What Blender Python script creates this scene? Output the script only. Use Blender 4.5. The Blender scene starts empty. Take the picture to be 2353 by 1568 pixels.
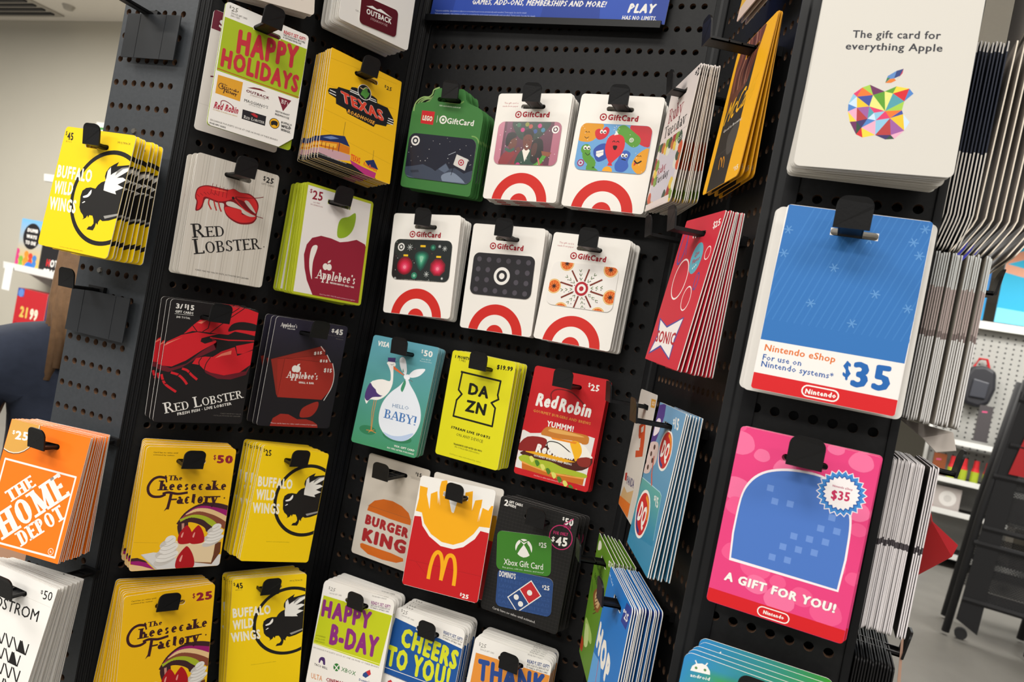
import bpy, bmesh, math, random
from mathutils import Vector, Matrix
from mathutils.geometry import tessellate_polygon, delaunay_2d_cdt
PI = math.pi
random.seed(7)
SC = bpy.context.scene
COL = SC.collection
CZ = 1.35                                   # camera height above the floor

# ------------------------------------------------------------------ camera, world, lights, exposure
cam_d = bpy.data.cameras.new('camera'); cam_d.sensor_width = 36; cam_d.lens = 25.73; cam_d.clip_start = .02
cam = bpy.data.objects.new('camera', cam_d); COL.objects.link(cam)
cam.matrix_world = Matrix(((.900591, -.180846, .395260, 0), (.391371, -.058260, -.918387, 0), (.189115, .981784, .018309, CZ), (0, 0, 0, 1)))
cam_d.dof.use_dof = True; cam_d.dof.focus_distance = .66; cam_d.dof.aperture_fstop = 13
SC.camera = cam
w = bpy.data.worlds.new('store'); SC.world = w; w.use_nodes = True
w.node_tree.nodes['Background'].inputs[0].default_value = (1, .975, .94, 1)
w.node_tree.nodes['Background'].inputs[1].default_value = .42
def area(x, y, z, sx, sy, e, col=(1, .972, .925), rot=(0, 0, 0)):
    d = bpy.data.lights.new('ceiling_lamp', 'AREA'); d.shape = 'RECTANGLE'; d.size = sx; d.size_y = sy; d.energy = e; d.color = col
    o = bpy.data.objects.new('ceiling_lamp', d); COL.objects.link(o); o.location = (x, y, z); o.rotation_euler = rot
for lx, ly, le in ((-.4, -.9, 36), (-2.2, -.4, 52), (1.4, -.8, 30), (-.4, -2.8, 52), (-2.6, -2.8, 52), (2.0, -2.8, 44)):
    area(lx, ly, 2.98, 1.2, .6, le)
for lx, ly, le in ((-6.2, .6, 150), (-5.0, 1.8, 80), (2.4, 3.4, 60), (2.0, 6.2, 90), (0.2, 6.2, 60), (-3, 2.2, 40)):
    area(lx, ly, 3.0, 1.2, 1.2, le)
SC.view_settings.view_transform = 'Standard'; SC.view_settings.look = 'None'; SC.view_settings.gamma = 1
SC.view_settings.use_curve_mapping = False; SC.view_settings.exposure = 0.0

# ------------------------------------------------------------------ materials
def lin(h):
    h = h.lstrip('#'); r = []
    for i in (0, 2, 4):
        v = int(h[i:i+2], 16)/255; r.append(v/12.92 if v <= .04045 else ((v+.055)/1.055)**2.4)
    return (r[0], r[1], r[2], 1)
def mat(name, col, rough=.5, metal=0, noise=0, nscale=40, bump=0, spec=.5, coat=0):
    m = bpy.data.materials.new(name); m.use_nodes = True; nt = m.node_tree; b = nt.nodes['Principled BSDF']
    b.inputs['Base Color'].default_value = lin(col) if isinstance(col, str) else col
    b.inputs['Roughness'].default_value = rough; b.inputs['Metallic'].default_value = metal; b.inputs['Specular IOR Level'].default_value = spec
    b.inputs['Coat Weight'].default_value = coat
    if noise or bump:
        tc = nt.nodes.new('ShaderNodeTexCoord'); n = nt.nodes.new('ShaderNodeTexNoise'); n.inputs['Scale'].default_value = nscale; n.inputs['Detail'].default_value = 4
        nt.links.new(tc.outputs['Object'], n.inputs['Vector'])
        if noise:
            mx = nt.nodes.new('ShaderNodeMix'); mx.data_type = 'RGBA'; mx.inputs[0].default_value = noise
            mx.inputs[6].default_value = b.inputs['Base Color'].default_value
            rp = nt.nodes.new('ShaderNodeMath'); rp.operation = 'MULTIPLY'; rp.inputs[1].default_value = noise; nt.links.new(n.outputs[0], rp.inputs[0]); nt.links.new(rp.outputs[0], mx.inputs[0])
            c = b.inputs['Base Color'].default_value; mx.inputs[7].default_value = (c[0]*.3, c[1]*.3, c[2]*.3, 1) if max(c[:3]) > .05 else (c[0]*2.6+.02, c[1]*2.6+.02, c[2]*2.6+.02, 1)
            nt.links.new(mx.outputs[2], b.inputs['Base Color'])
        if bump:
            bp = nt.nodes.new('ShaderNodeBump'); bp.inputs['Strength'].default_value = bump; bp.inputs['Distance'].default_value = .001
            nt.links.new(n.outputs[0], bp.inputs['Height']); nt.links.new(bp.outputs[0], b.inputs['Normal'])
    return m
def vcmat(name, rough, spec=.4, coat=0, bump=0):
    m = mat(name, 'ffffff', rough, spec=spec, coat=coat, bump=bump, nscale=900); nt = m.node_tree
    a = nt.nodes.new('ShaderNodeVertexColor'); a.layer_name = 'Col'; nt.links.new(a.outputs[0], nt.nodes['Principled BSDF'].inputs['Base Color']); return m
M = {}
M['print'] = vcmat('printed_card_stock', .52, .3, 0)
M['plastic'] = vcmat('printed_plastic', .22, .5, .2)
M['board'] = mat('black_painted_hardboard', (.0065, .0066, .007, 1), .5, noise=.25, nscale=260, bump=.08, spec=.22)
M['board_end'] = mat('lit_tone_hardboard', (.028, .032, .037, 1), .5, noise=.3, nscale=260, bump=.1, spec=.4)  # same board as the bays; its light-facing brightness is put into the colour
M['mdf'] = mat('bare_hardboard_edge', '6b4e38', .8, noise=.5, nscale=300)
M['post'] = mat('black_extrusion', (.004, .0042, .005, 1), .42, spec=.28)
M['postg'] = mat('dark_grey_extrusion', (.010, .0105, .0115, 1), .5, spec=.3)
M['hook'] = mat('black_moulded_plastic', (.0065, .0065, .007, 1), .42, spec=.3, bump=.1, nscale=500)
M['plate'] = mat('smoked_plastic_plate', (.018, .020, .023, 1), .3, spec=.5)
M['screw'] = mat('zinc_screw', '8c8880', .35, 1)
M['wall'] = mat('cream_wall_paint', 'bdb8aa', .8, noise=.08, nscale=3)
M['ceil'] = mat('ceiling_tile', 'ece6dc', .85, noise=.1, nscale=60)
M['ceilbar'] = mat('ceiling_grid', 'b0aaa0', .6)
M['floor'] = mat('polished_concrete', '85827c', .35, noise=.35, nscale=6, spec=.5)
M['white'] = mat('white_enamel', 'e8e8e4', .35)
M['pegw'] = mat('grey_white_board', 'b4b3ae', .6, noise=.2, nscale=80)
M['navy'] = mat('navy_knit', '171f30', .9, noise=.4, nscale=60, bump=.6)
M['hair'] = mat('brown_hair', '8a6848', .55, noise=.8, nscale=70, bump=.8)
M['skin'] = mat('skin', 'c99a7c', .5)
M['jean'] = mat('denim', '2a3750', .85, noise=.3, nscale=90)
M['blackm'] = mat('black_mesh_cloth', (.012, .012, .014, 1), .7)
M['shelfd'] = mat('dark_shelf', (.02, .02, .022, 1), .5)
M['redc'] = mat('red_card', 'b0101c', .3, coat=.3)
M['pale'] = mat('pale_card', 'd9cfc6', .6)
M['peach'] = mat('peach_card', 'c8a08a', .6)
M['redv'] = mat('red_vinyl', 'c42228', .4)
RED, WHT, BLK, GRY = 'cf2a22', 'efece6', '1d1b1b', '6e6963'

# ------------------------------------------------------------------ object helpers
def link(name, me, parent=None, mats=()):
    o = bpy.data.objects.new(name, me); COL.objects.link(o); o.parent = parent
    if me is not None and mats:
        for m in mats: me.materials.append(m)
    return o
def empty(name, loc=(0, 0, 0), rz=0, parent=None):
    o = bpy.data.objects.new(name, None); COL.objects.link(o); o.location = loc; o.rotation_euler = (0, 0, rz); o.empty_display_size = .02; o.parent = parent; return o
def tag(o, label=None, cat=None, group=None, kind=None):
    if label: o['label'] = label
    if cat: o['category'] = cat
    if group: o['group'] = group
    if kind: o['kind'] = kind
    return o
class MB:                                                   # collects geometry for one mesh
    def __init__(s): s.v = []; s.f = []; s.m = []
    def add(s, v, f, mi=0):
        n = len(s.v); s.v += [tuple(p) for p in v]; s.f += [tuple(n+i for i in q) for q in f]; s.m += [mi]*len(f)
    def box(s, x0, y0, z0, x1, y1, z1, mi=0, T=None):
        v = [Vector(p) for p in ((x0, y0, z0), (x1, y0, z0), (x1, y1, z0), (x0, y1, z0), (x0, y0, z1), (x1, y0, z1), (x1, y1, z1), (x0, y1, z1))]
        if T is not None: v = [T @ p for p in v]
        s.add(v, [(0, 3, 2, 1), (4, 5, 6, 7), (0, 1, 5, 4), (1, 2, 6, 5), (2, 3, 7, 6), (3, 0, 4, 7)], mi)
    def prism(s, pts, axis, a, b, mi=0):                     # pts: 2-D outline in the two other axes
        n = len(pts)
        def mk(p, t): return {'x': (t, p[0], p[1]), 'y': (p[0], t, p[1]), 'z': (p[0], p[1], t)}[axis]
        v = [mk(p, a) for p in pts] + [mk(p, b) for p in pts]
        s.add(v, [tuple(range(n))[::-1], tuple(range(n, 2*n))] + [(i, (i+1) % n, n+(i+1) % n, n+i) for i in range(n)], mi)
    def tube(s, pts, r, k=8, mi=0):
        P = [Vector(p) for p in pts]; rs = r if isinstance(r, (list, tuple)) else [r]*len(P); n0 = len(s.v); V = []
        for i, p in enumerate(P):
            d = (P[min(i+1, len(P)-1)]-P[max(i-1, 0)]).normalized(); a = d.cross(Vector((0, 0, 1)) if abs(d.z) < .9 else Vector((1, 0, 0))).normalized(); b = d.cross(a)
            V += [p+(a*math.cos(2*PI*j/k)+b*math.sin(2*PI*j/k))*rs[i] for j in range(k)]
        F = [(i*k+j, i*k+(j+1) % k, (i+1)*k+(j+1) % k, (i+1)*k+j) for i in range(len(P)-1) for j in range(k)] + [tuple(range(k))[::-1], tuple(range((len(P)-1)*k, len(P)*k))]
        s.add(V, F, mi)
    def build(s, name, mats, parent=None, smooth=False, bevel=0):
        me = bpy.data.meshes.new(name); me.from_pydata(s.v, [], s.f); me.update()
        mats = mats if isinstance(mats, (list, tuple)) else [mats]
        for m in mats: me.materials.append(m)
        me.polygons.foreach_set('material_index', s.m)
        if smooth: me.polygons.foreach_set('use_smooth', [True]*len(s.f))
        bm = bmesh.new(); bm.from_mesh(me); bmesh.ops.recalc_face_normals(bm, faces=bm.faces); bm.to_mesh(me); bm.free()
        o = link(name, me, parent)
        if bevel:
            b = o.modifiers.new('bevel', 'BEVEL'); b.width = bevel; b.segments = 2; b.limit_method = 'ANGLE'
        return o

# ------------------------------------------------------------------ lettering
_gc = {}
def text_tris(s, off=0, res=2):
    k = (s, off)
    if k in _gc: return _gc[k]
    r = min(off*.85, .085)
    c = bpy.data.curves.new('t', 'FONT'); c.body = s; c.resolution_u = res; c.space_character = 1 + r*3.4
    o = bpy.data.objects.new('t', c); m = o.to_mesh()
    v = [(p.co.x, p.co.y) for p in m.vertices]; T = []
    for p in m.polygons:
        q = list(p.vertices)
        for i in range(1, len(q)-1): T.append((v[q[0]], v[q[i]], v[q[i+1]]))
    o.to_mesh_clear(); bpy.data.objects.remove(o); bpy.data.curves.remove(c)
    cap = .682
    if r:
        sh = [(r, 0), (-r, 0), (0, r*.7), (0, -r*.7)] + ([(r*.7, r*.5), (-r*.7, -r*.5), (-r*.7, r*.5), (r*.7, -r*.5)] if r > .02 and res > 1 else [])
        T = [(tuple((a[0]+dx, a[1]+dy) for a in t), i) for i, (dx, dy) in enumerate(sh) for t in T]
    else: T = [(t, 0) for t in T]
    T = [(tuple((a[0], (a[1]+r*.7)/(cap+r*1.4)) for a in t), i) for t, i in T]
    x0 = min((a[0] for t, i in T for a in t), default=0); x1 = max((a[0] for t, i in T for a in t), default=1)
    T = [(tuple((a[0]-x0, a[1]) for a in t), i) for t, i in T]
    _gc[k] = (T, max(x1-x0, .01)); return _gc[k]
# roman letters drawn as strokes: S straight, C arc (centre, radii, degrees), F foot serif, V end serif
RO = {
'A': (.74, 'S .04 0 .37 1 t;S .37 1 .70 0;S .16 .34 .57 .34 t;F .04 0;F .70 0'), 'B': (.68, 'S .15 0 .15 1;S .15 1 .36 1 t;S .15 .52 .36 .52 t;S .15 0 .38 0 t;C .36 .76 .22 .24 90 -90;C .38 .26 .26 .26 90 -90;f .1 0;f .1 1'),
'C': (.74, 'C .42 .5 .38 .5 48 312;V .70 .84'), 'D': (.76, 'S .15 0 .15 1;S .15 1 .34 1 t;S .15 0 .34 0 t;C .34 .5 .38 .5 90 -90;f .1 0;f .1 1'),
'E': (.64, 'S .15 0 .15 1;S .15 1 .58 1 t;S .15 .52 .46 .52 t;S .15 0 .60 0 t;V .58 .92;V .60 .09;V .46 .52;f .1 0;f .1 1'), 'F': (.60, 'S .15 0 .15 1;S .15 1 .58 1 t;S .15 .52 .46 .52 t;V .58 .92;V .46 .52;F .15 0;f .1 1'),
'H': (.80, 'S .15 0 .15 1;S .66 0 .66 1;S .15 .52 .66 .52 t;F .15 0;F .15 1;F .66 0;F .66 1'), 'I': (.32, 'S .16 0 .16 1;F .16 0;F .16 1'),
'L': (.60, 'S .15 0 .15 1;S .15 0 .56 0 t;V .56 .1;F .15 1;f .1 0'), 'M': (.94, 'S .13 0 .15 1 t;S .15 1 .47 .08;S .47 .08 .79 1 t;S .80 0 .80 1;F .13 0;f .1 1;F .80 0;f .82 1'),
'N': (.8, 'S .14 0 .14 1 t;S .14 1 .66 0;S .66 0 .66 1 t;F .14 0;F .66 1'), 'O': (.80, 'C .40 .5 .37 .5 0 360'), 'P': (.64, 'S .15 0 .15 1;S .15 1 .36 1 t;S .15 .46 .36 .46 t;C .36 .73 .24 .27 90 -90;F .15 0;f .1 1'),
'R': (.74, 'S .15 0 .15 1;S .15 1 .36 1 t;S .15 .5 .36 .5 t;C .36 .75 .23 .25 90 -90;S .34 .5 .66 0;F .15 0;F .68 0;f .1 1'), 'S': (.58, 'C .29 .75 .22 .25 20 270;C .29 .25 .24 .25 90 -160;V .51 .82;V .05 .16'),
'T': (.68, 'S .34 0 .34 1;S .03 1 .65 1 t;V .03 .92;V .65 .92;F .34 0'), 'Y': (.72, 'S .04 1 .36 .45;S .36 .45 .68 1 t;S .36 0 .36 .45;F .36 0;F .04 1;F .68 1'), 'J': (.4, 'S .24 .1 .24 1;C .12 .1 .12 .2 0 -140;F .24 1'),
'a': (.52, 'C .22 .2 .18 .2 0 360;S .40 0 .40 .45;C .24 .44 .16 .22 0 150;f .44 0'), 'b': (.56, 'S .12 0 .12 1;C .30 .33 .20 .33 0 360;f .08 1'), 'c': (.48, 'C .27 .33 .22 .33 45 315'), 'd': (.58, 'S .44 0 .44 1;C .26 .33 .20 .33 0 360;f .40 1;f .48 0'),
'e': (.50, 'C .26 .33 .22 .33 0 320;S .06 .36 .46 .36 t'), 'h': (.60, 'S .12 0 .12 1;S .46 0 .46 .4;C .29 .40 .17 .26 0 180;F .12 0;F .46 0;f .08 1'), 'k': (.58, 'S .12 0 .12 1;S .12 .25 .44 .62 t;S .24 .36 .50 0;F .12 0;F .50 0;f .08 1'),
'l': (.26, 'S .13 0 .13 1;F .13 0;f .08 1'), 'o': (.54, 'C .27 .33 .23 .33 0 360'), 'p': (.56, 'S .12 -.32 .12 .66;C .30 .33 .20 .33 0 360;F .12 -.32;f .08 .66'), 'r': (.42, 'S .13 0 .13 .66;C .28 .42 .15 .24 30 150;F .13 0;f .08 .66;V .40 .56'),
's': (.42, 'C .21 .49 .15 .17 20 270;C .21 .17 .16 .17 90 -160'), 't': (.36, 'S .16 .1 .16 .86;C .26 .12 .10 .12 180 320;S .04 .64 .32 .64 t'), 'u': (.60, 'S .13 .25 .13 .66;C .29 .24 .16 .24 180 360;S .46 0 .46 .66;f .08 .66;f .41 .66;f .51 0'),
'y': (.56, 'S .07 .66 .28 .04;S .50 .66 .20 -.28 t;F .07 .66;F .50 .66;V .14 -.26'), "'": (.2, 'S .1 .78 .1 1'), '!': (.26, 'S .13 .28 .13 1;S .13 0 .13 .1'), 'i': (.26, 'S .13 0 .13 .66;S .13 .82 .13 .94;F .13 0;f .08 .66'), 'm': (.86, 'S .12 0 .12 .66;S .42 0 .42 .4;S .72 0 .72 .4;C .27 .4 .15 .26 0 180;C .57 .4 .15 .26 0 180;F .12 0;F .42 0;F .72 0')}
def roman_tris(s, bold, sc=0):
    k = ('R', s, bold, sc)
    if k in _gc: return _gc[k]
    T = []; q_ = [0]; x = 0; th = .115+bold*1.9; tn = .058+bold*.7; sf = .075+bold*.9
    def quad(p): q_[0] += 1; i = q_[0] % 7; T.append(((p[0], p[1], p[2]), i)); T.append(((p[0], p[2], p[3]), i))
    for i, ch in enumerate(s):
        sz = 1
        if sc and i and s[i-1] != ' ' and ch.isalpha(): sz = .76; ch = ch.upper()
        if ch not in RO: x += .34; continue
        adv, st = RO[ch]
        def w_(dx, dy, thin): 
            l = math.hypot(dx, dy) or 1
            return tn if thin else tn+(th-tn)*(abs(dy)/l)**.8
        for c in st.split(';'):
            a = c.split(); k0 = a[0]; thin = a[-1] == 't'; n = [float(q) for q in a[1:] if q != 't']
            P = lambda px, py: (x+px*sz, py*sz)
            if k0 == 'S':
                x0, y0, x1, y1 = n; W = w_(x1-x0, y1-y0, thin)/2
                if abs(y1-y0) > .02 and abs(x1-x0) > .1 and not thin: W = th/2
                if abs(y1-y0) > .01: quad([P(x0-W, y0), P(x0+W, y0), P(x1+W, y1), P(x1-W, y1)])
                else:
                    W = tn/2*1.1; d = W if y0 < .1 else (-W if y0 > .95 else 0); quad([P(x0, y0-W+d), P(x1, y1-W+d), P(x1, y1+W+d), P(x0, y0+W+d)])
            elif k0 == 'C':
                cx, cy, rx, ry, a0, a1 = n; m = max(6, int(abs(a1-a0)/18)); prev = None
                for j in range(m+1):
                    t = math.radians(a0+(a1-a0)*j/m); W = tn+(th-tn)*abs(math.cos(t))**1.5
                    o = P(cx+rx*math.cos(t), cy+ry*math.sin(t)); q = P(cx+(rx-W)*math.cos(t), cy+(ry-tn*1.1)*math.sin(t))
                    if prev: quad([prev[0], o, q, prev[1]])
                    prev = (o, q)
            elif k0 in 'Ff':
                px, py = n; hw = sf+th/2 if k0 == 'F' else (sf+th/2)*.8; d = tn*.45 if py < .1 and py > -.1 else (-tn*.45 if py > .5 else 0)
                quad([P(px-hw, py-tn*.45+d), P(px+hw, py-tn*.45+d), P(px+hw, py+tn*.45+d), P(px-hw, py+tn*.45+d)])
            elif k0 == 'V':
                px, py = n; quad([P(px-tn*.6, py-.09), P(px+tn*.6, py-.09), P(px+tn*.6, py+.09), P(px-tn*.6, py+.09)])
        x += (adv+bold*1.2)*sz + .03
    x0 = min((a[0] for t, i in T for a in t), default=0); x1 = max((a[0] for t, i in T for a in t), default=1)
    T = [(tuple((a[0]-x0, a[1]) for a in t), i) for t, i in T]; _gc[k] = (T, x1-x0); return _gc[k]

# ------------------------------------------------------------------ flat print as thin ink layers clipped to the card outline
def cr(pts, s, closed):
    n = len(pts); out = []
    if s <= 0 or n < 3: return pts
    s += 2
    for i in range(n if closed else n-1):
        g = (lambda j: pts[j % n]) if closed else (lambda j: pts[min(max(j, 0), n-1)])
        p0, p1, p2, p3 = g(i-1), g(i), g(i+1), g(i+2)
        for k in range(s):
            t = k/s; out.append(tuple(.5*((2*p1[d])+(-p0[d]+p2[d])*t+(2*p0[d]-5*p1[d]+4*p2[d]-p3[d])*t*t+(-p0[d]+3*p1[d]-3*p2[d]+p3[d])*t**3) for d in (0, 1)))
    if not closed: out.append(pts[-1])
    return out
def half(poly, a, b, c):                                    # keep a*x+b*y <= c
    out = []; n = len(poly)
    for i in range(n):
        p, q = poly[i], poly[(i+1) % n]; dp = a*p[0]+b*p[1]-c; dq = a*q[0]+b*q[1]-c
        if dp <= 0: out.append(p)
        if (dp < 0 < dq) or (dq < 0 < dp): t = dp/(dp-dq); out.append((p[0]+(q[0]-p[0])*t, p[1]+(q[1]-p[1])*t))
    return out
def pairs(l): return [(l[i], l[i+1]) for i in range(0, len(l)-1, 2)]
def OFF(l): return lambda dx, dy: [v+(dy if i % 2 else dx) for i, v in enumerate(l)]
class Art:
    def __init__(s, H, slot=True): s.H = H; s.n = 0; s.T = []; s.back = 'ffffff'; s.slot = slot
    def bg(s, c): s.back = c
    def K(s, L, sub=0): return (L, s.n, sub)
    def col(s, c, p):
        if isinstance(c, tuple):
            x0, y0, x1, y1 = c[2:]; d = (x1-x0)**2+(y1-y0)**2; t = min(1, max(0, ((p[0]-x0)*(x1-x0)+(p[1]-y0)*(y1-y0))/d)); a, b = lin(c[0]), lin(c[1])
            return tuple(a[i]+(b[i]-a[i])*t for i in range(4))
        return lin(c)
    def p(s, c, pts, L=0, s_=None, **k):
        s.n += 1; L = s.K(L); sm = k.get('sm', 0); P = pts if pts and isinstance(pts[0], tuple) else pairs(pts); P = cr(P, sm, True) if sm else P
        for t in tessellate_polygon([[Vector((x, y, 0)) for x, y in P]]): s.T.append((tuple(P[i] for i in t), c, L))
    def c(s, col, cx, cy, r, L=0, ry=None, n=26, rot=0, k=1):
        s.n += 1; L = s.K(L); ry = (r if ry is None else ry)*k; r *= k; co, si = math.cos(rot), math.sin(rot)
        P = [(cx+r*math.cos(a)*co-ry*math.sin(a)*si, cy+r*math.cos(a)*si+ry*math.sin(a)*co) for a in [2*PI*i/n for i in range(n)]]
        for i in range(n): s.T.append((((cx, cy), P[i], P[(i+1) % n]), col, L))
    def ringe(s, col, c, rx, ry, w, L=0, n=44):
        s.n += 1; L = s.K(L); f = lambda a, d: (c[0]+(rx-d)*math.cos(a), c[1]+(ry-d)*math.sin(a))
        for i in range(n):
            a, b = 2*PI*i/n, 2*PI*(i+1)/n; s.T.append(((f(a, 0), f(b, 0), f(b, w)), col, L)); s.T.append(((f(a, 0), f(b, w), f(a, w)), col, L))
    def ring(s, col, cx, cy, r, w, L=0): s.ringe(col, (cx, cy), r, r, w, L, 64 if r > 20 else 36)
    def ringc(s, col, c, r, w, L=0): s.ringe(col, c, r, r, w, L)
    def l(s, col, pts, w, L=0, **k):
        s.n += 1; KK = [s.K(L, i_) for i_ in range(6)]; P = cr(pairs(pts), k.get('sm', 0), False); h = w/2
        for i in range(len(P)-1):
            (x0, y0), (x1, y1) = P[i], P[i+1]; d = math.hypot(x1-x0, y1-y0) or 1; ux, uy = (x1-x0)/d*h, (y1-y0)/d*h; e = .6 if len(P) > 2 else 0
            q = [(x0-uy-ux*e, y0+ux-uy*e), (x0+uy-ux*e, y0-ux-uy*e), (x1+uy+ux*e, y1-ux+uy*e), (x1-uy+ux*e, y1+ux+uy*e)]
            L = KK[i % 6]; s.T.append(((q[0], q[1], q[2]), col, L)); s.T.append(((q[0], q[2], q[3]), col, L))
    def pill(s, col, c, rx, ry, w, L=0, rot=0):
        for h in (1, -1): s.l(col, [c[0]-rx+ry, c[1]+h*ry, c[0]+rx-ry, c[1]+h*ry], w, L)
        for d in (1, -1):
            q = []
            for i in range(9): a = -PI/2+PI*i/8; q += [c[0]+d*(rx-ry+ry*math.cos(a)), c[1]+ry*math.sin(a)]
            s.l(col, q, w, L)
    def t(s, txt, q, col, L=0, b=0, f='s', sc=0, h=0):
        x0, y0, x1, y1, xt, yt = q[:6]
        T, W = roman_tris(txt, b, sc) if f == 'r' else text_tris(txt, b, 2 if math.hypot(xt-x0, yt-y0) > 5 else 1)
        ax, ay, bx, by = (x1-x0)/W, (y1-y0)/W, xt-x0, yt-y0
        s.n += 1
        for t, sub in T: s.T.append((tuple((x0+ax*u+bx*v, y0+ay*u+by*v) for u, v in t), col, s.K(L or 1, sub)))
    def facets(s, pts, L=1):
        s.n += 1; L = s.K(L); rnd = random.Random(12); P = pairs(pts); xs = [p[0] for p in P]; ys = [p[1] for p in P]; n = len(P); I = []
        def inside(x, y):
            r = False; j = n-1
            for i in range(n):
                if (P[i][1] > y) != (P[j][1] > y) and x < (P[j][0]-P[i][0])*(y-P[i][1])/(P[j][1]-P[i][1])+P[i][0]: r = not r
                j = i
            return r
        while len(I) < 13:
            x, y = rnd.uniform(min(xs), max(xs)), rnd.uniform(min(ys), max(ys))
            if inside(x, y) and all(math.hypot(x-a, y-b) > 5.2 for a, b in I) and all(math.hypot(x-a, y-b) > 3 for a, b in P): I.append((x, y))
        V, _, F, *_r = delaunay_2d_cdt([Vector(p) for p in P+I], [(i, (i+1) % n) for i in range(n)], [], 1, 1e-5)
        pal = ['d83a6a', 'e8c02c', '4a7fc4', '3a2f66', 'd0202c', '5a9a2c', 'e8742c', '8cc0dc', '9a5a9c', 'e8a8c0', '2a4a3a', '4f9aa8', 'e0e080', '3a4a9a', 'c8dcf0', 'b03a3a', 'f0d040', '6a2a5a', 'a0c84a']
        k = 0
        for f in F:
            q = [V[i] for i in f]; cx, cy = sum(v.x for v in q)/len(q), sum(v.y for v in q)/len(q)
            if inside(cx, cy):
                for i in range(1, len(q)-1): s.T.append((tuple((v.x, v.y) for v in (q[0], q[i], q[i+1])), pal[(k*7) % len(pal)], L))
                k += 1
def rrect(x0, y0, x1, y1, r, n=5):
    out = []
    for cx, cy, a0 in ((x1-r, y1-r, 0), (x0+r, y1-r, 90), (x0+r, y0+r, 180), (x1-r, y0+r, 270)):
        for i in range(n+1): a = math.radians(a0+90*i/n); out.append((cx+r*math.cos(a), cy+r*math.sin(a)))
    return out
SLOT = (33.5, 13.6, 66.5, 19.2)
def card_mesh(name, w, h, fn, thick=.0008, rad=4, slot=SLOT, outline=None, mat_='print', edge='f2efe9', back='dcd8d0', LS=.00003):
    H = 100*h/w; ef = edge if callable(edge) else None; u = w/100; a = Art(H); fn(a)
    out = outline(H) if outline else rrect(0, 0, 100, H, rad)
    clip = out if not outline else None
    if outline: clip = rrect(-.2, -.2, 100.2, H+.2, rad)
    hole = rrect(*slot, (slot[3]-slot[1])/2-.01, 4)[::-1] if slot else None
    V, F, C = [], [], []
    def P(x, y, d): return ((x-50)*u, d, (H/2-y)*u)
    loops = [out] + ([hole] if hole else [])
    flat = sum(loops, []); tri = tessellate_polygon([[Vector((x, y, 0)) for x, y in l] for l in loops])
    ec = lin(edge) if not ef else None
    for d, c in ((-thick/2, a.back), (thick/2, back)):
        n = len(V); V += [P(x, y, d) for x, y in flat]
        for t in tri:
            q = [flat[i] for i in t]; ar = (q[1][0]-q[0][0])*(q[2][1]-q[0][1])-(q[2][0]-q[0][0])*(q[1][1]-q[0][1])
            t = tuple(t) if (ar > 0) == (d > 0) else tuple(t)[::-1]
            F.append(tuple(n+i for i in t)); C.append([a.col(c, flat[i]) for i in t])
    N = len(flat); o = 0
    for l in loops:
        m = len(l)
        for i in range(m):
            j = (i+1) % m; F.append((o+i, o+j, N+o+j, N+o+i)); C.append([lin(ef((l[i][1]+l[j][1])/2/H))]*4 if ef else [ec]*4)
        o += m
    ins = [(max(.25, min(99.75, x)), max(.25, min(H-.25, y))) for x, y in clip]
    sgn = 1 if sum(ins[i][0]*ins[(i+1) % len(ins)][1]-ins[(i+1) % len(ins)][0]*ins[i][1] for i in range(len(ins))) > 0 else -1
    hp = []
    for i in range(len(ins)):
        p, q = ins[i], ins[(i+1) % len(ins)]; dx, dy = q[0]-p[0], q[1]-p[1]
        if math.hypot(dx, dy) > 1e-4: hp.append((sgn*dy, -sgn*dx, sgn*(dy*p[0]-dx*p[1])))
    rank = {k_: i for i, k_ in enumerate(sorted(set(q[2] for q in a.T)))}; st_ = .0000016*(LS/.00003)
    for t, c, L in a.T:
        xs = [p[0] for p in t]; ys = [p[1] for p in t]; polys = [list(t)]
        if min(xs) < rad+.3 or max(xs) > 99.7-rad or min(ys) < rad+.3 or max(ys) > H-.3-rad:
            q = polys[0]
            for e in hp:
                q = half(q, *e)
                if len(q) < 3: break
            polys = [q] if len(q) > 2 else []
        if slot and polys and min(xs) < slot[2] and max(xs) > slot[0] and min(ys) < slot[3] and max(ys) > slot[1]:
            q = polys[0]; r = [half(q, 0, 1, slot[1]), half(q, 0, -1, -slot[3])]; m = half(half(q, 0, -1, -slot[1]), 0, 1, slot[3])
            if len(m) > 2: r += [half(m, 1, 0, slot[0]), half(m, -1, 0, -slot[2])]
            polys = [q for q in r if len(q) > 2]
        dpt = -thick/2-st_*(rank[L]+4)
        for q in polys:
            ar = sum(q[i][0]*q[(i+1) % len(q)][1]-q[(i+1) % len(q)][0]*q[i][1] for i in range(len(q)))
            if abs(ar) < 1e-4: continue
            if ar > 0: q = q[::-1]
            n = len(V); V += [P(x, y, dpt) for x, y in q]; F.append(tuple(range(n, n+len(q)))); C.append([a.col(c, p) for p in q])
    me = bpy.data.meshes.new(name); me.from_pydata(V, [], F); ca = me.color_attributes.new('Col', 'FLOAT_COLOR', 'CORNER')
    buf = []
    for cs in C:
        for c in cs: buf += c
    ca.data.foreach_set('color', buf); me.materials.append(M[mat_]); me.update(); return me

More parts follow.
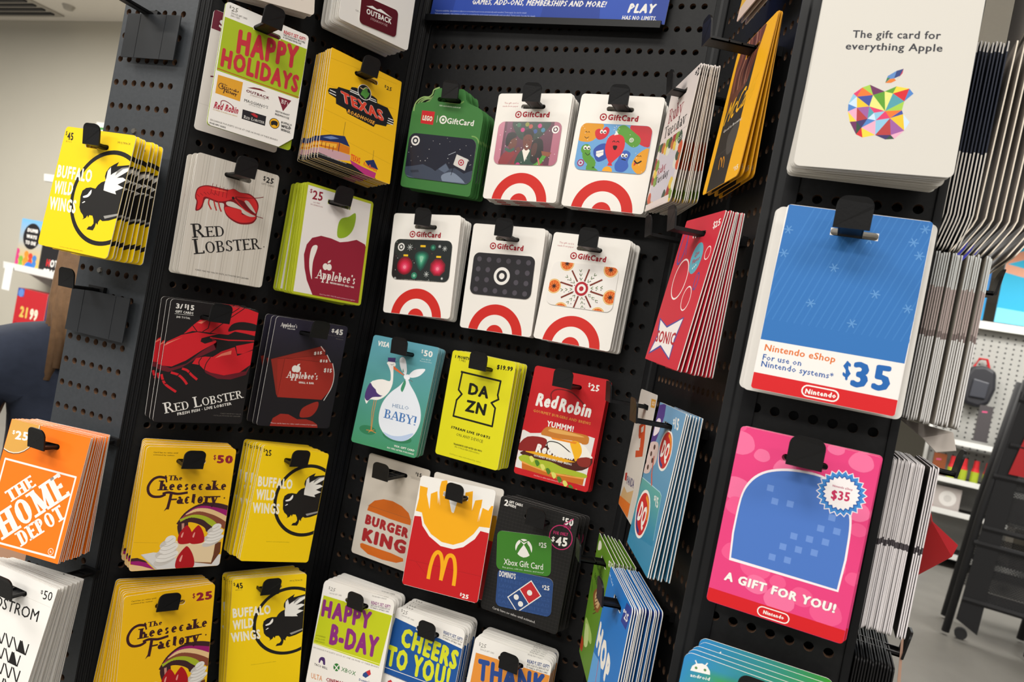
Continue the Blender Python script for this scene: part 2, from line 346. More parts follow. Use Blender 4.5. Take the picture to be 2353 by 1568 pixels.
# ---------------------------------------------------------------- printed designs (card units: 100 = card width, y down)
def TGT(a, x, y, r, c=RED, bg=WHT, L=2):
    a.c(c, x, y, r, L=L); a.c(bg, x, y, r*.66, L=L+1); a.c(c, x, y, r*.34, L=L+2)
def d_bww(a, amt='45'):
    a.bg('fbd30c')
    a.ring('1c1a19', *[79.9, 67.5, 49.7], 4.6, L=1)
    a.p('1c1a19', [99.3, 30.8, 91.4, 32.3, 83.5, 33.8, 85.1, 29.2, 79.2, 32.6, 74.2, 36.1, 71.1, 41.2, 70.8, 45.9, 73.3, 50.3, 67.8, 52.7, 64.2, 56.1, 61.9, 60.1, 55.1, 59.6, 49.2, 60.9, 44.8, 64.5, 44, 70.5, 45.4, 77.4, 46.2, 82, 49.3, 86.3, 53.7, 89.2, 55.4, 91.9, 54, 93.9, 58.4, 91.5, 59.9, 88.6, 61.5, 91.1, 62.5, 88, 66.8, 88, 69.5, 91.7, 70.8, 95.6, 68.7, 98.8, 65.1, 99.6, 63.3, 102.9, 72.1, 102.7, 73.6, 99.3, 74.1, 94.5, 76.6, 96.5, 76.7, 93, 78.5, 90.4, 82, 91.6, 90, 89.9, 100.8, 85.5, 117.3, 80.3, 118.9, 61.8, 110.6, 30.7], L=2)
    a.p('f4f1ea', [76, 35.7, 73, 39.8, 73.2, 46.8, 72.8, 55, 73.5, 60.4, 84, 61.7, 91.5, 62.3, 89.3, 59.3, 99.3, 54.5, 90.4, 52.2, 100.4, 46.3, 95.2, 44.3, 87.2, 45.6, 101.1, 36.4, 102, 33.2, 92.6, 36, 84.3, 43.7, 87.3, 37.7, 80.6, 41.8, 78.2, 43.8], L=3)
    a.p('8c8b88', [84.3, 43.7, 92.6, 36, 102, 33.2, 101.7, 32.3, 90.7, 34.7, 85.7, 38.2], L=3)
    a.p('f4f1ea', [57.1, 61.9, 57.6, 66.1, 54.5, 69.9, 49, 71.4, 47.7, 70, 52.7, 67.6, 54.8, 64.4], L=3, sm=2)
    a.p('f4f1ea', [48.1, 77, 51, 74.6, 52.6, 75.3, 49.4, 77.1], L=3)
    a.p('9a9894', [81.8, 86.2, 84.1, 88.7, 100.4, 83.2, 100.6, 81], L=3)
    a.t('BUFFALO', [3.6, 55, 53.9, 54.8, 2.1, 41.6], 'f7f1dd', L=4, b=.06)
    a.t('WILD', [4.6, 72.7, 31.8, 71.5, 3.4, 58.7], 'f7f1dd', L=4, b=.06)
    a.t('WINGS', [4, 90, 42.5, 89.2, 1.8, 76.1], 'f7f1dd', L=4, b=.06)
    a.t('$', [1.9, 9.3, 4.1, 9.3, 1.1, 4.8], '1c1a19', b=.03)
    a.t(amt, [5.6, 14, 14.5, 14, 3.9, 5.9], '1c1a19', b=.05)
    if amt == '45':
        a.t('$15 x 3', [4.8, 16.5, 13, 16.5, 4.6, 15], '1c1a19')
        a.t('MULTIPACK', [77.1, 10.5, 94.8, 10.5, 76.9, 8.4], '1c1a19')
    a.t('Card has no value until activated by cashier.', [31.7, 126.2, 66.1, 125.8, 31.7, 125.2], '6b5a10')
def d_depot(a):
    a.bg('fb7a18')
    a.c('d8a24e', *[10.4, 6.2, 25.6], L=1); a.c('5a3a22', *[10.4, 6.2, 25.6], L=0, k=1.07); a.c('e9dcc8', *[10.4, 6.2, 25.6], L=0, k=1.04)
    a.t('$', [5.3, 14.2, 9, 14.2, 4.8, 10.5], WHT, b=.03); a.t('25', [10.2, 18.9, 26.6, 17.7, 9.1, 10.4], WHT, b=.06)
    a.l(WHT, [5.6, 39.6, 94.4, 39.8, 94.6, 117.5, 6.7, 119.6, 5.6, 39.6], 1.9, L=1)
    a.t('THE', [26, 79.6, 51.6, 57, 15.5, 71.3], WHT, b=.085, f='r'); 
    a.t('HOME', [28.4, 116.2, 93.9, 57.2, 8.4, 98.3], WHT, b=.085, f='r')
    a.t('DEPOT', [52.6, 117.1, 95.8, 78.8, 40.9, 106.9], WHT, b=.085, f='r')
    a.ringc(WHT, [88.3, 113.1], 3.2, .5); a.t('R', [87.7, 114.4, 90.1, 114.3, 87.2, 112.3], WHT)
def d_nord(a):
    a.bg('eeebe6')
    a.t('$', [81.7, 9.4, 84.9, 9.6, 81.1, 6], BLK); a.t('50', [86.3, 13.6, 96.9, 12.1, 85.4, 5.3], BLK)
    a.l('d5d0c8', [9.1, 18.8, 97.9, 18.1], .3)
    a.t('NORDSTROM', [0.5, 40.9, 88.5, 36, -0.6, 30.3], BLK, b=.005)
    for r in range(5):
        for k in range(7):
            x = 13.5 + 10.6*k; y = 58.5 + 13.2*r
            xs = x + (5.3 if r % 2 else 0)
            if k < 6 or not r % 2:
                m = (k + r) % 3
                if m == 0: a.p(BLK, [xs, y, xs+8.5, y+11, xs, y+11])
                a.l(BLK, [xs+1, y, xs+9.2, y+11], 1.5); a.l(BLK, [xs+10, y, xs+10, y+11], 1.5)
    a.t('GIFT CARD HAS NO VALUE UNTIL ACTIVATED', [16, 131, 84, 131, 16, 129.6], GRY)
def d_outback(a):
    a.bg('e9e5de')
def d_outcard(a):
    a.bg('5b1a22'); 
    a.t('OUTBACK', [16, 36, 84, 36, 16, 24], WHT, b=.05); a.p(WHT, [14, 20, 30, 14, 42, 17, 52, 13, 64, 16, 86, 22, 60, 20, 40, 20])
    a.t('STEAKHOUSE', [28, 45, 74, 45, 28, 40], 'c9a7a7')
def d_outhang(a):
    a.bg('e9e5de'); H = a.H
    a.t('TEAK', [52, H-72, 96, H-72, 52, H-88], '5b1a22', b=.05)
    for k in range(5): a.l('5b1a22', [92, H-94+k*5, 98, H-92+k*5], 1)
    a.t('Gift card has no value until activated by cashier.', [20, H-17, 80, H-17, 20, H-19], GRY)
def d_cream(a):
    a.bg('e6dcd0'); H = a.H
    a.t('Gift card has no value until activated by cashier.', [15, H-14, 85, H-14, 15, H-16], GRY)
def d_maroon(a):
    a.bg('dcd6cf'); a.p('6a1f33', [-1, -1, 101, -1, 101, 22, -1, 22]); a.t('$25', [8, 18, 34, 18, 8, 8], WHT, b=.05)
    for q in ([8.1, 74.7, 12.6, 73.6], [12.5, 69.5, 13.6, 69.6], [12.4, 79.9, 14.9, 79.6]): a.l('6a1f33', q, 1.6)
    a.l('c9c2ba', [0, 108, 100, 108], .4)
CF = [-36.3, 15.1, -36.3, 15.1]
def logo_cf(a, q, c='3a1820'):
    # q = x, y, scale: the three-line italic-capital lettering of the cheesecake cards
    x, y, s = q
    a.l(c, [x+15*s, y+1.5*s, x+9*s, y+.5*s, x+4*s, y+3*s, x+1*s, y+9*s, x+2*s, y+15*s, x+6*s, y+18.5*s, x+12*s, y+18.8*s, x+16*s, y+17*s], 2.3*s, sm=3)
    a.l(c, [x+14.2*s, y-1*s, x+16*s, y+5.5*s], 1.4*s)
    a.t('The', [x+17*s, y+3.6*s, x+29*s, y+3.6*s, x+17*s, y-1*s], c, b=.06, f='r')
    a.t('heesecake', [x+9*s, y+13*s, x+70*s, y+13*s, x+9*s, y+3.8*s], c, b=.075, f='r')
    a.l(c, [x+14.5*s, y+15.9*s, x+19*s, y+14.9*s, x+27*s, y+16.3*s, x+35*s, y+15.2*s], 2.2*s, sm=3, L=5)
    a.l(c, [x+21.4*s, y+15.5*s, x+20.8*s, y+23*s, x+20*s, y+30*s], 2.5*s, L=5); a.p(c, [x+17*s, y+32.6*s, x+18.8*s, y+29*s, x+21.4*s, y+28.6*s], L=5)
    a.l(c, [x+21*s, y+21.6*s, x+27*s, y+21.4*s], 1.4*s, L=5)
    a.t('actory', [x+27*s, y+25.8*s, x+66*s, y+25.8*s, x+27*s, y+15.2*s], c, b=.075, f='r', L=5)
def d_holi(a, w1='HAPPY', w2='HOLIDAYS', c='c42c3c', g='a8bb1f', mode=0):
    a.bg('f1ede7')
    a.p(g, [0.6, 18.2, 101.1, 16.6, 98.6, 78.9, 0.9, 80.3]); a.l('b5431f' if not mode else 'e4ea8a', [1.1, 77.9, 99.5, 77.2], .9, L=1)
    if mode == 0:
        a.t('HAPPY', [18.5, 53.7, 91, 45.1, 17.6, 25.6], c, L=3, b=.075); a.t('HOLIDAYS', [3.7, 74.3, 96.2, 72.8, 3.5, 53.1], c, L=3, b=.075)
        a.p('e2a32c', [3.2, 84.6, 31.4, 83.1, 31.4, 105.8, 3.2, 105.8]); logo_cf(a, [5.4, 92.6, 0.330])
        a.t('OUTBACK', [36.5, 92.6, 64.1, 92.1, 36.5, 89.5], '6a1f2a', b=.05); a.p('7a2a30', [37, 87.4, 44.4, 84.4, 52.2, 83.2, 59.4, 84.6, 49.9, 85.6, 42.1, 86.8])
        a.t('STEAKHOUSE', [41.5, 95.3, 59.3, 94.1, 41.6, 93.6], 'a07a60')
        a.t('MAGGIANO\'S', [36, 104.2, 64.2, 103.4, 36, 100.9], BLK, b=.01); a.t('LITTLE ITALY', [41.9, 106.1, 57.4, 105.7, 41.9, 104.7], GRY)
        a.p('7a1f33', [73.9, 84.6, 90.6, 84.2, 82.5, 100]); a.t("BJ's", [78.7, 91.3, 87.5, 91, 78.4, 86.7], WHT, b=.03, f='r')
        a.t('RESTAURANT', [73.8, 103.6, 91.2, 103.2, 73.7, 101.5], BLK, b=.04); a.t('BREWHOUSE', [73.7, 107.4, 91.2, 107.3, 73.6, 105], BLK, b=.04)
        a.t('Red Robin', [3.9, 123.1, 30.8, 120.9, 5, 115.1], 'b3203c', b=.05); a.l('8c1f33', [11.1, 116.8, 11.2, 112.5, 15, 110.9, 21.6, 112.5, 26.2, 115.5], .9, sm=3)
        a.t('GOURMET BURGERS AND BREWS', [3.5, 125.2, 31.1, 124.3, 3.5, 123.9], 'c8a052')
        a.p('1f1d22', [35.8, 113.5, 63.8, 112.4, 64, 124, 36.3, 124.5]); a.t('Red Lobster', [38.2, 123.2, 63, 122, 38.1, 119.7], WHT, b=.02, f='r', sc=1)
        a.p('b5262e', [45.3, 115.5, 49, 113.6, 53.9, 115.3, 53.7, 118, 49.6, 117.4], L=2)
        a.c('2b2115', *[74.6, 117.5, 6.2], k=1.0); a.c('f0b21c', *[74.6, 117.5, 6.2], k=.88, L=1)
        a.p('1c1a19', [70.2, 117.3, 72.1, 115, 76.1, 114.2, 78.5, 115.9, 77.8, 120.2, 76.3, 119.3, 73.6, 119.5, 71.4, 120.9], L=2, sm=1)
        a.t('BUFFALO', [82.5, 114.8, 95.8, 114.3, 82.5, 112.1], BLK, b=.04); a.t('WILD', [82.8, 119.6, 95.6, 118.7, 82.7, 115.9], BLK, b=.08); a.t('WINGS.', [83.2, 123.6, 95.8, 123.2, 83.1, 120.5], BLK, b=.06)
        a.t('EXCHANGE FOR EGIFTS GOOD AT ONE OR MORE OF THESE BRANDS.', [2.5, 137.7, 81.8, 136.8, 2.6, 135.8], GRY)
        a.t('MORE INFO INSIDE', [2.2, 141.3, 20.3, 141.3, 2.3, 139.4], BLK, b=.02)
    a.t('$', [3.8, 6.4, 5.8, 6.3, 3.8, 3.6], GRY); a.t('25', [6.3, 9, 13.3, 8.2, 6.8, 4.1], GRY)
    a.t('CHOICE GIFT CARD', [6.4, 12.3, 25.1, 11.6, 6.5, 10.2], GRY); a.t('ZERO FEES', [6.3, 15.2, 16.8, 14.6, 6.4, 13.4], '9a948c')
    a.t('READY.SET.GIFT!', [68.9, 9.7, 96.5, 8, 68.8, 5.6], c, b=.05); a.t('THIS PACKAGING BECOMES', [68.8, 12.4, 96.3, 11.2, 68.8, 10.2], BLK, b=.02); a.t('A GIFTABLE ENVELOPE!', [68.9, 15.1, 91.8, 14.4, 69, 13.1], BLK, b=.02)
def hdr(a, c, s2, s3, mi=1):
    a.t('$', [8, 10.1, 10.2, 10.1, 7.8, 6.9], GRY); a.t('25', [10.5, 11.4, 17.3, 11.2, 11.4, 7.4], GRY)
    a.t('CHOICE GIFT CARD', [10.1, 15.4, 28.1, 14, 10, 13.7], GRY)
    a.t('READY.SET.GIFT!', [69.4, 12.2, 95.6, 10.7, 69.1, 8.5], c, b=.05); a.t(s2, [69.3, 14.6, 95.3, 13.1, 69.2, 12.5], BLK, b=.02); a.t(s3, [69.1, 16.8, 95.1, 15.5, 69.1, 15.2], BLK, b=.02)
    if mi: a.t('MORE INFO INSIDE', [69.2, 3.7, 88.3, 2.5, 69.2, 2.1], GRY)
def d_bday(a):
    a.bg('f1ede7'); a.p('c2cb1c', [2.8, 19, 99.5, 17.7, 94.5, 76.2, 0.4, 76.6]); a.l('eef08a', [0.9, 75.8, 94.7, 74.1], .8, L=1)
    a.t('HAPPY', [4.1, 43.5, 74, 40.8, 3.3, 23.3], '8b2c7c', L=3, b=.08); a.t('B-DAY', [22, 71.6, 89, 69.2, 21.6, 47.5], '8b2c7c', L=3, b=.08)
    for k, s_ in enumerate(('NOT REDEEMABLE', 'AT ALL LISTED', 'MERCHANTS')): a.t(s_, OFF([2.7, 67.3, 16.2, 66.3, 2.7, 65.7])(0, k*3.3), '5a5a10')
    hdr(a, '8b2c7c', 'ADD A NOTE & REMOVE TOP', 'TO MAKE A GIFTABLE CARD.')
    a.t('EXCHANGE FOR EGIFTS GOOD AT ONE OR MORE OF THESE BRANDS', [2.1, 81.7, 94.4, 78.8, 2.2, 80], GRY)
    a.t('TACO BELL', [7.6, 100.2, 26.8, 100.1, 7.4, 97.8], '2a2433', b=.04); a.p('4a2a6a', [13.1, 95.7, 12.9, 91.3, 15.7, 88.4, 20.4, 88.8, 22.4, 95.7, 19.6, 95.8, 18.4, 93, 15.7, 92.2, 14.7, 95.4], sm=1)
    a.c('2c7a33', *[38.5, 93.9, 4.4]); a.l(WHT, [34.9, 92.1, 42.3, 96.6], 1.2, L=1); a.l(WHT, [41, 90.6, 36.3, 98.1], 1.2, L=1); a.t('XBOX', [45.5, 96, 65.7, 95.8, 45.5, 91.4], '2c7a33', b=.01)
    a.p('c8343c', [78.4, 87.2, 83.3, 83.6, 85.6, 88.2, 83.2, 90.7]); a.p('2b4a86', [75.1, 90.4, 78.4, 87.2, 83.2, 90.7, 79.5, 94.1, 75, 93.1]); a.t("Domino's", [71.4, 99.4, 86.5, 98.3, 71.3, 96.8], '2b4a86', b=.04)
    a.t('ULTA', [6.6, 115.7, 22.6, 114.9, 5.7, 109.8], 'd8905a', b=.02); a.t('CINEMARK', [27.6, 113.1, 56.7, 110.5, 27.3, 108.9], '9a2032', b=.06)
def d_cheers(a):
    a.bg('f1ede7'); a.p('1c539a', [1.3, 13.7, 103.4, 22.1, 100.5, 80.3, -4.5, 79.7]); a.p('1c539a', [103.4, 22.1, 100.5, 80.3, 102, 79.8, 105.3, 21.6])
    a.l(WHT, [-4.3, 73.4, 101.5, 70.8], .7, L=1)
    a.t('CHEERS', [15.2, 42.5, 96.8, 47.3, 15.8, 20.7], 'd9dd2a', L=3, b=.08); a.t('TO YOU!', [1.1, 70.3, 91.8, 70.7, 0.2, 46.2], 'd9dd2a', L=3, b=.08)
    a.t('$', [7.8, 4.4, 9.9, 4.4, 7.5, 1.1], GRY); a.t('25', [10.4, 6.2, 17.1, 6.2, 11.1, 1.8], GRY); a.t('CHOICE GIFT CARD', [9.4, 9.3, 28.5, 10.2, 9.4, 7.6], GRY)
    a.t('READY.SET.GIFT!', [71.6, 12.4, 98.7, 13.6, 71.4, 8.8], '1c3f7a', b=.05); a.t('ADD A NOTE & REMOVE TOP', [71.6, 15.1, 98.5, 16, 71.6, 13.2], BLK, b=.02); a.t('TO MAKE A GIFTABLE CARD.', [71.5, 17.8, 98.1, 18.8, 71.6, 15.9], BLK, b=.02)
    a.t('EXCHANGE FOR EGIFTS GOOD AT ONE', [-6, 80.9, 47.8, 80.2, -5.9, 79.2], GRY)
    a.p('c8343c', [8.2, 87.5, 12.7, 84.4, 16, 87, 11.6, 90.5])
def d_thanks(a):
    a.bg('f1ede7'); a.p('e8943a', [4.5, 20.3, 100.8, 15.4, 105.4, 68.9, 5.9, 84.5]); a.t('THANK', [12.7, 50.3, 99.1, 40.6, 9.3, 25.7], '2a4c93', L=3, b=.08); a.t('YOU', [18.4, 84.1, 91.9, 73.8, 17.3, 59.7], '2a4c93', L=3, b=.08)
    a.t('$', [6.5, 10.9, 8.6, 10.8, 6.1, 7.2], GRY); a.t('25', [8.9, 12.3, 15.7, 11.8, 9.4, 7.6], GRY); a.t('CHOICE GIFT CARD', [8.9, 15.7, 27.8, 14.7, 8.8, 13.8], GRY)
    a.t('READY.SET.GIFT!', [70, 10.6, 97.5, 8.5, 69.7, 6.6], '1c3f7a', b=.05); a.t('ADD A NOTE & REMOVE TOP', [70.2, 13.6, 97.1, 11.7, 70.1, 11.3], BLK, b=.02); a.t('TO MAKE A GIFTABLE CARD.', [70.1, 16.4, 97, 14.7, 70.1, 14.4], BLK, b=.02)
    a.t('MORE INFO INSIDE', [69.1, 2.2, 87.4, 1.1, 69, 0.4], GRY)
def d_texas(a):
    a.bg('f0bb18')
    for q in ([0.3, 12.8, 93.7, 5.7], [-0.2, 45.6, 96.4, 38.1], [0.3, 74.9, 97, 79.7], [-0.8, 98, 97.5, 108.1]): a.l('c79413', q, .3)
    for q in ([2.4, 48.5, 4.5, 47.9, 14.9, 54.2, 21.6, 91.6, 4.3, 51.8], ): pass
    for k, q in enumerate(([3.2, 49.5, 97.2, 56.6], [2.7, 53.1, 96.1, 54.9])): pass
    a.p('17171a', [3.8, 48.2, 13.6, 45.2, 15, 42.3, 30.2, 40.3, 31.8, 35.4, 37.7, 33.7, 63, 34.4, 68, 35.9, 68.9, 40.5, 84.2, 40.4, 93.3, 50.2, 95.1, 53.1, 94.9, 58.2, 86.1, 60.9, 84.9, 64.2, 69.8, 66.8, 68, 71.3, 30.3, 68.5, 28.2, 64.5, 14.6, 63.1, 13.5, 56.8, 4, 55.2, 2.5, 51.8], L=1)
    for q in ([4.8, 50.2, 12.6, 50.4], [4.2, 53.4, 13.3, 53.7], [30.8, 39.1, 66.7, 37.9], [30.3, 41.2, 67.8, 40.2], [86.7, 52.8, 94.2, 52.7], [86.3, 55.8, 95.1, 55.7], [85.8, 58.8, 94.5, 58.5]): a.l(WHT, q, 1.0, L=2)
    a.c('17171a', *[49.7, 34.6, 9.4], L=3); a.ring(WHT, *[49.7, 34.6, 9.4], .7, L=4); a.p('4d8a3a', [44.6, 39.1, 47.4, 31, 49.4, 28, 52.4, 27.5, 53.9, 32.5, 57.2, 33.2, 55.4, 37.5, 52.1, 42.4, 48.7, 40.3], L=5); a.l('d8c08a', [43.5, 31.2, 47.5, 31.6, 51, 28.1, 54.1, 28.2], .9, L=5, sm=2)
    a.t('TEXAS', [22.1, 58, 81.8, 59.6, 17.8, 45.1], WHT, L=3, b=.12); a.t('TEXAS', [22.4, 57.9, 81.5, 59.8, 18.1, 45.2], 'd8432c', L=4, b=.07)
    a.t('ROADHOUSE', [30.2, 67.8, 67.7, 68.6, 31.4, 63.2], 'e8a23a', L=3, b=.06)
    a.t('$', [76, 16.8, 78.8, 16.7, 76, 13.5], BLK, b=.03); a.t('25', [79.1, 18.8, 86.9, 18, 79.4, 13.9], BLK, b=.05)
    a.p('1d2c5e', [-0.9, 107.3, 12.6, 101.2, 31.2, 96.5, 39.4, 106.8, 25.1, 106.5, -1.5, 113.1]); a.p('6f86b8', [3.5, 107.7, 14.3, 102.4, 24.5, 102, 13.4, 106.7], L=1)
    a.p('d77a16', [-1.5, 113.1, 25.1, 106.5, 24.8, 116.7, -2, 119.6], L=1); a.p('f3b53a', [0.1, 114.2, 22.5, 109.2, 21.8, 114.4, -0.1, 117.6], L=2)
    for k in range(4): a.l('7a2c12', OFF([3.4, 112.1, 3.3, 118.7])(k*4.9, k*.4), .7, L=3)
    a.p('d77a16', [25.9, 106.9, 39.5, 107.4, 39.9, 115.7, 25.4, 116.8], L=1); a.l('5a2a4a', [25.5, 106.3, 25.1, 117.2], .9, L=3)
    a.p('c9a0a8', [-2.1, 120.7, 25.1, 116.9, 41.5, 116.3, 41.6, 123, 23.7, 127.8, -1.7, 126.7], L=1); a.p('17171a', [-2.4, 126.5, 23.7, 127.8, 44.4, 126.2, 72.7, 128.8, 86.7, 137.1, -2.7, 144.7], L=2)
    a.p('b8327a', [41.5, 121.7, 59.5, 124.5, 78.7, 125.7, 77.1, 137.4, 44.4, 126.2], L=3); a.t('TEXAS', [42.5, 121.4, 55.3, 122.2, 42.1, 114], 'e84a22', L=4, b=.07)
    a.p('1d2c5e', [61.5, 116.2, 73.4, 110.7, 81.2, 120.7, 68.6, 122.1], L=3); a.t('Roadhouse', [60, 122.2, 79.3, 124.1, 60.4, 117.3], 'e86a22', L=4, b=.05)
    a.t('Card has no value until activated by cashier', [0, 128.7, 37.8, 128.1, 0.1, 127.4], WHT, L=4)
    a.l('2a2a2a', [28.9, 97.4, 29.6, 79.7], .4, L=2); a.l('2a2a2a', [71.9, 111.3, 71.9, 99.4], .4, L=2)
def d_lob25(a):
    a.bg('cfc8bd')
    for k in range(16): a.l('b9b1a6' if k % 3 else 'd9d4cc', [2+k*6.3, -1, 2.6+k*6.3, 145], .35 + (k % 4)*.25)
    for k in range(5): a.l('8f877c', [12+k*19, -1, 11+k*19, 145], .22, L=1)
    D = '7d1119'; R_ = 'd22a2c'
    a.p(D, [7.5, 66.1, 7.2, 55.8, 5, 52.5, 4.6, 46.1, 6.7, 39.7, 14.2, 35.1, 24.3, 33.7, 40.1, 33.4, 47, 30.6, 55.1, 32.7, 67, 31.6, 76.3, 36.7, 80.1, 44, 79.2, 53.8, 79.8, 59.1, 74.9, 66.1, 62.4, 69.8, 52.6, 68.4, 43.7, 63.8, 39.3, 56.9, 37.9, 50.6, 29.8, 51.3, 17.9, 49.8, 15.5, 55, 14.7, 60.4, 12, 64.7], L=1, sm=2)
    a.p(R_, [9, 64.4, 8.7, 56.1, 6, 50.9, 5.9, 45.1, 8, 40, 14.4, 36.3, 24.5, 34.9, 39, 35, 47.2, 36.1, 50.7, 39.3, 47, 42.9, 37.2, 48.1, 29.5, 49.4, 17.6, 47.9, 14.1, 50.1, 13.9, 56.7, 11.7, 63.1], L=2, sm=2)
    a.p(R_, [40.3, 34.7, 47.1, 31.1, 54.2, 33, 65.8, 32.9, 74.3, 37.2, 78.8, 45, 77.6, 52.8, 69.7, 47.3, 60.5, 42.1, 53.5, 41.2, 48.7, 37.1], L=2, sm=2)
    a.p(R_, [39.8, 56.1, 43.3, 53.2, 59.6, 53.2, 61.8, 58.1, 78.1, 56.1, 74.5, 63.8, 62, 67.8, 52.2, 66.4, 44.2, 62.4], L=2, sm=2)
    a.p('cfc8bd', [41.1, 47.8, 48.9, 46.2, 62, 51.2, 78, 55.4, 71.5, 58.4, 61.4, 56.1, 58.8, 52.7, 43.1, 51.9], L=3, sm=1); a.p('cfc8bd', [61.8, 41.8, 67.2, 41.1, 77.9, 52.7, 70, 49.2], L=3, sm=1)
    a.l(R_, [50.2, 42.1, 61.9, 50.6, 70.7, 53.8, 78, 55.4], 1.3, L=4, sm=2); a.l(D, [50.2, 39.4, 67.8, 36.4, 77.2, 33.7, 83.8, 30.9], .7, L=4, sm=2); a.l(D, [70.6, 53.2, 79.5, 55.8, 87.4, 56.2], .7, L=4, sm=2)
    for k in range(6): a.l(D, OFF([6.3, 47.6, 9.6, 49.7])(k*3.6 + (k>3)*2, -k*2.2 + (k>2)*(k-2)*1.4), .5, L=4)
    for k in range(5): a.l(D, [22+k*4.4, 30.5+.4*k, 21.4+k*4.6, 43.5], .5, L=4)
    for q in ([21, 49.4, 21, 54.9, 24.8, 60.5], [26.4, 50.2, 28.5, 55.6, 30.9, 60.3], [31.6, 50.2, 33.8, 55.6, 36.5, 60.2]): a.l(D, q, 1.6, L=1, sm=2); a.l(R_, q, .9, L=3, sm=2)
    a.c('1c1a19', *[47.8, 41.4], 1.6, L=4); a.p('f0604a', [18.4, 37.2, 35.2, 36, 40.6, 36.6, 23.7, 37.8], L=4)
    a.t('Red', [8.9, 98, 45.1, 88.2, 4.4, 82.7], BLK, b=.02, f='r', sc=1); a.t('Lobster', [13.9, 116.3, 92.3, 93.3, 8.7, 99.6], BLK, b=.02, f='r', sc=1)
    a.c(BLK, *[94.6, 90.3], .7)
    a.t('$', [80.1, 10.9, 83.3, 11, 79.7, 5.3], BLK, b=.03); a.t('25', [83.9, 12.7, 93.6, 12.5, 84.1, 5.7], BLK, b=.05); a.t('GIFT CARD', [78.5, 16.2, 95, 16, 78.6, 14.1], GRY)
    a.t('CARD HAS NO VALUE UNTIL ACTIVATED BY CASHIER', [18.1, 134.1, 82.4, 133.5, 18, 132.4], '4a4640')
def d_apple25(a):
    a.bg('b4bd22'); a.p('e9e4e0', [4.1, 3.3, 96.2, 3.4, 96.1, 135.2, 2.9, 135.1])
    a.p('8f1c32', [10.4, 88.5, 12.3, 75.7, 18.5, 66, 30.2, 60.8, 44.5, 60.9, 57.7, 62.9, 68.8, 59.7, 81.5, 54.5, 94.8, 57.7, 96.5, 61, 96.1, 135.2, 29, 135.5, 18.6, 118.6, 13.5, 104.4], L=2)
    a.p('8fae25', [53.7, 57.4, 51.7, 44.2, 55, 33.4, 65.8, 27.9, 74.5, 21.1, 76.3, 31.2, 73.3, 45, 64.8, 54.9], L=2, sm=2)
    a.p('ece6e0', [25.2, 116.7, 20.3, 104.5, 18.4, 91, 19.6, 78.3, 23.6, 73.9, 27.2, 74.5, 26.8, 80.2, 24, 92.6, 24, 105.1], L=3, sm=2)
    a.t("Applebee's", [29.4, 114.1, 86.7, 112, 30.1, 102.6], WHT, L=4, b=.03, f='r')
    a.c('ece6e0', *[41.6, 97.5], 3.6, L=4, ry=4.2); a.c('ece6e0', *[47, 97.2], 3.6, L=4, ry=4.2); a.p('ece6e0', [43.9, 92.8, 44.8, 89.8, 48.4, 87.7, 47.6, 91], L=4)
    a.t('NEIGHBORHOOD GRILL + BAR', [51.2, 117.2, 86.6, 117.1, 51.2, 114.9], WHT, L=4, b=.05)
    a.t('$', [7.3, 11.8, 10.9, 11.8, 7.2, 7], '8f1c32', b=.02); a.t('25', [11.4, 19.1, 25.5, 18.2, 11.6, 7.9], '8f1c32', b=.035)
    a.t('NO FEES', [13.9, 23.3, 23.1, 22.7, 13.9, 21.7], '8f1c32'); a.t('NO EXPIRATION', [10.5, 26.5, 27, 26.2, 10.6, 24.8], '8f1c32')
    a.t('Card has NO VALUE until activated at register', [38.4, 133.5, 90.7, 133.1, 38.4, 131.8], 'e0b0b8', L=4)
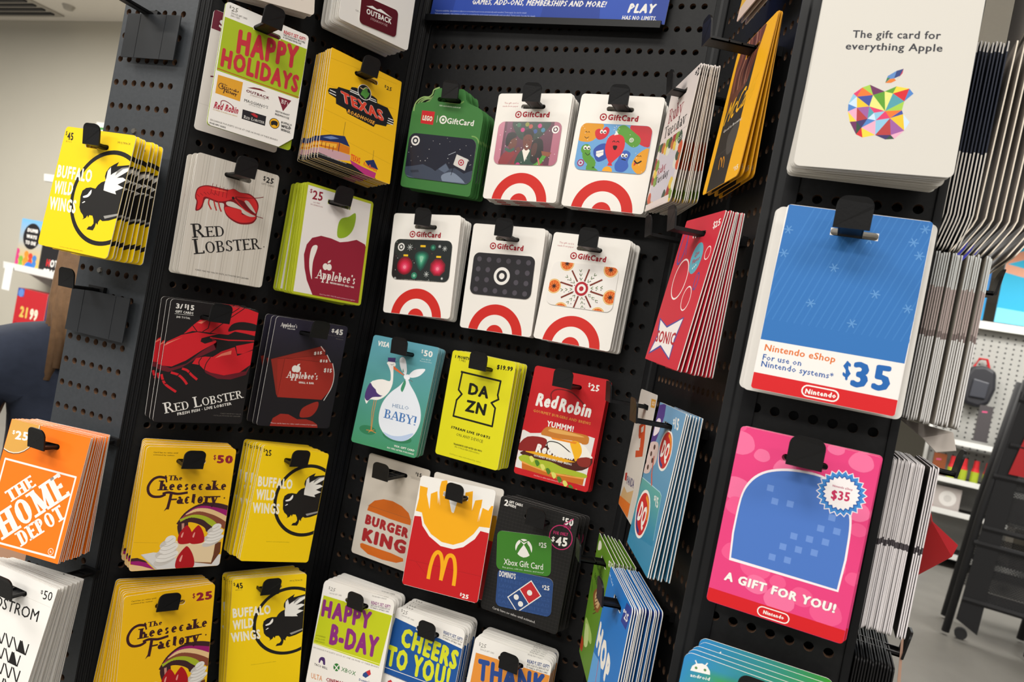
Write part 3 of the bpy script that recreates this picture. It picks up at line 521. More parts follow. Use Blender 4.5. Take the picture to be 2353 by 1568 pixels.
def d_lob15(a):
    a.bg('1c191a'); R_ = 'd3202b'; D = '6a1a26'
    a.p(D, [1.1, 73.7, 10.3, 76.7, 26.1, 70.5, 41, 55.2, 56.6, 42.1, 48.1, 36.5, 56.7, 51.2, 37.2, 63.2, 21.9, 75.2, 8.6, 81.2, -0.4, 79.4], L=1)
    a.p(R_, [-4.2, 56.9, 2.5, 47.6, 16.6, 38.6, 32.8, 33.7, 47.9, 34.6, 57.7, 32.9, 48.1, 36.5, 38.7, 40.1, 38, 44, 43.3, 46, 55.1, 41, 55.5, 43.5, 40.8, 53.9, 25.5, 66.7, 11.2, 74.8, -0, 74.4, -3.4, 66.6], L=2)
    a.p(R_, [18.7, 37.1, 26.9, 26.8, 33.8, 19.7, 45.3, 17.6, 60.4, 17.1, 66.9, 0, 84, -0.3, 100.6, 3.6, 99.6, 23.1, 99.8, 31.1, 88.7, 29.6, 75.2, 28.4, 68.1, 33.1, 55.2, 33.2, 42.5, 32.7, 27.8, 33], L=1)
    a.p('1c191a', [67.5, 29.3, 70.1, 21.1, 78.7, 16.9, 89.3, 16.3, 100.5, 18.3, 101.5, 24.8, 88.1, 25.7, 77.5, 26.2], L=3, sm=1)
    a.p('1c191a', [48.1, 36.5, 68.1, 33.1, 99.8, 31.1, 100.6, 36.3, 56.4, 40.8, 45.9, 38.1], L=2)
    for q in ([26.9, 26.8, 32.7, 33.1], [45.3, 17.6, 44.3, 28, 38.8, 32.4], [82.6, -0.1, 65.3, 15.2, 47.6, 32.7], [76.1, 0.8, 56.7, 17.5]): a.l('1c191a', q, .9, L=4)
    a.l(R_, [48.4, 38.4, 69.1, 39.3, 100.7, 37], 1.3, L=4); a.c('1c191a', *[42.6, 41.6], 2.4, L=4)
    a.p(D, [40.6, 69.3, 49.6, 79.5, 63.2, 85.1, 78.8, 85, 96.4, 78.2, 99.9, 65.9, 95.8, 74.2, 62.3, 79.3], L=1)
    a.p(R_, [32.7, 69.9, 36, 63.3, 45.5, 60.6, 54.3, 60.4, 63.4, 53.1, 78, 46.5, 82.3, 56.7, 92.2, 51.8, 99.8, 48.5, 99.9, 65.9, 88, 76.1, 70.3, 80.7, 54.5, 78.5, 46.5, 75.3, 40.8, 70.6], L=2)
    for q in ([42, 62.1, 39.8, 68.1, 44.1, 76.1], [51.8, 60.9, 48, 68.7, 46.9, 77.8]): a.l('1c191a', q, .9, L=4, sm=2)
    a.p(R_, [79.1, 45.1, 99.7, 39.1, 100.3, 47.1, 88.5, 53.5, 81.9, 54.1], L=2)
    a.p('f0806a', [57, 61.5, 63.8, 55.7, 74.8, 50.8, 74.8, 55.4, 64.2, 58.3], L=4); a.p('f0806a', [-3.8, 56.2, 2.7, 48.8, 18.1, 41, 8.3, 47, -2.3, 54.2], L=4); a.p('f0806a', [31.2, 23.1, 42.8, 17.9, 36.2, 23.8], L=4)
    for q in ([2.1, 84.8, 3.9, 89.6, 8.3, 95.6, 19.3, 102.5], [12.1, 81.6, 19.6, 83.6, 25.7, 88.2, 30, 93], [23.3, 76.4, 28.4, 77.9, 33.9, 82.6, 40.2, 87.2]): a.l(R_, q, 2.6, L=2, sm=2)
    for q in ([1.8, 91, 6.3, 90.1], [6.4, 94.4, 10.3, 93.6], [18.6, 84.9, 21.2, 82.2], [30.1, 81.6, 32.1, 78.2]): a.l('1c191a', q, 1, L=4)
    a.t('Red Lobster', [11.2, 128, 98.1, 105.6, 7.2, 116.2], WHT, L=4, b=.02, f='r', sc=1); a.t('FRESH FISH · LIVE LOBSTER', [25.5, 129.7, 84.8, 114.9, 24.6, 126.5], WHT, L=4, b=.04)
    a.t('3/', [6.2, 10, 13.6, 10, 5.9, 4.5], WHT, b=.05); a.t('$', [15.1, 8.2, 17.5, 8.3, 14.9, 3.9], WHT, b=.04); a.t('15', [18.4, 10.3, 25.9, 10.2, 18, 4.4], WHT, b=.06); a.t('GIFT CARDS', [6.2, 14.7, 25.7, 14.5, 6, 12], WHT, b=.05)
    a.l(WHT, [5.9, 16, 26.1, 15.7], .3); a.t('$45 TOTAL', [8.3, 20.3, 23.2, 20.3, 8.2, 18.2], WHT, b=.02)
    a.t('CARDS HAVE NO VALUE', [72.7, 126.2, 97.6, 126.5, 72.8, 124.9], GRY, L=4); a.t('UNTIL ACTIVATED BY CASHIER', [65.4, 128.8, 97.4, 129.2, 65.4, 127.5], GRY, L=4)
def applelogo(a, q, L=5):
    x, y, s = q
    a.c(WHT, x, y, 2.6*s, ry=3*s, L=L); a.c(WHT, x+2.8*s, y+.1*s, 2.6*s, ry=3*s, L=L); a.p(WHT, [x+1.4*s, y-2.6*s, x+2.2*s, y-4.2*s, x+4.4*s, y-5*s, x+3.8*s, y-3.2*s], L=L)
def d_apple45(a):
    a.bg('1e1b20'); a.p(('2e2a3c', '1e1b20', 0, 0, 0, 60), [-1, -1, 101, -1, 101, 60, -1, 60])
    a.t("Applebee's", [7.2, 11.8, 29.1, 11.4, 7, 7.1], WHT, b=.03, f='r'); a.t('GRILL & BAR', [16.5, 14.2, 27.2, 14, 16.4, 12.8], WHT, b=.04)
    a.t('$', [77.1, 10.2, 81.5, 10.4, 76.8, 5.4], WHT, b=.05); a.t('45', [82, 12.6, 94.2, 12.5, 81.6, 5.2], WHT, b=.07); a.t('No fees. No expiration.', [73.6, 15.1, 96.1, 15.2, 73.6, 13.5], GRY); a.t('Multipack', [85.7, 18.8, 96.4, 18.7, 85.6, 17.3], GRY)
    a.p('8f2a20', [3, 53.9, 67.2, 30.3, 73.7, 35, 78.1, 68.6, 19.8, 100.1, 17.7, 96.7], L=1); a.l('5a1a14', [3, 53.9, 67.2, 30.3], .5, L=2)
    a.p('a02c22', [11.1, 52.6, 18.9, 49.7, 77.3, 40.8, 84.1, 50.2, 87.5, 82.7, 19.8, 100.1], L=2); a.l('5a1a14', [11.1, 52.6, 77.3, 40.8], .5, L=3)
    a.p('a52d23', [20.7, 50.9, 87.7, 50.6, 92.8, 67.3, 92.1, 85.4, 81.4, 100.3, 20, 100.8], L=3); a.l('5a1a14', [20.7, 50.9, 20, 100.8], .4, L=4); a.l('5a1a14', [20.7, 50.9, 87.7, 50.6], .4, L=4)
    a.l(WHT, [87.5, 51.3, 92.6, 65.8, 92.3, 82.3, 84.7, 100.9], .9, L=4, sm=3); a.l(WHT, [66.4, 30.4, 72.9, 36.6], .8, L=2); a.l(WHT, [77.2, 40.5, 83.9, 49.5], .8, L=3)
    for q in ([58.6, 42.5, 70, 40.6, 58.1, 38.5], [68.5, 51, 80.1, 50.6, 68.2, 47.4], [76.8, 63.5, 88.7, 63.5, 76.3, 58.1]): a.t('$15', q, WHT, L=5, b=.08)
    applelogo(a, [36.2, 62.9] + [1.45]); a.t("Applebee's", [26.6, 75.3, 69.8, 74.5, 26.7, 66.7], WHT, L=5, b=.035, f='r'); a.t('GRILL & BAR', [44.9, 81.1, 66.3, 80.8, 44.6, 78.5], WHT, L=5, b=.06)
    a.p('a02c22', [17, 138.8, 19.3, 128, 28.4, 121.8, 39, 122, 52.3, 127.9, 64.6, 127.3, 74.6, 129.8, 81.8, 133.9, 83.6, 139.1], L=1, sm=0); a.p('a02c22', [55.1, 124.1, 55.8, 114.5, 63.9, 108.1, 76.9, 103.3, 77.6, 113.2, 71.5, 122.5, 62.6, 125.1], L=1, sm=2)
    a.t('These cards have no value until activated at register.', [17.7, 134.9, 82, 135.1, 17.5, 133.4], 'e0d0d0', L=3)
def d_cheese(a, amt='50'):
    a.bg('f3bd10')
    logo_cf(a, [6.4, 34.5, 1.254]); a.c('3a1820', *[94.1, 60.6], .9)
    a.t('$', [74.6, 13.8, 77.9, 13.9, 74, 8], '8f1c32', b=.03); a.t(amt, [79.1, 18.1, 97.8, 18.4, 78.5, 8.2], '8f1c32', b=.08)
    a.t('Card has no value until', [7.8, 7.3, 34, 7.6, 7.8, 5.8], '4a3a10', b=.02); a.t('activated by cashier.', [7.9, 10, 31.2, 10.4, 7.9, 8.7], '4a3a10', b=.02)
    # folded ribbon
    Q = [[48.2, 90.3, 54.3, 80.2, 65.2, 72.4, 78, 70.1, 89.4, 71.2, 100, 74.3], [52.4, 85.3, 60.4, 77.5, 70.8, 73.7, 84.4, 75.7, 99.6, 79.7], [56.6, 81.4, 64.7, 77, 76.8, 77.3, 88.6, 81.7, 99.6, 87.4], [53.8, 84.2, 66.3, 80.5, 79.9, 83.8, 90.7, 88.9, 99.4, 94.5], [50.1, 88.1, 61.4, 84.4, 72.5, 85.9, 83.2, 91.5, 88.6, 97.6], [48.6, 92.6, 58.6, 87.8, 69.8, 89.9, 77, 94.8, 82, 98.5]]
    for q, c in zip(Q, ('3f2226', '9c1a6c', 'e9c48e', '8a4a34', 'a8b52a', '3f2226')): a.l(c, q, 8, L=1, sm=3)
    a.p('f3bd10', [56.1, 89.5, 64.4, 90.3, 73.7, 94.7, 77.7, 99.5, 75.5, 107.6, 60.8, 103.5, 55.5, 96.3], L=2, sm=1)
    a.p('3f2226', [45, 93.6, 48.1, 89.2, 55.7, 88.3, 56.9, 95.2, 55, 100.9, 50.6, 107.6, 48, 104.1], L=3, sm=1); a.p('c48a7a', [49.5, 90.4, 52.2, 89.9, 53.1, 98.5, 50.5, 97.9], L=4)
    a.p('e9c48e', [0, 136.2, 13.3, 138.3, 27.2, 143.8, 0.2, 145.1], L=1); a.p('9c1a6c', [0.5, 132.4, 8.4, 131.8, 17.9, 135.2, 27.2, 143.8, 13.4, 138.8, 0.8, 135.7], L=2); a.p('3f2226', [0.6, 129.1, 7, 128.7, 15.5, 132.3, 19, 135.3, 8.5, 132.4, 0.5, 132.4], L=3)
    a.p('dcd9d6', [10.1, 125.2, 23.5, 123.2, 47.9, 126.9, 99.9, 130.1, 99.6, 143.7, 28.3, 143.8], L=4); a.p('c4c0bc', [10.1, 125.2, 11.6, 125.9, 29.7, 142.8, 28.3, 144.1], L=5)
    a.p('e8cfa6', [44.1, 110.7, 57.9, 113.9, 91.1, 115.6, 90.2, 141.3, 54.1, 133.6, 47.5, 131.5], L=6); a.p('f0dcb8', [44.1, 110.7, 73, 113.3, 91.6, 115.2, 90.3, 117.7, 51.6, 115.1], L=7)
    a.p('6a3a22', [91.1, 115.6, 97.7, 114.5, 98.4, 127.6, 90.2, 141.5, 89.4, 139.4, 90.8, 129.5], L=7); a.p('8a5a38', [69.8, 137.3, 89.4, 139.4, 90.2, 141.5, 71, 138.2], L=7)
    for x, y, w_, h_ in (([37.1, 120.6] + [13.5, 31]), ([87.3, 104.6] + [12.5, 24])):
        for k in range(6):
            t = k/5; ww = w_*(.95 - .5*t*t) if k else w_*.85
            a.c('e9e5df' if k % 2 else 'cfc9c2', x + (1 if k % 2 else -1)*1.2 + t*1.5, y + h_*(.42 - .78*t), ww, ry=h_*.17, L=8 + k % 2, rot=-.35)
            a.l('b9b2aa', [x - ww*.8, y + h_*(.46 - .78*t), x, y + h_*(.5 - .78*t), x + ww*.9, y + h_*(.36 - .78*t)], .5, L=11, sm=2)
    for (x, y), s_ in (([55.6, 105], 1), ([68.6, 105.5], 1), ([58.9, 133.4], 1.25)):
        a.p('b0141c', [x-8*s_, y+6*s_, x-7*s_, y-3*s_, x-2*s_, y-11*s_, x+1*s_, y-12*s_, x+6*s_, y-5*s_, x+9*s_, y+4*s_, x+7*s_, y+9*s_, x-4*s_, y+10*s_], L=12, sm=2)
        a.p('e89a90', [x-5*s_, y+1*s_, x-4*s_, y-3*s_, x-2.6*s_, y-4*s_, x-3.4*s_, y+2*s_], L=13, sm=1)
    a.l('c79413', [1.1, 110.6, 27.2, 112.4], .3)
def d_lego(a):
    a.bg('3f7a3c')
    a.l('8fae6a', [2.5, 34, 2.7, 26.7, 6.4, 20.2, 13.3, 15.8, 20.7, 14.9, 25.1, 11.1, 26.6, 5.4, 33.5, 2], 1.6, sm=3)
    a.l('7aa45a', [41.5, 18.1, 49.2, 19.2, 64.1, 18.8, 69.9, 15.7], 1.6, sm=2)
    a.t('Gift card sleeve included!', [37.4, 24.5, 67, 24.5, 37.4, 22.9], 'dfe8d8', b=.02)
    a.p('c8232c', [14.4, 32.4, 32.6, 32.3, 32.8, 48.7, 14.8, 48.4], L=1); a.t('LEGO', [16.6, 44.5, 30.7, 44.7, 16.7, 38.1], 'f3d21c', L=2, b=.16); a.t('LEGO', [16.8, 44.2, 30.4, 44.5, 17, 38.3], '1c1a19', L=3, b=.11); a.t('LEGO', [16.8, 44.2, 30.4, 44.5, 17, 38.3], WHT, L=4, b=.06)
    a.l(WHT, [37.4, 36.4, 37.5, 45.1], .5); x, y = [45.8, 40.8]; TGT(a, x, y, 5.2, WHT, '3f7a3c'); a.t('GiftCard', [51.5, 44.8, 88.4, 44, 51.7, 37.8], WHT, b=.03)
    a.l('7aa45a', [89, 56.5, 93.3, 56.8, 97.4, 59.3, 100.1, 63.9], 1.6, sm=2)
def c_lego(a):
    a.bg('1a1c2c'); H = a.H
    a.p('3d4658', [-1, 46, 10, 44, 26, 40, 40, 44, 46, 47, 60, 35, 66, 42, 74, 40, 88, 46, 101, 40, 101, H+1, -1, H+1], L=1)
    a.p('7f8ca0', [56, 52, 70, 46, 84, 52, 92, 60, 80, 66, 62, 62], L=2, sm=2); a.p('5b677c', [50, 44, 60, 36, 66, 43, 60, 48], L=2); a.p('2a3242', [8, 50, 20, 48, 22, 51, 10, 53], L=2)
    a.p('566178', [-1, 56, 20, 60, 50, 66, 101, 58, 101, H+1, -1, H+1], L=2)
    rn = random.Random(5)
    for k in range(22): a.c(WHT, rn.uniform(2, 98), rn.uniform(2, 38), rn.uniform(.3, .6), n=6, L=1)
    a.l('c8d0dc', [62, 24, 72, 19], .5, L=1); TGT(a, 10, 10, 6.5, WHT, '1a1c2c', L=3); a.p('d9d6d2', [74, 22, 92, 27, 89, 42, 71, 36], L=3); TGT(a, 82, 32, 4.2, 'b3203c', 'd9d6d2', L=4); a.l('1a1c2c', [72, 36, 70, 50], .9, L=3)
BULL = [48.9, 136.4, 37.4]
def d_tgt(a, paper=0):
    a.bg('f1ede6'); H = a.H
    r = 36; cy = H + 3
    a.c('cf2a22', 50, cy, 37.5, L=1, n=64); a.c('f1ede6', 50, cy, 24.5, L=2, n=56); a.c('cf2a22', 50, cy, 12, L=3, n=40)
    x, y = 31.5, 26.4; TGT(a, x, y, 4.4, 'a81f2e', 'f1ede6'); a.t('GiftCard', [37.2, 29.6, 73.5, 29.6, 37.2, 22.6], 'a81f2e', b=.07)
    if paper: a.t('This gift card is', [9.5, 13.2, 29, 13.2, 9.5, 11], 'b34a55'); a.t('made from paper', [8, 17, 29.5, 17, 8, 14.8], 'b34a55')
def c_people(a):
    a.bg('8c4a5e'); H = a.H
    a.p('c2788c', [-1, -1, 10, -1, 10, H+1, -1, H+1]); a.p('b0687c', [88, -1, 101, -1, 101, H+1, 88, H+1]); a.p('5e2f42', [10, -1, 88, -1, 88, H+1, 10, H+1]); a.p('74405a', [14, -1, 22, -1, 22, H+1, 14, H+1], L=1)
    a.p('24382c', [26, -1, 80, -1, 76, 14, 62, 26, 40, 26, 28, 14], L=1, sm=2)
    for x, y, c in ((33, 5, '2c6a4a'), (40, 12, 'c2307a'), (46, 4, '8a8a2a'), (66, 6, 'c2307a'), (60, 14, '2c4a8a'), (72, 12, '3a7a9a'), (52, 7, 'b04a3a')): a.c(c, x, y, 3.2, L=2)
    a.p('8c2a30', [10, H+1, 12, 50, 22, 42, 34, 46, 38, H+1], L=2, sm=1); a.p('6b3a2c', [20, 26, 32, 24, 33, 36, 26, 40, 20, 36], L=3, sm=2); a.p('1c1416', [15, 26, 18, 17, 28, 16, 32, 22, 24, 27, 20, 36, 16, 34], L=4, sm=2); a.l('2f5a4a', [17, 40, 24, 43, 30, 40], 4, L=4, sm=2); a.l('7a3038', [26, 62, 34, 50, 38, 42], 5, L=4, sm=2); a.c('6b3a2c', 37, 40, 3, L=5)
    a.p('254536', [36, H+1, 38, 48, 46, 40, 58, 40, 66, 48, 68, H+1], L=3, sm=1); a.p('ece4d8', [44, 42, 50, 58, 56, 42, 52, 38, 47, 38], L=4); a.p('6b3426', [44, 20, 56, 20, 57, 34, 50, 42, 44, 34], L=5, sm=2); a.p('17110f', [43, 22, 44, 13, 52, 11, 58, 15, 58, 24, 54, 19, 47, 19], L=6, sm=2); a.p('f4f0ea', [48, 35, 53, 35, 50.5, 37.5], L=6); a.l('2a1712', [46, 27, 48.5, 26.4], .6, L=6); a.l('2a1712', [51.5, 26.4, 54, 27], .6, L=6)
    a.p('17110f', [58, 30, 66, 24, 74, 28, 77, 46, 74, 60, 60, 58, 58, 44], L=6, sm=2); a.p('4e2a22', [60, 32, 66, 32, 66, 46, 61, 50, 58, 42], L=7, sm=2); a.p('8a2a3c', [62, H+1, 64, 62, 76, 58, 82, H+1], L=5)
    a.l('4f9a2c', [42, 66, 58, 68, 72, 60, 80, 48], 6, L=8, sm=3); a.l('d05a6a', [70, 52, 74, 62], 2, L=9); a.c('c2307a', 40, 63, 3.6, L=9); a.p('8a4a2c', [74, 42, 90, 44, 86, 50, 76, 48], L=9); TGT(a, 91, 11, 5.6, WHT, '5e2f42', L=9)
    for k in range(26): a.c(WHT, (k*29) % 95+3, (k*23) % 64+3, .55, n=6, L=10)
def eyes(a, x, y, s=1, L=6, face='1c1416', white=1):
    for d in (-2.1, 2.1):
        if white: a.c(WHT, x+d*s, y, 2*s, ry=2.4*s, L=L); a.c(face, x+d*s+.4*s, y+.6*s, 1*s, L=L+1)
        else: a.l(face, [x+(d-1.4)*s, y, x+d*s, y-1.3*s, x+(d+1.4)*s, y], .7*s, L=L, sm=2)
def c_balloons(a):
    a.bg('6fa6d8'); H = a.H
    a.p('e09a2c', [-1, -1, 30, -1, 30, 12, 20, 24, 8, 26, -1, 22], L=1, sm=1); a.p('c8323c', [70, -1, 101, -1, 101, 26, 88, 26, 76, 16], L=1, sm=1); a.p('e8a02c', [80, 52, 86, 38, 101, 30, 101, H+1, 92, H+1, 84, 60], L=1, sm=1)
    a.l('5d9a3c', [60, 9, 78, 21], 17, L=2); a.c('5d9a3c', 60, 9, 8.5, L=2); a.c('5d9a3c', 78, 21, 8.5, L=2)
    a.p('d0303c', [22, 10, 27, 7, 31, 9, 36, 4, 41, 7, 41, 13, 36, 20, 28, 22, 23, 17], L=3, sm=2); a.p('3a55a8', [24, 36, 32, 28, 42, 28, 46, 44, 34, 52, 27, 46], L=2, sm=2)
    a.l('5d9a3c', [14, 36, 16, 46, 24, 54, 24, 62, 32, H+4], 11, L=3, sm=3); a.c('5d9a3c', 13, 36, 7, L=3); a.p('3f63b8', [62, 40, 68, 34, 76, 38, 74, 48, 76, 56, 70, 63, 60, 62, 57, 54, 60, 47], L=3, sm=2)
    a.p('d8343c', [40, 25, 43, 17, 52, 13, 62, 16, 66, 26, 64, 38, 56, 48, 50, 53, 44, 45, 40, 35], L=5, sm=2); a.p('d8343c', [48, 52, 52, 52, 54, 56, 47, 56], L=5)
    a.c('f0a82c', 48, 64, 7, L=3)
    eyes(a, 11, 13, .9, white=0); a.l('1c1416', [8, 19, 11, 21, 14, 19], .7, L=6, sm=2); eyes(a, 33, 11, 1.1); eyes(a, 53, 24, 1.3, white=0); a.p('2a1216', [50, 29, 56, 29, 55, 34, 52, 34], L=6, sm=1); eyes(a, 14, 34, 1.2); a.l('1c1416', [13, 41, 17, 44, 20, 41], .8, L=6, sm=2)
    a.p(WHT, [28, 38, 38, 35, 39, 42, 33, 46, 29, 44], L=6); a.l('8a96b8', [28, 41, 39, 38], .5, L=7); eyes(a, 68, 41, 1.1); a.l('1c1416', [65, 46, 71, 47], 1.3, L=6); eyes(a, 88, 41, .9, white=0); a.l('1c1416', [83, 47, 87, 50, 92, 47], 1.8, L=6, sm=2); a.p('c8323c', [83, 49, 86, 51, 83, 54], L=7); a.ring(WHT, 74, 20, 3, .8, L=6); a.ring(WHT, 74, 20, 1.4, .6, L=6)
    a.l(WHT, [50, 9, 52, 14], .6, L=6); a.p(WHT, [49, 15, 55, 13.5, 51.5, 8.5], L=6)
    for k in range(7): import math as m_; a.l(WHT, [51+2.5*m_.cos(k*.9), 6+2.5*m_.sin(k*.9), 51+4.5*m_.cos(k*.9), 6+4.5*m_.sin(k*.9)], .5, L=6)
    for k in range(24): a.c(WHT, (k*41) % 94+3, (k*19) % 62+5, .5, n=6, L=2)
    TGT(a, 9, 55, 5, 'a03a6a', 'c8d8ea', L=5)
def c_merry(a):
    a.bg('1f2423')
    for x, y, r, c in ((22, 40, 13.5, 0), (79, 40, 13.5, 1)):
        n = 28 if not c else 8
        for k, cc in enumerate(('7c1022', 'a3152e', 'c41c3c', 'd62a50', 'e24a6c', 'f08a9c')): a.c(cc, x, y+k*.4, r*(1-k*.16), L=2+k, n=n, rot=.39)
        a.p('f2c21c', [x-4, y-17, x+4, y-17, x+4, y-14.2, x-4, y-14.2], L=3)
    for k, cc in enumerate(('16443a', '1c5f4a', '2c7f62', '4aa07e', '8ac8a8')):
        s_ = 1-k*.18; a.p(cc, [50, 47-k*3.2, 50-12*s_, 27, 50-7*s_, 27-9*s_, 50+7*s_, 27-9*s_, 50+12*s_, 27], L=2+k, sm=1)
    a.p('f2c21c', [46, 8, 55, 8, 55, 11, 46, 11], L=3)
    a.c('2c7f62', 40, 54, 5, L=2); a.c('8ac8a8', 40, 54, 2.2, L=3); a.c('1c5f4a', 68, 11, 4.5, L=2); a.c('4aa07e', 68, 11, 2, L=3)
    import math as m_
    for x, y, r in ((28, 12, 5), (61, 51, 4.5), (88, 12, 4), (79, 9, 2.5), (7, 60, 2.5), (88, 56, 2)):
        for k in range(4): a.l('d8dcd8', [x-r*m_.cos(k*.785), y-r*m_.sin(k*.785), x+r*m_.cos(k*.785), y+r*m_.sin(k*.785)], .5, L=2)
    for k in range(14): a.c('8a4a5a' if k % 2 else 'c8ccc8', (k*31) % 92+4, (k*27) % 60+5, .6, n=6, L=1)
    TGT(a, 12.5, 12, 6, WHT, '1f2423', L=3)
    a.t('MERRY CHRISTMAS', [19, 67, 80, 67, 19, 60.5], WHT, L=8, b=.02, f='r')
def c_dots(a):
    a.bg('262427')
    for r in range(4):
        for k in range(6):
            if r in (1, 2) and k in (2, 3): continue
            a.c('4f4a52', 10+k*16, 9.5+r*15, 3.8, L=1)
    TGT(a, 50, 32, 13, WHT, '262427', L=2)
def c_orange(a):
    import math as m_
    a.bg('f0ece6')
    for x, y in ((22, 2), (8, 36), (88, 4), (94, 42), (24, 68), (80, 68)):
        a.c('e0a83c', x, y, 10.5, L=1); a.c('f3d9a0', x, y, 9.6, L=2); a.c('e0661c', x, y, 8.8, L=3)
        for k in range(10): a.l('f0a050', [x, y, x+8.4*m_.cos(k*.628), y+8.4*m_.sin(k*.628)], .45, L=4)
        a.c('5a1c16', x, y, 2.4, L=5, n=8)
        for k in range(8): a.l('3a1410', [x, y, x+4*m_.cos(k*.785), y+4*m_.sin(k*.785)], .8, L=5)
    for k in range(8):
        t = k*.785+.2; a.l('7a2c1c', [50+14*m_.cos(t), 35+11*m_.sin(t), 50+34*m_.cos(t), 35+29*m_.sin(t)], 2.2, L=5)
        for j in range(3):
            t2 = t+.39; r = 14+j*7; x, y = 50+r*m_.cos(t2), 35+r*.85*m_.sin(t2)
            a.l('5a7040', [x, y, x+4*m_.cos(t2+.5), y+4*m_.sin(t2+.5)], .8, L=4); a.l('5a7040', [x, y, x+4*m_.cos(t2-.5), y+4*m_.sin(t2-.5)], .8, L=4); a.c('4a2a4a', x+2.5*m_.sin(t2)+2, y+3, .7, L=4, n=8)
    TGT(a, 50, 35, 10, 'b3202e', 'f0ece6', L=6)
def d_stork(a):
    a.bg(('5e9fb0', '3f8f62', 0, 0, 0, 150))
    a.c('2f7a54', *[21.5, 126.2], 13, ry=6, L=1); a.c('2f7a54', *[66.9, 125.8], 22, ry=7, L=1)
    a.p('f1eee9', [28.8, 33.5, 31.2, 36.1, 36.2, 42.7, 38.8, 49.7, 38.8, 56.5, 27.5, 56.2, 17.8, 59.1, 10.3, 64.4, 6.7, 74.2, 6.7, 84.8, 11.3, 92.7, 14.9, 86.2, 25.9, 84.7, 34.9, 79.1, 41.3, 70.3, 43.8, 59.3, 41.9, 46.1, 40.5, 38.9, 42.7, 33.9, 39.2, 30.1, 33.1, 30], L=2, sm=1)
    a.p('4a3472', [10.3, 64.4, 6.7, 74.2, 6.7, 84.8, 12, 88.6, 18.4, 82.4, 30.6, 79.2, 33.5, 73.3, 26.9, 74.7, 20.8, 71.4, 14.8, 68], L=3, sm=1); a.p('f1eee9', [14.6, 60.5, 12.4, 65.5, 19.6, 70.1, 23.6, 75.3, 31.9, 77.4, 35.2, 70, 31.1, 60.3], L=4, sm=2)
    a.p('3f2f66', [28.8, 26.3, 40.4, 24.6, 40.7, 29.5, 45.2, 29, 40.2, 30.7, 29.7, 31.6], L=4); a.p('e2703a', [39.6, 35.3, 58, 44.5, 57.4, 45.4, 40.3, 39.7], L=4); a.l('7a3a2a', [57.2, 44.7, 72.2, 50.7], .5, L=6)
    a.l('1c1a19', [35, 34.2, 36.9, 35, 39.1, 33.4], .5, L=5, sm=2)
    for q in ([21.9, 86, 22.2, 101.3, 26.8, 126.6], [25.1, 84.8, 25, 100.7, 27.3, 126.4], [19.8, 126.6, 26.6, 125.8, 34.8, 127.3], [23.8, 128.7, 26.6, 125.8, 31.4, 124]): a.l('d8873c', q, .8, L=3)
    a.p('e4eaf2', [63.3, 48.7, 54.2, 60.2, 43.3, 71.4, 35, 86.5, 33.6, 103.3, 38.3, 117.3, 50.2, 127.3, 66.3, 130.4, 80.6, 127.2, 91.2, 116, 95.4, 99, 91.4, 82.2, 81, 66.7, 70, 55.6], L=4, sm=2); a.p('b8cbe8', [45, 123.3, 58.3, 125.5, 72.9, 123, 89.5, 115.6, 80.6, 127.2, 66.3, 130.4, 54, 128.7], L=5, sm=1)
    a.p('eef1f4', [59.6, 44.2, 51.1, 36.9, 46.6, 25.7, 50.8, 21.6, 55.9, 25.5, 60.7, 38], L=5, sm=2); a.p('eef1f4', [65.3, 43.1, 71.8, 35.1, 85, 31.1, 86.4, 33.8, 80, 41.7, 69.4, 46], L=5, sm=2); a.p('eef1f4', [58, 44.5, 66.1, 42.9, 66.7, 48.8, 60, 49.3], L=6, sm=1); a.p('3f8f6a', [60.4, 50.8, 63.2, 55.4, 60.9, 66.6, 57.3, 62.5], L=6, sm=2); a.p('3f8f7a', [54.3, 36.2, 57.3, 41.6, 54.6, 40.7], L=6)
    a.t('HELLO', [50.8, 89.2, 75.3, 88, 50.3, 84.4], '5b7fa8', L=7, b=0); a.t('BABY!', [41, 105.1, 89.5, 105.4, 40.6, 93.6], '3f74b4', L=7, b=.03, f='r')
    a.t('VISA', [8.7, 13.7, 27, 13.4, 9.1, 6.7], WHT, L=2, b=.06); a.t('$', [76.1, 11.3, 78.6, 11.3, 75.5, 6.6], WHT, b=.03); a.t('50', [80.2, 14.7, 93.1, 14.4, 79.5, 6.9], WHT, b=.04); a.t('plus $5.00', [78.5, 19.5, 92, 19.2, 78.3, 18], 'd8e8e4'); a.t('Purchase Fee', [76.8, 22.7, 94, 22, 76.6, 21.2], 'd8e8e4')
    a.t('VISA GIFT CARD', [65.3, 138.7, 96.2, 138.5, 65.2, 136.2], WHT, b=.03); a.t('NO FEES AFTER PURCHASE', [56.1, 142.8, 96.1, 142.9, 56, 141], WHT, b=.02)
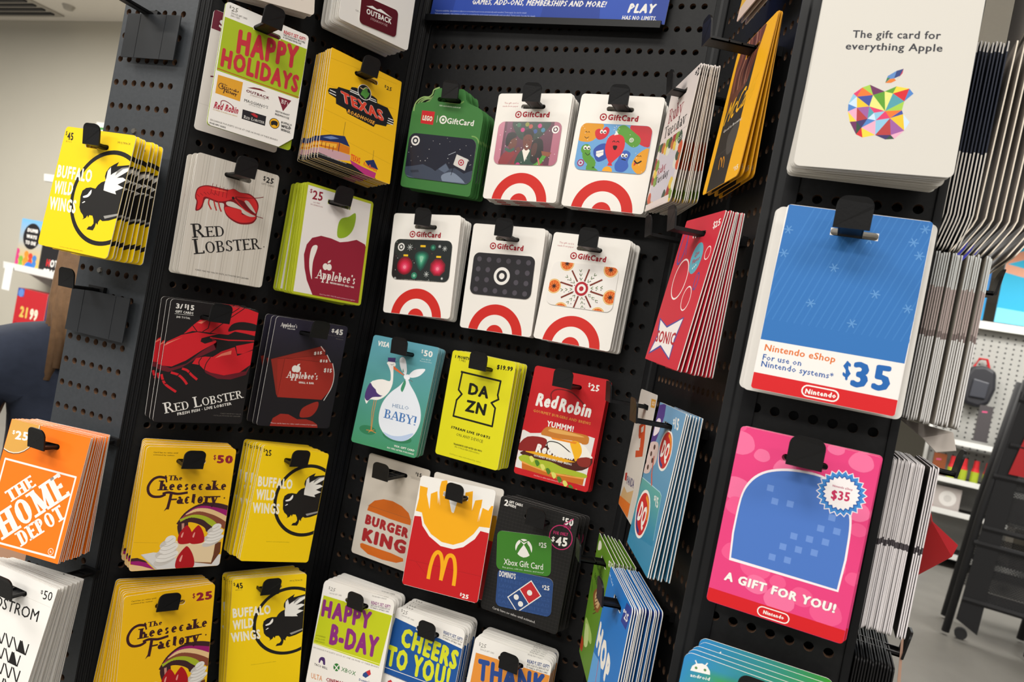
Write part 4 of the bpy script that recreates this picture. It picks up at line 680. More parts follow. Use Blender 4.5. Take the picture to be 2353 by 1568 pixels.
def d_dazn(a):
    a.bg('e3dd1c'); K = '16180f'
    a.l(K, [19.1, 27.5, 81.6, 28.5, 80.8, 47.7, 83.1, 53.3, 73.3, 59.9, 80.5, 65.7, 80.8, 90.7, 18.7, 89.8, 19.5, 67.2, 26.1, 57.6, 19.7, 52.6, 20.7, 28.7], 2.6, L=1)
    a.t('DA', [35.2, 55.7, 67.3, 55.8, 35, 39.6], K, L=2, b=.06); a.t('ZN', [35, 79.5, 67.1, 79.2, 35.3, 63.2], K, L=2, b=.06)
    a.t('STREAM LIVE SPORTS', [18.1, 107.1, 80.9, 108.3, 18.2, 103.5], K, b=.08); a.t('ON ANY DEVICE', [28.3, 115.3, 71, 115.8, 28.4, 111.4], K, b=0)
    a.t('TRANSMITE DEPORTES EN VIVO', [26.6, 128.4, 72.3, 128.3, 26.6, 125.9], K, b=.07); a.t('EN CUALQUIER DISPOSITIVO', [29.7, 131.4, 69, 132, 29.7, 129.5], K)
    a.t('1 MONTH', [5.2, 10.5, 29.5, 10, 5.3, 6.1], K, b=.08); a.t('1 MES', [12.6, 13.4, 23.1, 13.6, 12.6, 10.7], K); a.t('$19.99', [72.3, 13.6, 96.2, 12.5, 72.3, 7.5], K, b=.07)
    a.t('Card has no value until activated by cashier.', [22.9, 142.4, 73.9, 142.7, 22.9, 140.8], '6a6610')
def d_robin(a):
    a.bg('c4181f')
    a.l('7a1216', [30.7, 38.6, 28.6, 31.6, 32.7, 25.7, 43.1, 23.3, 57.9, 25.7, 74.2, 36.4], 1.8, L=1, sm=3)
    a.t('Red', [10.6, 50.4, 38.9, 48.8, 11.9, 33.6], WHT, L=2, b=.07); a.t('Robin', [42.3, 50.4, 84.1, 50.4, 43.6, 34], WHT, L=2, b=.07)
    a.t('GOURMET BURGERS AND BREWS', [9.6, 58.4, 86.8, 58.9, 9.5, 55], 'd8903c', b=.03); a.t('YUMMM!', [31, 72.3, 66.7, 71.8, 31, 65.2], WHT, L=4, b=.05)
    a.p('e4e0dc', [-2.4, 85.2, 2.4, 83.2, 11.6, 85.5, 24.4, 82.6, 37.6, 76.2, 88.8, 72.6, 95.6, 73.3, 94.5, 132.7, 0.6, 131.5], L=1)
    a.p('c57a2c', [25.8, 83.4, 31, 73.7, 42.7, 71.7, 63, 72.3, 85.3, 72.3, 88.8, 78.1, 86.4, 83.3, 72.6, 84.1, 49, 84.4, 34.5, 84.3], L=3, sm=1); a.p('e0a858', [34.2, 77, 44.2, 73.1, 70.3, 73.4, 82.4, 75.2, 64.1, 77.1, 44.1, 78.2], L=4, sm=1)
    a.p('f0ede4', [22.8, 86.4, 43.1, 84.6, 79.4, 83.1, 94.5, 94.5, 94.3, 98.9, 53.7, 106.3, 37, 95.6], L=4, sm=1); a.p('f3b51c', [65.7, 84.5, 75.7, 82.2, 81.9, 89.7, 82.4, 97.3, 77.3, 106.3, 73.7, 100.5, 70.2, 94.6], L=5, sm=1); a.p('e88a1c', [39.4, 84.3, 74.7, 83, 72.9, 85.7, 42.3, 86.5], L=5)
    a.p('8a1f1c', [-0.7, 103.1, 9, 90.6, 29.1, 87.2, 36.1, 91.3, 29.2, 104.2, 8.1, 109.1, 0.8, 109.7], L=5, sm=1); a.p('4a1c14', [6.9, 109.4, 39.3, 95.1, 59.8, 101.5, 93.9, 96.8, 97.1, 107, 79.8, 117.8, 43.9, 116.5, 8.1, 114.8], L=3, sm=1); a.p('8a2a20', [78.9, 102.6, 94.1, 97.9, 95.2, 108.6, 82.9, 110.5], L=5, sm=1)
    a.p('e8a818', [8.9, 107.2, 29.6, 106.4, 56, 105.8, 77.5, 107.3, 61.9, 111.1, 30.6, 110.7, 10.7, 109.7], L=4)
    a.p('a8b82c', [2.7, 118.4, 10.4, 113.7, 26.6, 115, 45.9, 114.3, 63.2, 117.4, 79.8, 117.8, 93.9, 118.8, 92.6, 123.5, 69.5, 124.8, 46.3, 127.2, 21.6, 125.3, 7.5, 123], L=5, sm=1)
    for k in range(9): a.p('4a7a22' if k % 2 else 'd8d86a', OFF([16.8, 115, 20.1, 113.1, 24, 116.8, 21.2, 120.8])(k*8.2, k*3.2), L=6, sm=1)
    a.p('c86a1c', [7.6, 120.7, 21.3, 124.2, 46, 126.1, 74.2, 124.7, 92.3, 122.5, 92.1, 132.4, 59.4, 132.9, 10, 131.5], L=4, sm=0); a.p('e8a04c', [7.8, 121.8, 21.4, 124.7, 46.1, 126.6, 74.3, 125.3, 91.9, 123.1, 91.8, 125.3, 46.6, 128.8, 8.4, 124.5], L=5)
    a.l('1c1a19', [37.8, 96.5, 36.4, 92.9, 40.5, 89.7, 52.5, 89.8, 68.4, 97.3], 1.2, L=6, sm=3)
    a.t('Red', [23.1, 107.3, 44.7, 106.2, 24.4, 96.2], WHT, L=7, b=.09); a.t('Robin', [46.7, 106.9, 73.1, 105.9, 48.1, 97], WHT, L=7, b=.09); a.t('GOURMET BURGERS AND BREWS', [22.2, 112.6, 73.4, 112.5, 22.2, 110.2], WHT, L=7, b=.03)
    a.t('$', [74.2, 13.2, 77.3, 13.2, 73.6, 8], WHT, b=.03); a.t('25', [78.1, 17.4, 89.2, 16.9, 77.6, 9.2], WHT, b=.05); a.t('Card has no value until activated by cashier.', [27.4, 136.3, 69.4, 136.5, 27.3, 134.7], 'f0c0c0')
def d_king(a):
    a.bg('d3cabd'); O = 'd2691e'; K = 'a5262b'
    a.p(O, [13.4, 78.2, 14.6, 70.6, 22.3, 62.1, 36.4, 56.3, 51.2, 55, 66.7, 57.8, 79.1, 63.8, 84.9, 73.1, 85.3, 78.9, 73.4, 79.5, 51, 79.6, 29.9, 78.4], L=1, sm=0); a.l('8a5a3a', [12.8, 71.1, 86.3, 71.1], .35, L=2)
    a.t('BURGER', [13.3, 97.1, 84.8, 97.4, 13.7, 83.4], K, L=2, b=.12); a.t('KING', [13.4, 120.9, 85, 119.2, 13.1, 102.4], K, L=2, b=.12)
    a.p(O, [12.2, 125.7, 15.1, 123.9, 40.2, 124.1, 62.8, 123.6, 83.6, 125.1, 84.8, 128.7, 74.5, 133.9, 52.5, 136.3, 27.5, 135.9, 13.7, 130.5], L=1)
    a.t('$', [77.9, 10.1, 80.5, 9.9, 77.8, 7.5], '2a2622', b=.03); a.t('15', [81.2, 12.8, 88.2, 12.6, 81, 7.7], '2a2622', b=.07); a.t('Card has no value until', [71.8, 15.9, 91.2, 15.5, 71.8, 14.8], '5a5048'); a.t('activated by cashier', [72.9, 17.5, 90.7, 17.2, 72.8, 16.4], '5a5048')
def d_mcd(a):
    a.bg('efece6'); Y = 'f2ab11'
    a.p('c2161c', [0.7, 49.8, 9.6, 49, 14.2, 59.1, 26.5, 70.3, 43.1, 77.1, 58.3, 77.9, 72, 71.6, 83.2, 59.9, 88.7, 50, 100, 49.7, 100.2, 132.4, -0.5, 133], L=1)
    a.p('efece6', [0.5, 45.9, 9.4, 45.1, 14.4, 56.3, 25.9, 67.7, 42.4, 73.8, 57.6, 74, 69.9, 68.3, 81, 56.3, 86.6, 46.4, 100.3, 45.6, 100.5, 50.9, 88.8, 50.4, 83.4, 61.2, 70.8, 73.2, 58.4, 78.3, 41.7, 78.1, 24.9, 70, 13.5, 59.3, 9.6, 49, 0.7, 50], L=2)
    a.p(Y, [1.3, 43.7, 2.6, 28.1, 1.1, 12.9, 11.9, 13.4, 12.3, 22, 19, 38.1, 17.3, 19.7, 25.2, 15.1, 29, 29.9, 27.6, 9.4, 28.5, 2.2, 35.7, -0.5, 40.5, 18, 48, 35.8, 51.2, 36.6, 53.5, 21, 62, 18, 61.9, 9.8, 71, 6.4, 73.8, 29.4, 75.9, 16.7, 84.7, 13.9, 84.8, 40.7, 86.7, 23.4, 94.4, 25.3, 97, 19.1, 100.2, 18.7, 100.1, 44.6, 86.4, 45.8, 80.9, 55.6, 69.8, 67.4, 57.4, 73.4, 42.3, 73.2, 26.6, 66.9, 15.2, 56.1, 9.7, 44.1], L=3)
    a.p('efece6', [13.5, 21.8, 19, 38.1, 17.2, 21.1], L=4); a.p('efece6', [26.7, 16.5, 31.9, 31.4, 28.2, 16.2], L=4); a.p('efece6', [53.5, 21, 49.1, 37.7, 49.2, 22.5], L=4); a.p('efece6', [85.9, 22.9, 83.1, 41, 84, 24.6], L=4)
    a.l(Y, [33.1, 117.9, 33.2, 104.4, 35.2, 91.7, 39.5, 86, 44.6, 89, 48.4, 101, 49.5, 115.8], 4.6, L=3, sm=3); a.l(Y, [49.5, 115.8, 50.9, 101.8, 52.9, 89.2, 57.6, 86.2, 62.1, 89.9, 65.7, 102.6, 66.8, 118.3], 4.6, L=3, sm=3)
    a.l('9a1218', [2.8, 102.8, 103.2, 101.5], .35, L=2); a.l('9a1218', [13.7, 103.2, 29, 114.5], .35, L=2)
    a.t('$', [76.6, 128.7, 79.1, 128.8, 76.5, 125.2], WHT, L=3, b=.04); a.t('25', [79.5, 130.7, 87.8, 130.5, 79.6, 125.8], WHT, L=3, b=.06)
def d_mcdb(a):
    a.bg('e8e2d8'); a.p('b8161c', [-1, 64, 101, 64, 101, 150, -1, 150]); a.p('d89a14', [8, 66, 14, 30, 26, 24, 30, 16, 40, 12, 42, 30, 58, 26, 76, 36, 96, 34, 101, 66], L=1)
def d_xbox(a):
    a.bg('1d1c1b')
    for k in range(34): a.l('2a2827', [-1, 2+k*4.2, 101, 2+k*4.2], .5)
    for k in range(24): a.l('151413', [2+k*4.2, -1, 2+k*4.2, 150], .4, L=1)
    a.t('2', [5.5, 11, 10.8, 10.9, 5.2, 3.5], WHT, L=2, b=.05); a.t('GIFT CARDS', [11.1, 6.4, 29.2, 6.5, 11.2, 3.1], WHT, L=2, b=.06); a.t('INSIDE', [11, 10.1, 21.3, 10.6, 10.9, 6.9], WHT, L=2, b=.06)
    a.t('$', [80.6, 8, 83.2, 8, 80.4, 4.2], WHT, L=2, b=.04); a.t('50', [84.1, 12.7, 94.5, 12, 83.9, 4.6], WHT, L=2, b=.05); a.l('c2306a', [83.3, 12.7, 94.1, 3.1], 1.1, L=3); a.t('VALUE', [83.7, 16.4, 92.8, 15.7, 83.4, 12.9], 'c2306a', L=2, b=.03)
    a.t('FOR ONLY', [73, 27.2, 90.8, 24.8, 72.9, 23.2], 'c2306a', L=2, b=.04); a.ring('c2306a', *[82.8, 28.4, 14.5], 1.1, L=2)
    a.t('$', [72.1, 35.7, 76.4, 35.4, 71.8, 29.9], WHT, L=3, b=.05); a.t('45', [77.9, 39.2, 92.1, 37.1, 77.3, 28.7], WHT, L=3, b=.06)
    a.t('Cards have no value until activated.', [15.6, 136, 71.7, 135.5, 15.5, 133.2], 'd8d4d0', L=2)
def c_xbox(a):
    a.bg('3a7d22'); a.c(WHT, 50, 25, 15.5, L=1, n=40)
    for d in (-1, 1): a.p('3a7d22', [50, 19, 50+d*6, 14, 50+d*12, 20, 50+d*14.5, 31, 50+d*12, 37, 50+d*6, 27], L=2, sm=0); a.p(WHT, [50+d*9, 14, 50+d*13, 18, 50+d*15.6, 25, 50+d*14.5, 31, 50+d*11, 22, 50+d*6, 16], L=3)
    a.l('3a7d22', [41, 10.5, 50, 15, 59, 10.5], 2, L=3); a.p(WHT, [50, 23, 58, 32, 60, 37, 50, 41, 40, 37, 42, 32], L=3)
    a.t('Xbox Gift Card', [14, 57, 86, 57, 14, 47], WHT, b=.005); a.t('Buy games, add-ons, devices, and more*', [12, 63, 88, 63, 12, 60.5], 'd8e8d0'); a.t('$', [77, 17, 81, 17, 77, 12], WHT, b=.02); a.t('25', [81, 20, 91, 20, 81, 11.5], WHT, b=.03)
def c_dom(a):
    a.bg('23467f')
    for k in range(7): a.t(('PEPPERONI OVEN', 'THREE PIZZAS', 'LAVA CAKES SAUCE', 'PHILLY WINGS', 'PARMESAN BREAD', 'SALADS BITES', 'PIZZA BUTTER')[k], [4, 12+k*9, 96, 12+k*9, 4, 6.5+k*9], '2d508b', b=.04)
    cx, cy, t = 51, 38, -.72
    import math as m_
    def rr(x, y): return [cx+x*m_.cos(t)-y*m_.sin(t), cy+x*m_.sin(t)+y*m_.cos(t)]
    def bx(c, x0, y0, x1, y1, L): a.p(c, rr(x0, y0)+rr(x1, y0)+rr(x1, y1)+rr(x0, y1), L=L)
    bx(WHT, -27, -15, 27, 15, 2); bx('23467f', -25.4, -13.4, -.7, 13.4, 3); bx('c4232c', .7, -13.4, 25.4, 13.4, 3)
    for x, y in ((-13, -6.5), (-13, 6.5), (12, 0)): p_ = rr(x, y); a.c(WHT, p_[0], p_[1], 4.6, L=4)
    a.t("DOMINO'S", [3, 13, 33, 13, 3, 3.5], WHT, L=4, b=.04); a.t('$', [81, 17, 84, 17, 81, 13], WHT, L=4, b=.02); a.t('25', [84.5, 20, 94, 20, 84.5, 12.5], WHT, L=4, b=.04)
def d_ruby(a):
    a.bg('ddd2cd'); a.t('$', [83.6, 7.9, 91.3, 8.1, 82.9, 4.3], BLK, b=.04); a.t('25', [92.2, 11.3, 105.1, 10.6, 89, 2.8], BLK, b=.06)
    a.t('Ruby', [16.2, 40.1, 69.2, 38.4, 10.7, 23.9], '8c2030', b=.02, f='r'); a.t('Tuesday', [12.3, 55.3, 91.9, 54.6, 8.1, 41.6], '23201f', b=.02, f='r')
    V = ('7a9a3a', 'c8522c', 'e0c04a', '2f4a3a', '9a2a2a', 'd8d8c8', 'b86a3a')
    a.p('c9c4cc', [11.9, 68.1, 93.9, 66.8, 91.3, 123.5, 3.9, 124.2], L=1)
    for k in range(60):
        x = (k*37) % 100; y = 60 + (k*53) % 78; 
        if abs(x-50) < 30 and 74 < y < 122: continue
        a.p(V[k % 7], [x-7, y, x-2, y-6-(k % 3), x+6, y-3, x+8, y+4, x, y+6], L=2, sm=1)
    a.p('ddd2cd', [-1, 55, 101, 55, 101, 59, -1, 59], L=3)
    a.t('Ruby', [22.8, 95, 53.8, 92.1, 18.6, 87], 'a03a4a', L=4, b=.02, f='r'); a.t('Tuesday', [22.9, 104.9, 71.6, 101.3, 20, 96.9], '23201f', L=4, b=.02, f='r')
    a.p('ddd2cd', [1, 123.6, 91.7, 122.7, 94.4, 131.6, 7.2, 132.7], L=4); a.t('Gift card has no value until activated.', [28.9, 129.6, 75.2, 129.1, 28.7, 128.9], GRY, L=5); a.t('$25', [70.5, 70.4, 89.6, 68.5, 69.6, 67], WHT, L=4)
def d_mccafe(a):
    a.bg('f5b317'); a.p('2b2724', [13, -1, 68, -1, 66, 150, 13, 150], L=1)
    a.p('6a3a28', [13, -1, 70, -1, 72, 12, 66, 26, 60, 40, 52, 50, 40, 52, 34, 60, 20, 58, 13, 62], L=2, sm=1)
    for k in range(7): a.l(('8a5040', '4a2620', 'a87460')[k % 3], [18+k*7, -1, 22+k*7, 14, 16+k*6.5, 30, 20+k*6, 46], 2.6, L=3, sm=2)
    a.p('4a4642', [40, 92, 66, 84, 66, 108, 50, 112], L=2, sm=1); a.l('55504c', [13, 108, 66, 104], .4, L=3)
    a.t('McCafé', [14.4, 76.9, 82.2, 69.4, 22.3, 56.1], 'f2b418', L=4, b=.015); a.t('Good is Brewing', [20.6, 85, 70.6, 85.2, 20.7, 82.2], 'e8e2da', L=4, b=.01)
    a.l('e0961c', [36.2, 123, 33.8, 115.9, 34.8, 111.8, 40.4, 116.3, 43.6, 122], 1.3, L=4, sm=2); a.l('e0961c', [43.6, 122, 42.4, 115.7, 43.9, 112.8, 48.8, 118.1, 50.2, 124], 1.3, L=4, sm=2)
    a.t('$', [83.4, 132.4, 86.7, 132.3, 83.3, 130.7], WHT, L=4); a.t('15', [89.4, 135.4, 97.1, 134.8, 87.9, 131], WHT, L=4, b=.04)
def d_sonic(a):
    a.bg('c9263a'); B = '4b4a96'
    a.t('$', [81.5, 14.1, 85.9, 13.4, 78.3, 7.9], WHT, b=.03); a.t('25', [85.5, 13.9, 96.2, 11.8, 83.6, 8.1], WHT, b=.04)
    a.ringe('efe9e6', [33.5, 56.6], 19, 19, 1.6); a.ringe('efe9e6', [67, 73.7], 11, 11, 1.2); a.ringe('efe9e6', [87, 34.7], 6.5, 6, .9); a.c('5aa6b8', *[61.5, 38.3], 14, L=1)
    a.t('Give', [56.3, 38.5, 66.1, 34.6, 54.8, 33.9], 'a0283c', L=2, b=.05); a.t('Flavor', [55.4, 43.8, 71.7, 39.8, 54.1, 39.7], 'a0283c', L=2, b=.05)
    for q in ([60.3, 47.3], [63.4, 45.9], [66.4, 44.4]): a.c(WHT, *q, .9, L=2)
    a.ringe(B, [13.8, 26.2], 9, 17, 2.2); a.ringe(B, [79.9, 58.7], 5, 8, 1.6); a.l(B, [18.4, 13.3, 28.7, 34.1], 1.4)
    a.p(B, [8.5, 93.2, 36.9, 99.6, 77.5, 89.6, 72, 109.4, 72.1, 127.8, 37.2, 119.3, 6.1, 128.8, 15.6, 110], L=1); a.p('efe9e6', [12.7, 95.2, 38.6, 101.3, 75.5, 91.1, 68.6, 109.6, 70.3, 126.1, 36, 117.4, 9.1, 126.2, 19.5, 109.7], L=2)
    a.t('SONIC', [15.8, 115.8, 72.5, 114.7, 13.7, 105], 'b0202c', L=3, b=.05)
def d_panda(a):
    a.bg('cfcac2'); a.p('c8963a', [73.5, 5.6, 99, 5, 101.2, 13.2, 78.7, 14.1], L=1); a.t('$25', [82.8, 11.4, 97.6, 11, 81, 7.6], WHT, L=2)
    a.p('c24a22', [34.4, 38.1, 67.4, 29.3, 80.4, 47, 86.9, 63.7, 47.8, 70.7, 43, 64, 63.4, 61, 48.2, 50.2, 42.3, 48.5], L=1); a.p('cfcac2', [47.6, 38.9, 62.2, 34.9, 64.7, 41, 53.3, 43.6], L=2); a.p('cfcac2', [46.3, 51.6, 57.2, 48.4, 63.4, 57.5, 53.3, 61.3], L=2)
    a.t('PANDA', [26.2, 103.3, 73.8, 99.1, 22.8, 94.8], '3a3a6a', L=1, b=.04); a.p('b0352c', [7.3, 94.5, 19.3, 92.3, 22.8, 100.9, 10.9, 102], L=1); a.p('c9a878', [5.1, 120, 15.1, 108, 40.3, 110.2, 75.6, 100.5, 73.2, 116, 4.4, 122.7], L=1); a.p('d8732a', [0.8, 121.6, 72.6, 115.5, 72.6, 129.9, -2.1, 131.1], L=2)
def dqlogo(a, q, s, L=4):
    x, y = q
    for c, k in ((WHT, 1.14), ('c4232c', 1)): a.p(c, [x-15*s*k, y-1*s, x-10*s*k, y-9*s*k, x, y-12*s*k, x+10*s*k, y-9*s*k, x+15*s*k, y-1*s, x+10*s*k, y+8*s*k, x, y+11*s*k, x-10*s*k, y+8*s*k], L=L+(k == 1), sm=2)
    a.l('e8962c', [x+1*s, y-10.4*s, x+9*s, y-7.6*s, x+13*s, y-1*s], 2.2*s, L=L+2, sm=2); a.l('2c3a80', [x-13*s, y+2*s, x-7*s, y+7.6*s, x+1*s, y+9.6*s], 2.2*s, L=L+2, sm=2)
    a.t('DQ', [x-9.5*s, y+5*s, x+9.5*s, y+5*s, x-8*s, y-6*s], WHT, L=L+3, b=.07)
def d_dq(a):
    a.bg(('6f9fc4', '2f84aa', 0, 0, 0, 130))
    a.p('4a3a86', [-1, 3, 26, -1, 30, 10, 22, 30, 12, 46, -1, 52], L=1); a.p('e8e2ea', [1.6, 19.6, 8.5, 14.5, 20.4, 15.1, 22.8, 25, 5.4, 31.6, 2.5, 24.7], L=2, sm=1); a.p('d8c4c0', [-4.1, 41.5, 6.2, 36.8, 28.5, 34.3, 37.3, 39.9, 37.7, 50.8, 26.2, 58, 21.8, 62.9, 5.1, 66.8, -8.8, 64.8, -11.7, 55.7, -7.8, 47.5], L=3, sm=2)
    for q in ([19.9, 39.7], [13.2, 47], [-1.6, 57], [12.5, 59.6], [23.5, 51.4]): a.c('4a3430', *q, 4, ry=2.5, L=4, n=7)
    a.l('c85a4a', [26.8, 47.7, 33.2, 61.7, 42.6, 69.7], 3.2, L=5)
    dqlogo(a, [60.9, 36.4], 1.35); a.t('$', [65.3, 12.3, 72.3, 12.3, 62.8, 7.8], WHT, L=4, b=.03); a.t('15', [75.3, 15.2, 88.4, 15.2, 70, 6], WHT, L=4, b=.05)
    a.p(('5aa6a0', '2b80a8', 0, 70, 0, 110), [-25, 72.9, 79, 68.8, 84.3, 70.8, 92.7, 109.9, -13.3, 125], L=1); a.l('a8d0dc', [-25.2, 72.7, 76.7, 68.6, 83.5, 70.1, 91.3, 104.9], .8, L=3)
    dqlogo(a, [33.4, 98.8], 1.6); a.t('$', [62.5, 78.3, 68.2, 77.9, 60.4, 74.5], WHT, L=4, b=.03); a.t('15', [72.4, 81.6, 81.9, 81.1, 66.8, 73.9], WHT, L=4, b=.05)
def d_chili(a):
    a.bg('5f8c24'); a.p('e8e8d8', [11.4, 5.1, 23.1, 5.3, 25.1, 10.3, 9.2, 16.7, 6.2, 10.7], L=1, sm=2); a.t('$25', [75.2, 10.8, 97.4, 7.6, 74, 5.4], WHT, L=1, b=.05)
    for k, s_ in enumerate(('FRESH FOOD', 'GOOD TIMES')): a.t(s_, OFF([15.7, 32.1, 57.9, 35.7, 16.5, 26.2])(-2, k*13), '23401a', L=1, b=.04)
    a.p('8a5a2c', [24.7, 59.4, 41.6, 47.3, 68, 41.4, 74.7, 50.4, 62.7, 65, 39.4, 68.1], L=1, sm=2); a.p('c8a878', [34.7, 57.7, 43.9, 49.2, 63.3, 45.4, 66.6, 52.7, 58.2, 62.5, 43.5, 63.1], L=2, sm=2)
    for k in range(6): a.l('5a3a1c', OFF([40, 55.6, 53.8, 48])(0, 4*k), 1, L=3)
    a.p('b0401c', [-3.8, 129, -1.1, 117.2, 15.6, 117.8, 14.7, 128.5], L=1, sm=2); a.p('a8c86a', [7.3, 92.7, 50.4, 93, 54.1, 102.3, 13.3, 103.9], L=1, sm=1); a.l('23401a', [5.5, 50.7, 14.4, 61.1], 1.5, L=1); a.p('c4d890', [10, 100, 30, 95, 40, 110, 20, 118], L=1, sm=1)
def d_ihop(a):
    a.bg('1c74c4'); a.t('Gift Card', [-1.5, 8.5, 21.5, 12.1, -0.3, 5.9], 'd8ecf8', L=1); a.p('2b3f92', [72.4, 22.2, 79.2, 3.3, 100.5, 0.2, 92.4, 21.1], L=1)
    a.t('$', [72.7, 13.1, 79.3, 12.6, 74.3, 10.1], WHT, L=2, b=.03); a.t('25', [79.6, 16.7, 92.4, 15.6, 80.5, 9.3], WHT, L=2, b=.05)
    a.t('IHOP', [-6.9, 75.2, 69, 85, -7.5, 50.9], 'efece4', L=2, b=.2); a.l('c8323c', [25.6, 80.4, 29.8, 99], 1.4, L=1); a.p('5aa0dc', [-12.4, 87, 35.8, 78.8, 44.7, 91, -19.4, 125.2], L=0)
def d_apple(a):
    a.bg('d1cdc5')
    a.t('The gift card for', [23.4, 59.9, 78, 59.5, 23.1, 54.5], '33333a', L=1, b=.03); a.t('everything Apple', [20.3, 68.3, 80.3, 68, 20.1, 63.1], '33333a', L=1, b=.03)
    pts = [40, 92.4, 49.9, 96.6, 56.7, 92.7, 64.7, 93.9, 67.7, 97.2, 63, 102.7, 62.5, 108.9, 63.7, 111.5, 68.5, 116.8, 66.2, 122.7, 61, 128.8, 55.6, 129.6, 48.9, 127, 41.3, 129.3, 36.9, 127.4, 31.5, 118.9, 29.1, 111.8, 28.6, 106.5, 30.7, 99.2, 35.6, 94.5]
    a.facets(pts, L=1)
    a.p('5b86c0', [49.3, 90.7, 50.1, 85.8, 55, 82, 54.3, 87.3], L=1); a.p('2d3f7a', [55, 82, 59, 80.4, 57.5, 85.4, 54.3, 87.3], L=1); a.p('c8304a', [59, 80.4, 58.8, 83.6, 55.7, 88.6, 57.5, 85.4], L=1); a.p('e07a2c', [54.3, 87.3, 55.7, 88.6, 52.8, 90.5, 49.3, 90.7, 51.6, 87.9], L=1); a.p('3f7a4a', [49.3, 90.7, 49.9, 87.1, 51.9, 87], L=2)
def d_ntd(a):
    a.bg('eae6e2'); a.p('2f6fb4', [1.1, 0.3, 100.3, 0.3, 99.4, 104.1, -0.6, 105.1])
    for k in range(26): a.l('3a79bc', [-10+k*5.2, 89, 20+k*5.2, -1], .9, L=1)
    for q in ([89.8, 16.8], [95.6, 6.2], [95.2, 25.8], [94.5, 64.9], [4.2, 19.4], [4.4, 37.6], [60.8, 19], [41, 43.2], [29.9, 72], [71.8, 58], [60.3, 82]):
        for k in range(3): import math as m_; a.l('5b92cc', [q[0]-3.4*m_.cos(k*1.05), q[1]-3.4*m_.sin(k*1.05), q[0]+3.4*m_.cos(k*1.05), q[1]+3.4*m_.sin(k*1.05)], .8, L=2)
    a.p('eae6e2', [-0.6, 105.1, 99.4, 104.1, 99.7, 130.7, -0.9, 130.5], L=3); a.p('cf1c22', [-0.9, 130.5, 99.7, 130.7, 100.3, 145.6, -1.9, 145], L=4)
    a.t('Nintendo eShop', [4.4, 113.1, 54.3, 112.5, 4.5, 108.1], 'd8702c', L=4, b=.03); a.t('For use on', [4.4, 120.3, 32, 119.6, 4.4, 115.8], '2b5aa0', L=4, b=.025); a.t('Nintendo systems*', [4.4, 125.4, 55.3, 124.8, 4.3, 120.9], '2b5aa0', L=4, b=.025)
    a.t('$', [61.1, 121.8, 66.6, 121.7, 59.8, 109.7], '1f62ac', L=4, b=.05); a.t('35', [67.1, 127.4, 93, 126.2, 66.7, 108.9], '1f62ac', L=4, b=.06)
    nt = [38.3, 139.1, 59.6, 138.2, 38.4, 135.2]; a.pill(WHT, [48.6, 136.7], 12.6, 4.0, 1.0, L=5, rot=0); a.t('Nintendo', nt, WHT, L=6, b=.06)
def d_white(a): a.bg('e6e2dc')
def d_pink(a):
    a.bg('e0407c')
    for k in range(26):
        x = (k*43) % 104-2; y = (k*61) % 128; s_ = .8+(k % 3)*.35
        a.p('ec6f9c' if k % 2 else 'e9588c', [x-7*s_, y+1, x-4*s_, y-5*s_, x+1, y-6*s_, x+6*s_, y-4*s_, x+8*s_, y+2*s_, x+3*s_, y+6*s_, x-4*s_, y+5*s_], L=1, sm=1)
    W_ = [10.9, 104.7, 9.1, 83.2, 9.7, 56.1, 13.3, 41.7, 21.7, 31.6, 35.1, 25.3, 50.2, 22.9, 66.5, 23.8, 79.7, 31.9, 87.1, 43.7, 90, 56.7, 91.2, 79.4, 90.1, 104.3]; arch = lambda q: q[:2] + [v for p_ in cr(pairs(q[2:-2]), 2, False) for v in p_] + q[-2:]; a.p('efe6ea', arch(W_), L=2); a.p('4a74c0', arch([12, 102.5, 10.5, 82.8, 11, 55.7, 14.8, 42.5, 23, 32.8, 35.5, 27.1, 50.5, 24.6, 65.8, 25.4, 78.4, 33.4, 85.8, 45.2, 88.6, 57.1, 89.7, 79.9, 88.8, 102.8]), L=3)
    for k in range(14):
        x = 30 + (k*23) % 52; y = 42+(k*31) % 52; a.p('6a8fd2', [x-2.4, y-2.4, x+2.4, y-2.4, x+2.4, y+2.4, x-2.4, y+2.4], L=4)
    import math as m_
    cx, cy = [78.8, 32.7]
    for R1, R2, c, L, n in ((17.5, 15, 'efe6ea', 5, 22), (16.6, 14, '3f86cc', 6, 22), (13.6, 11.8, '2858a4', 7, 22), (12.6, 10.8, 'f2ecec', 8, 22)):
        a.p(c, sum([[cx+(R1 if k % 2 else R2)*m_.cos(k*m_.pi/n), cy+(R1 if k % 2 else R2)*m_.sin(k*m_.pi/n)] for k in range(2*n)], []), L=L)
    a.t('Nintendo eShop', [72, 29.3, 85.6, 28.9, 72, 27.7], 'b0305c', L=9, b=.03); a.t('$35', [72.5, 38.5, 85.1, 37.3, 72, 31.7], 'c2305c', L=9, b=.05)
    for b_, c, L in ((.12, '8a2a54', 5), (.07, WHT, 6)): a.t('A GIFT FOR YOU!', [9.9, 121, 90.5, 120.2, 10.3, 114.1], c, L=L, b=b_)
    a.p('cf1c22', [0.4, 130.1, 100.2, 130.2, 99.7, 141.3, -0.5, 141.2], L=5); a.pill(WHT, [49.9, 135.5], 11.4, 3.6, .8, L=6); a.t('Nintendo', [42.7, 137, 57.7, 136.6, 42.7, 134.1], WHT, L=6, b=.06)
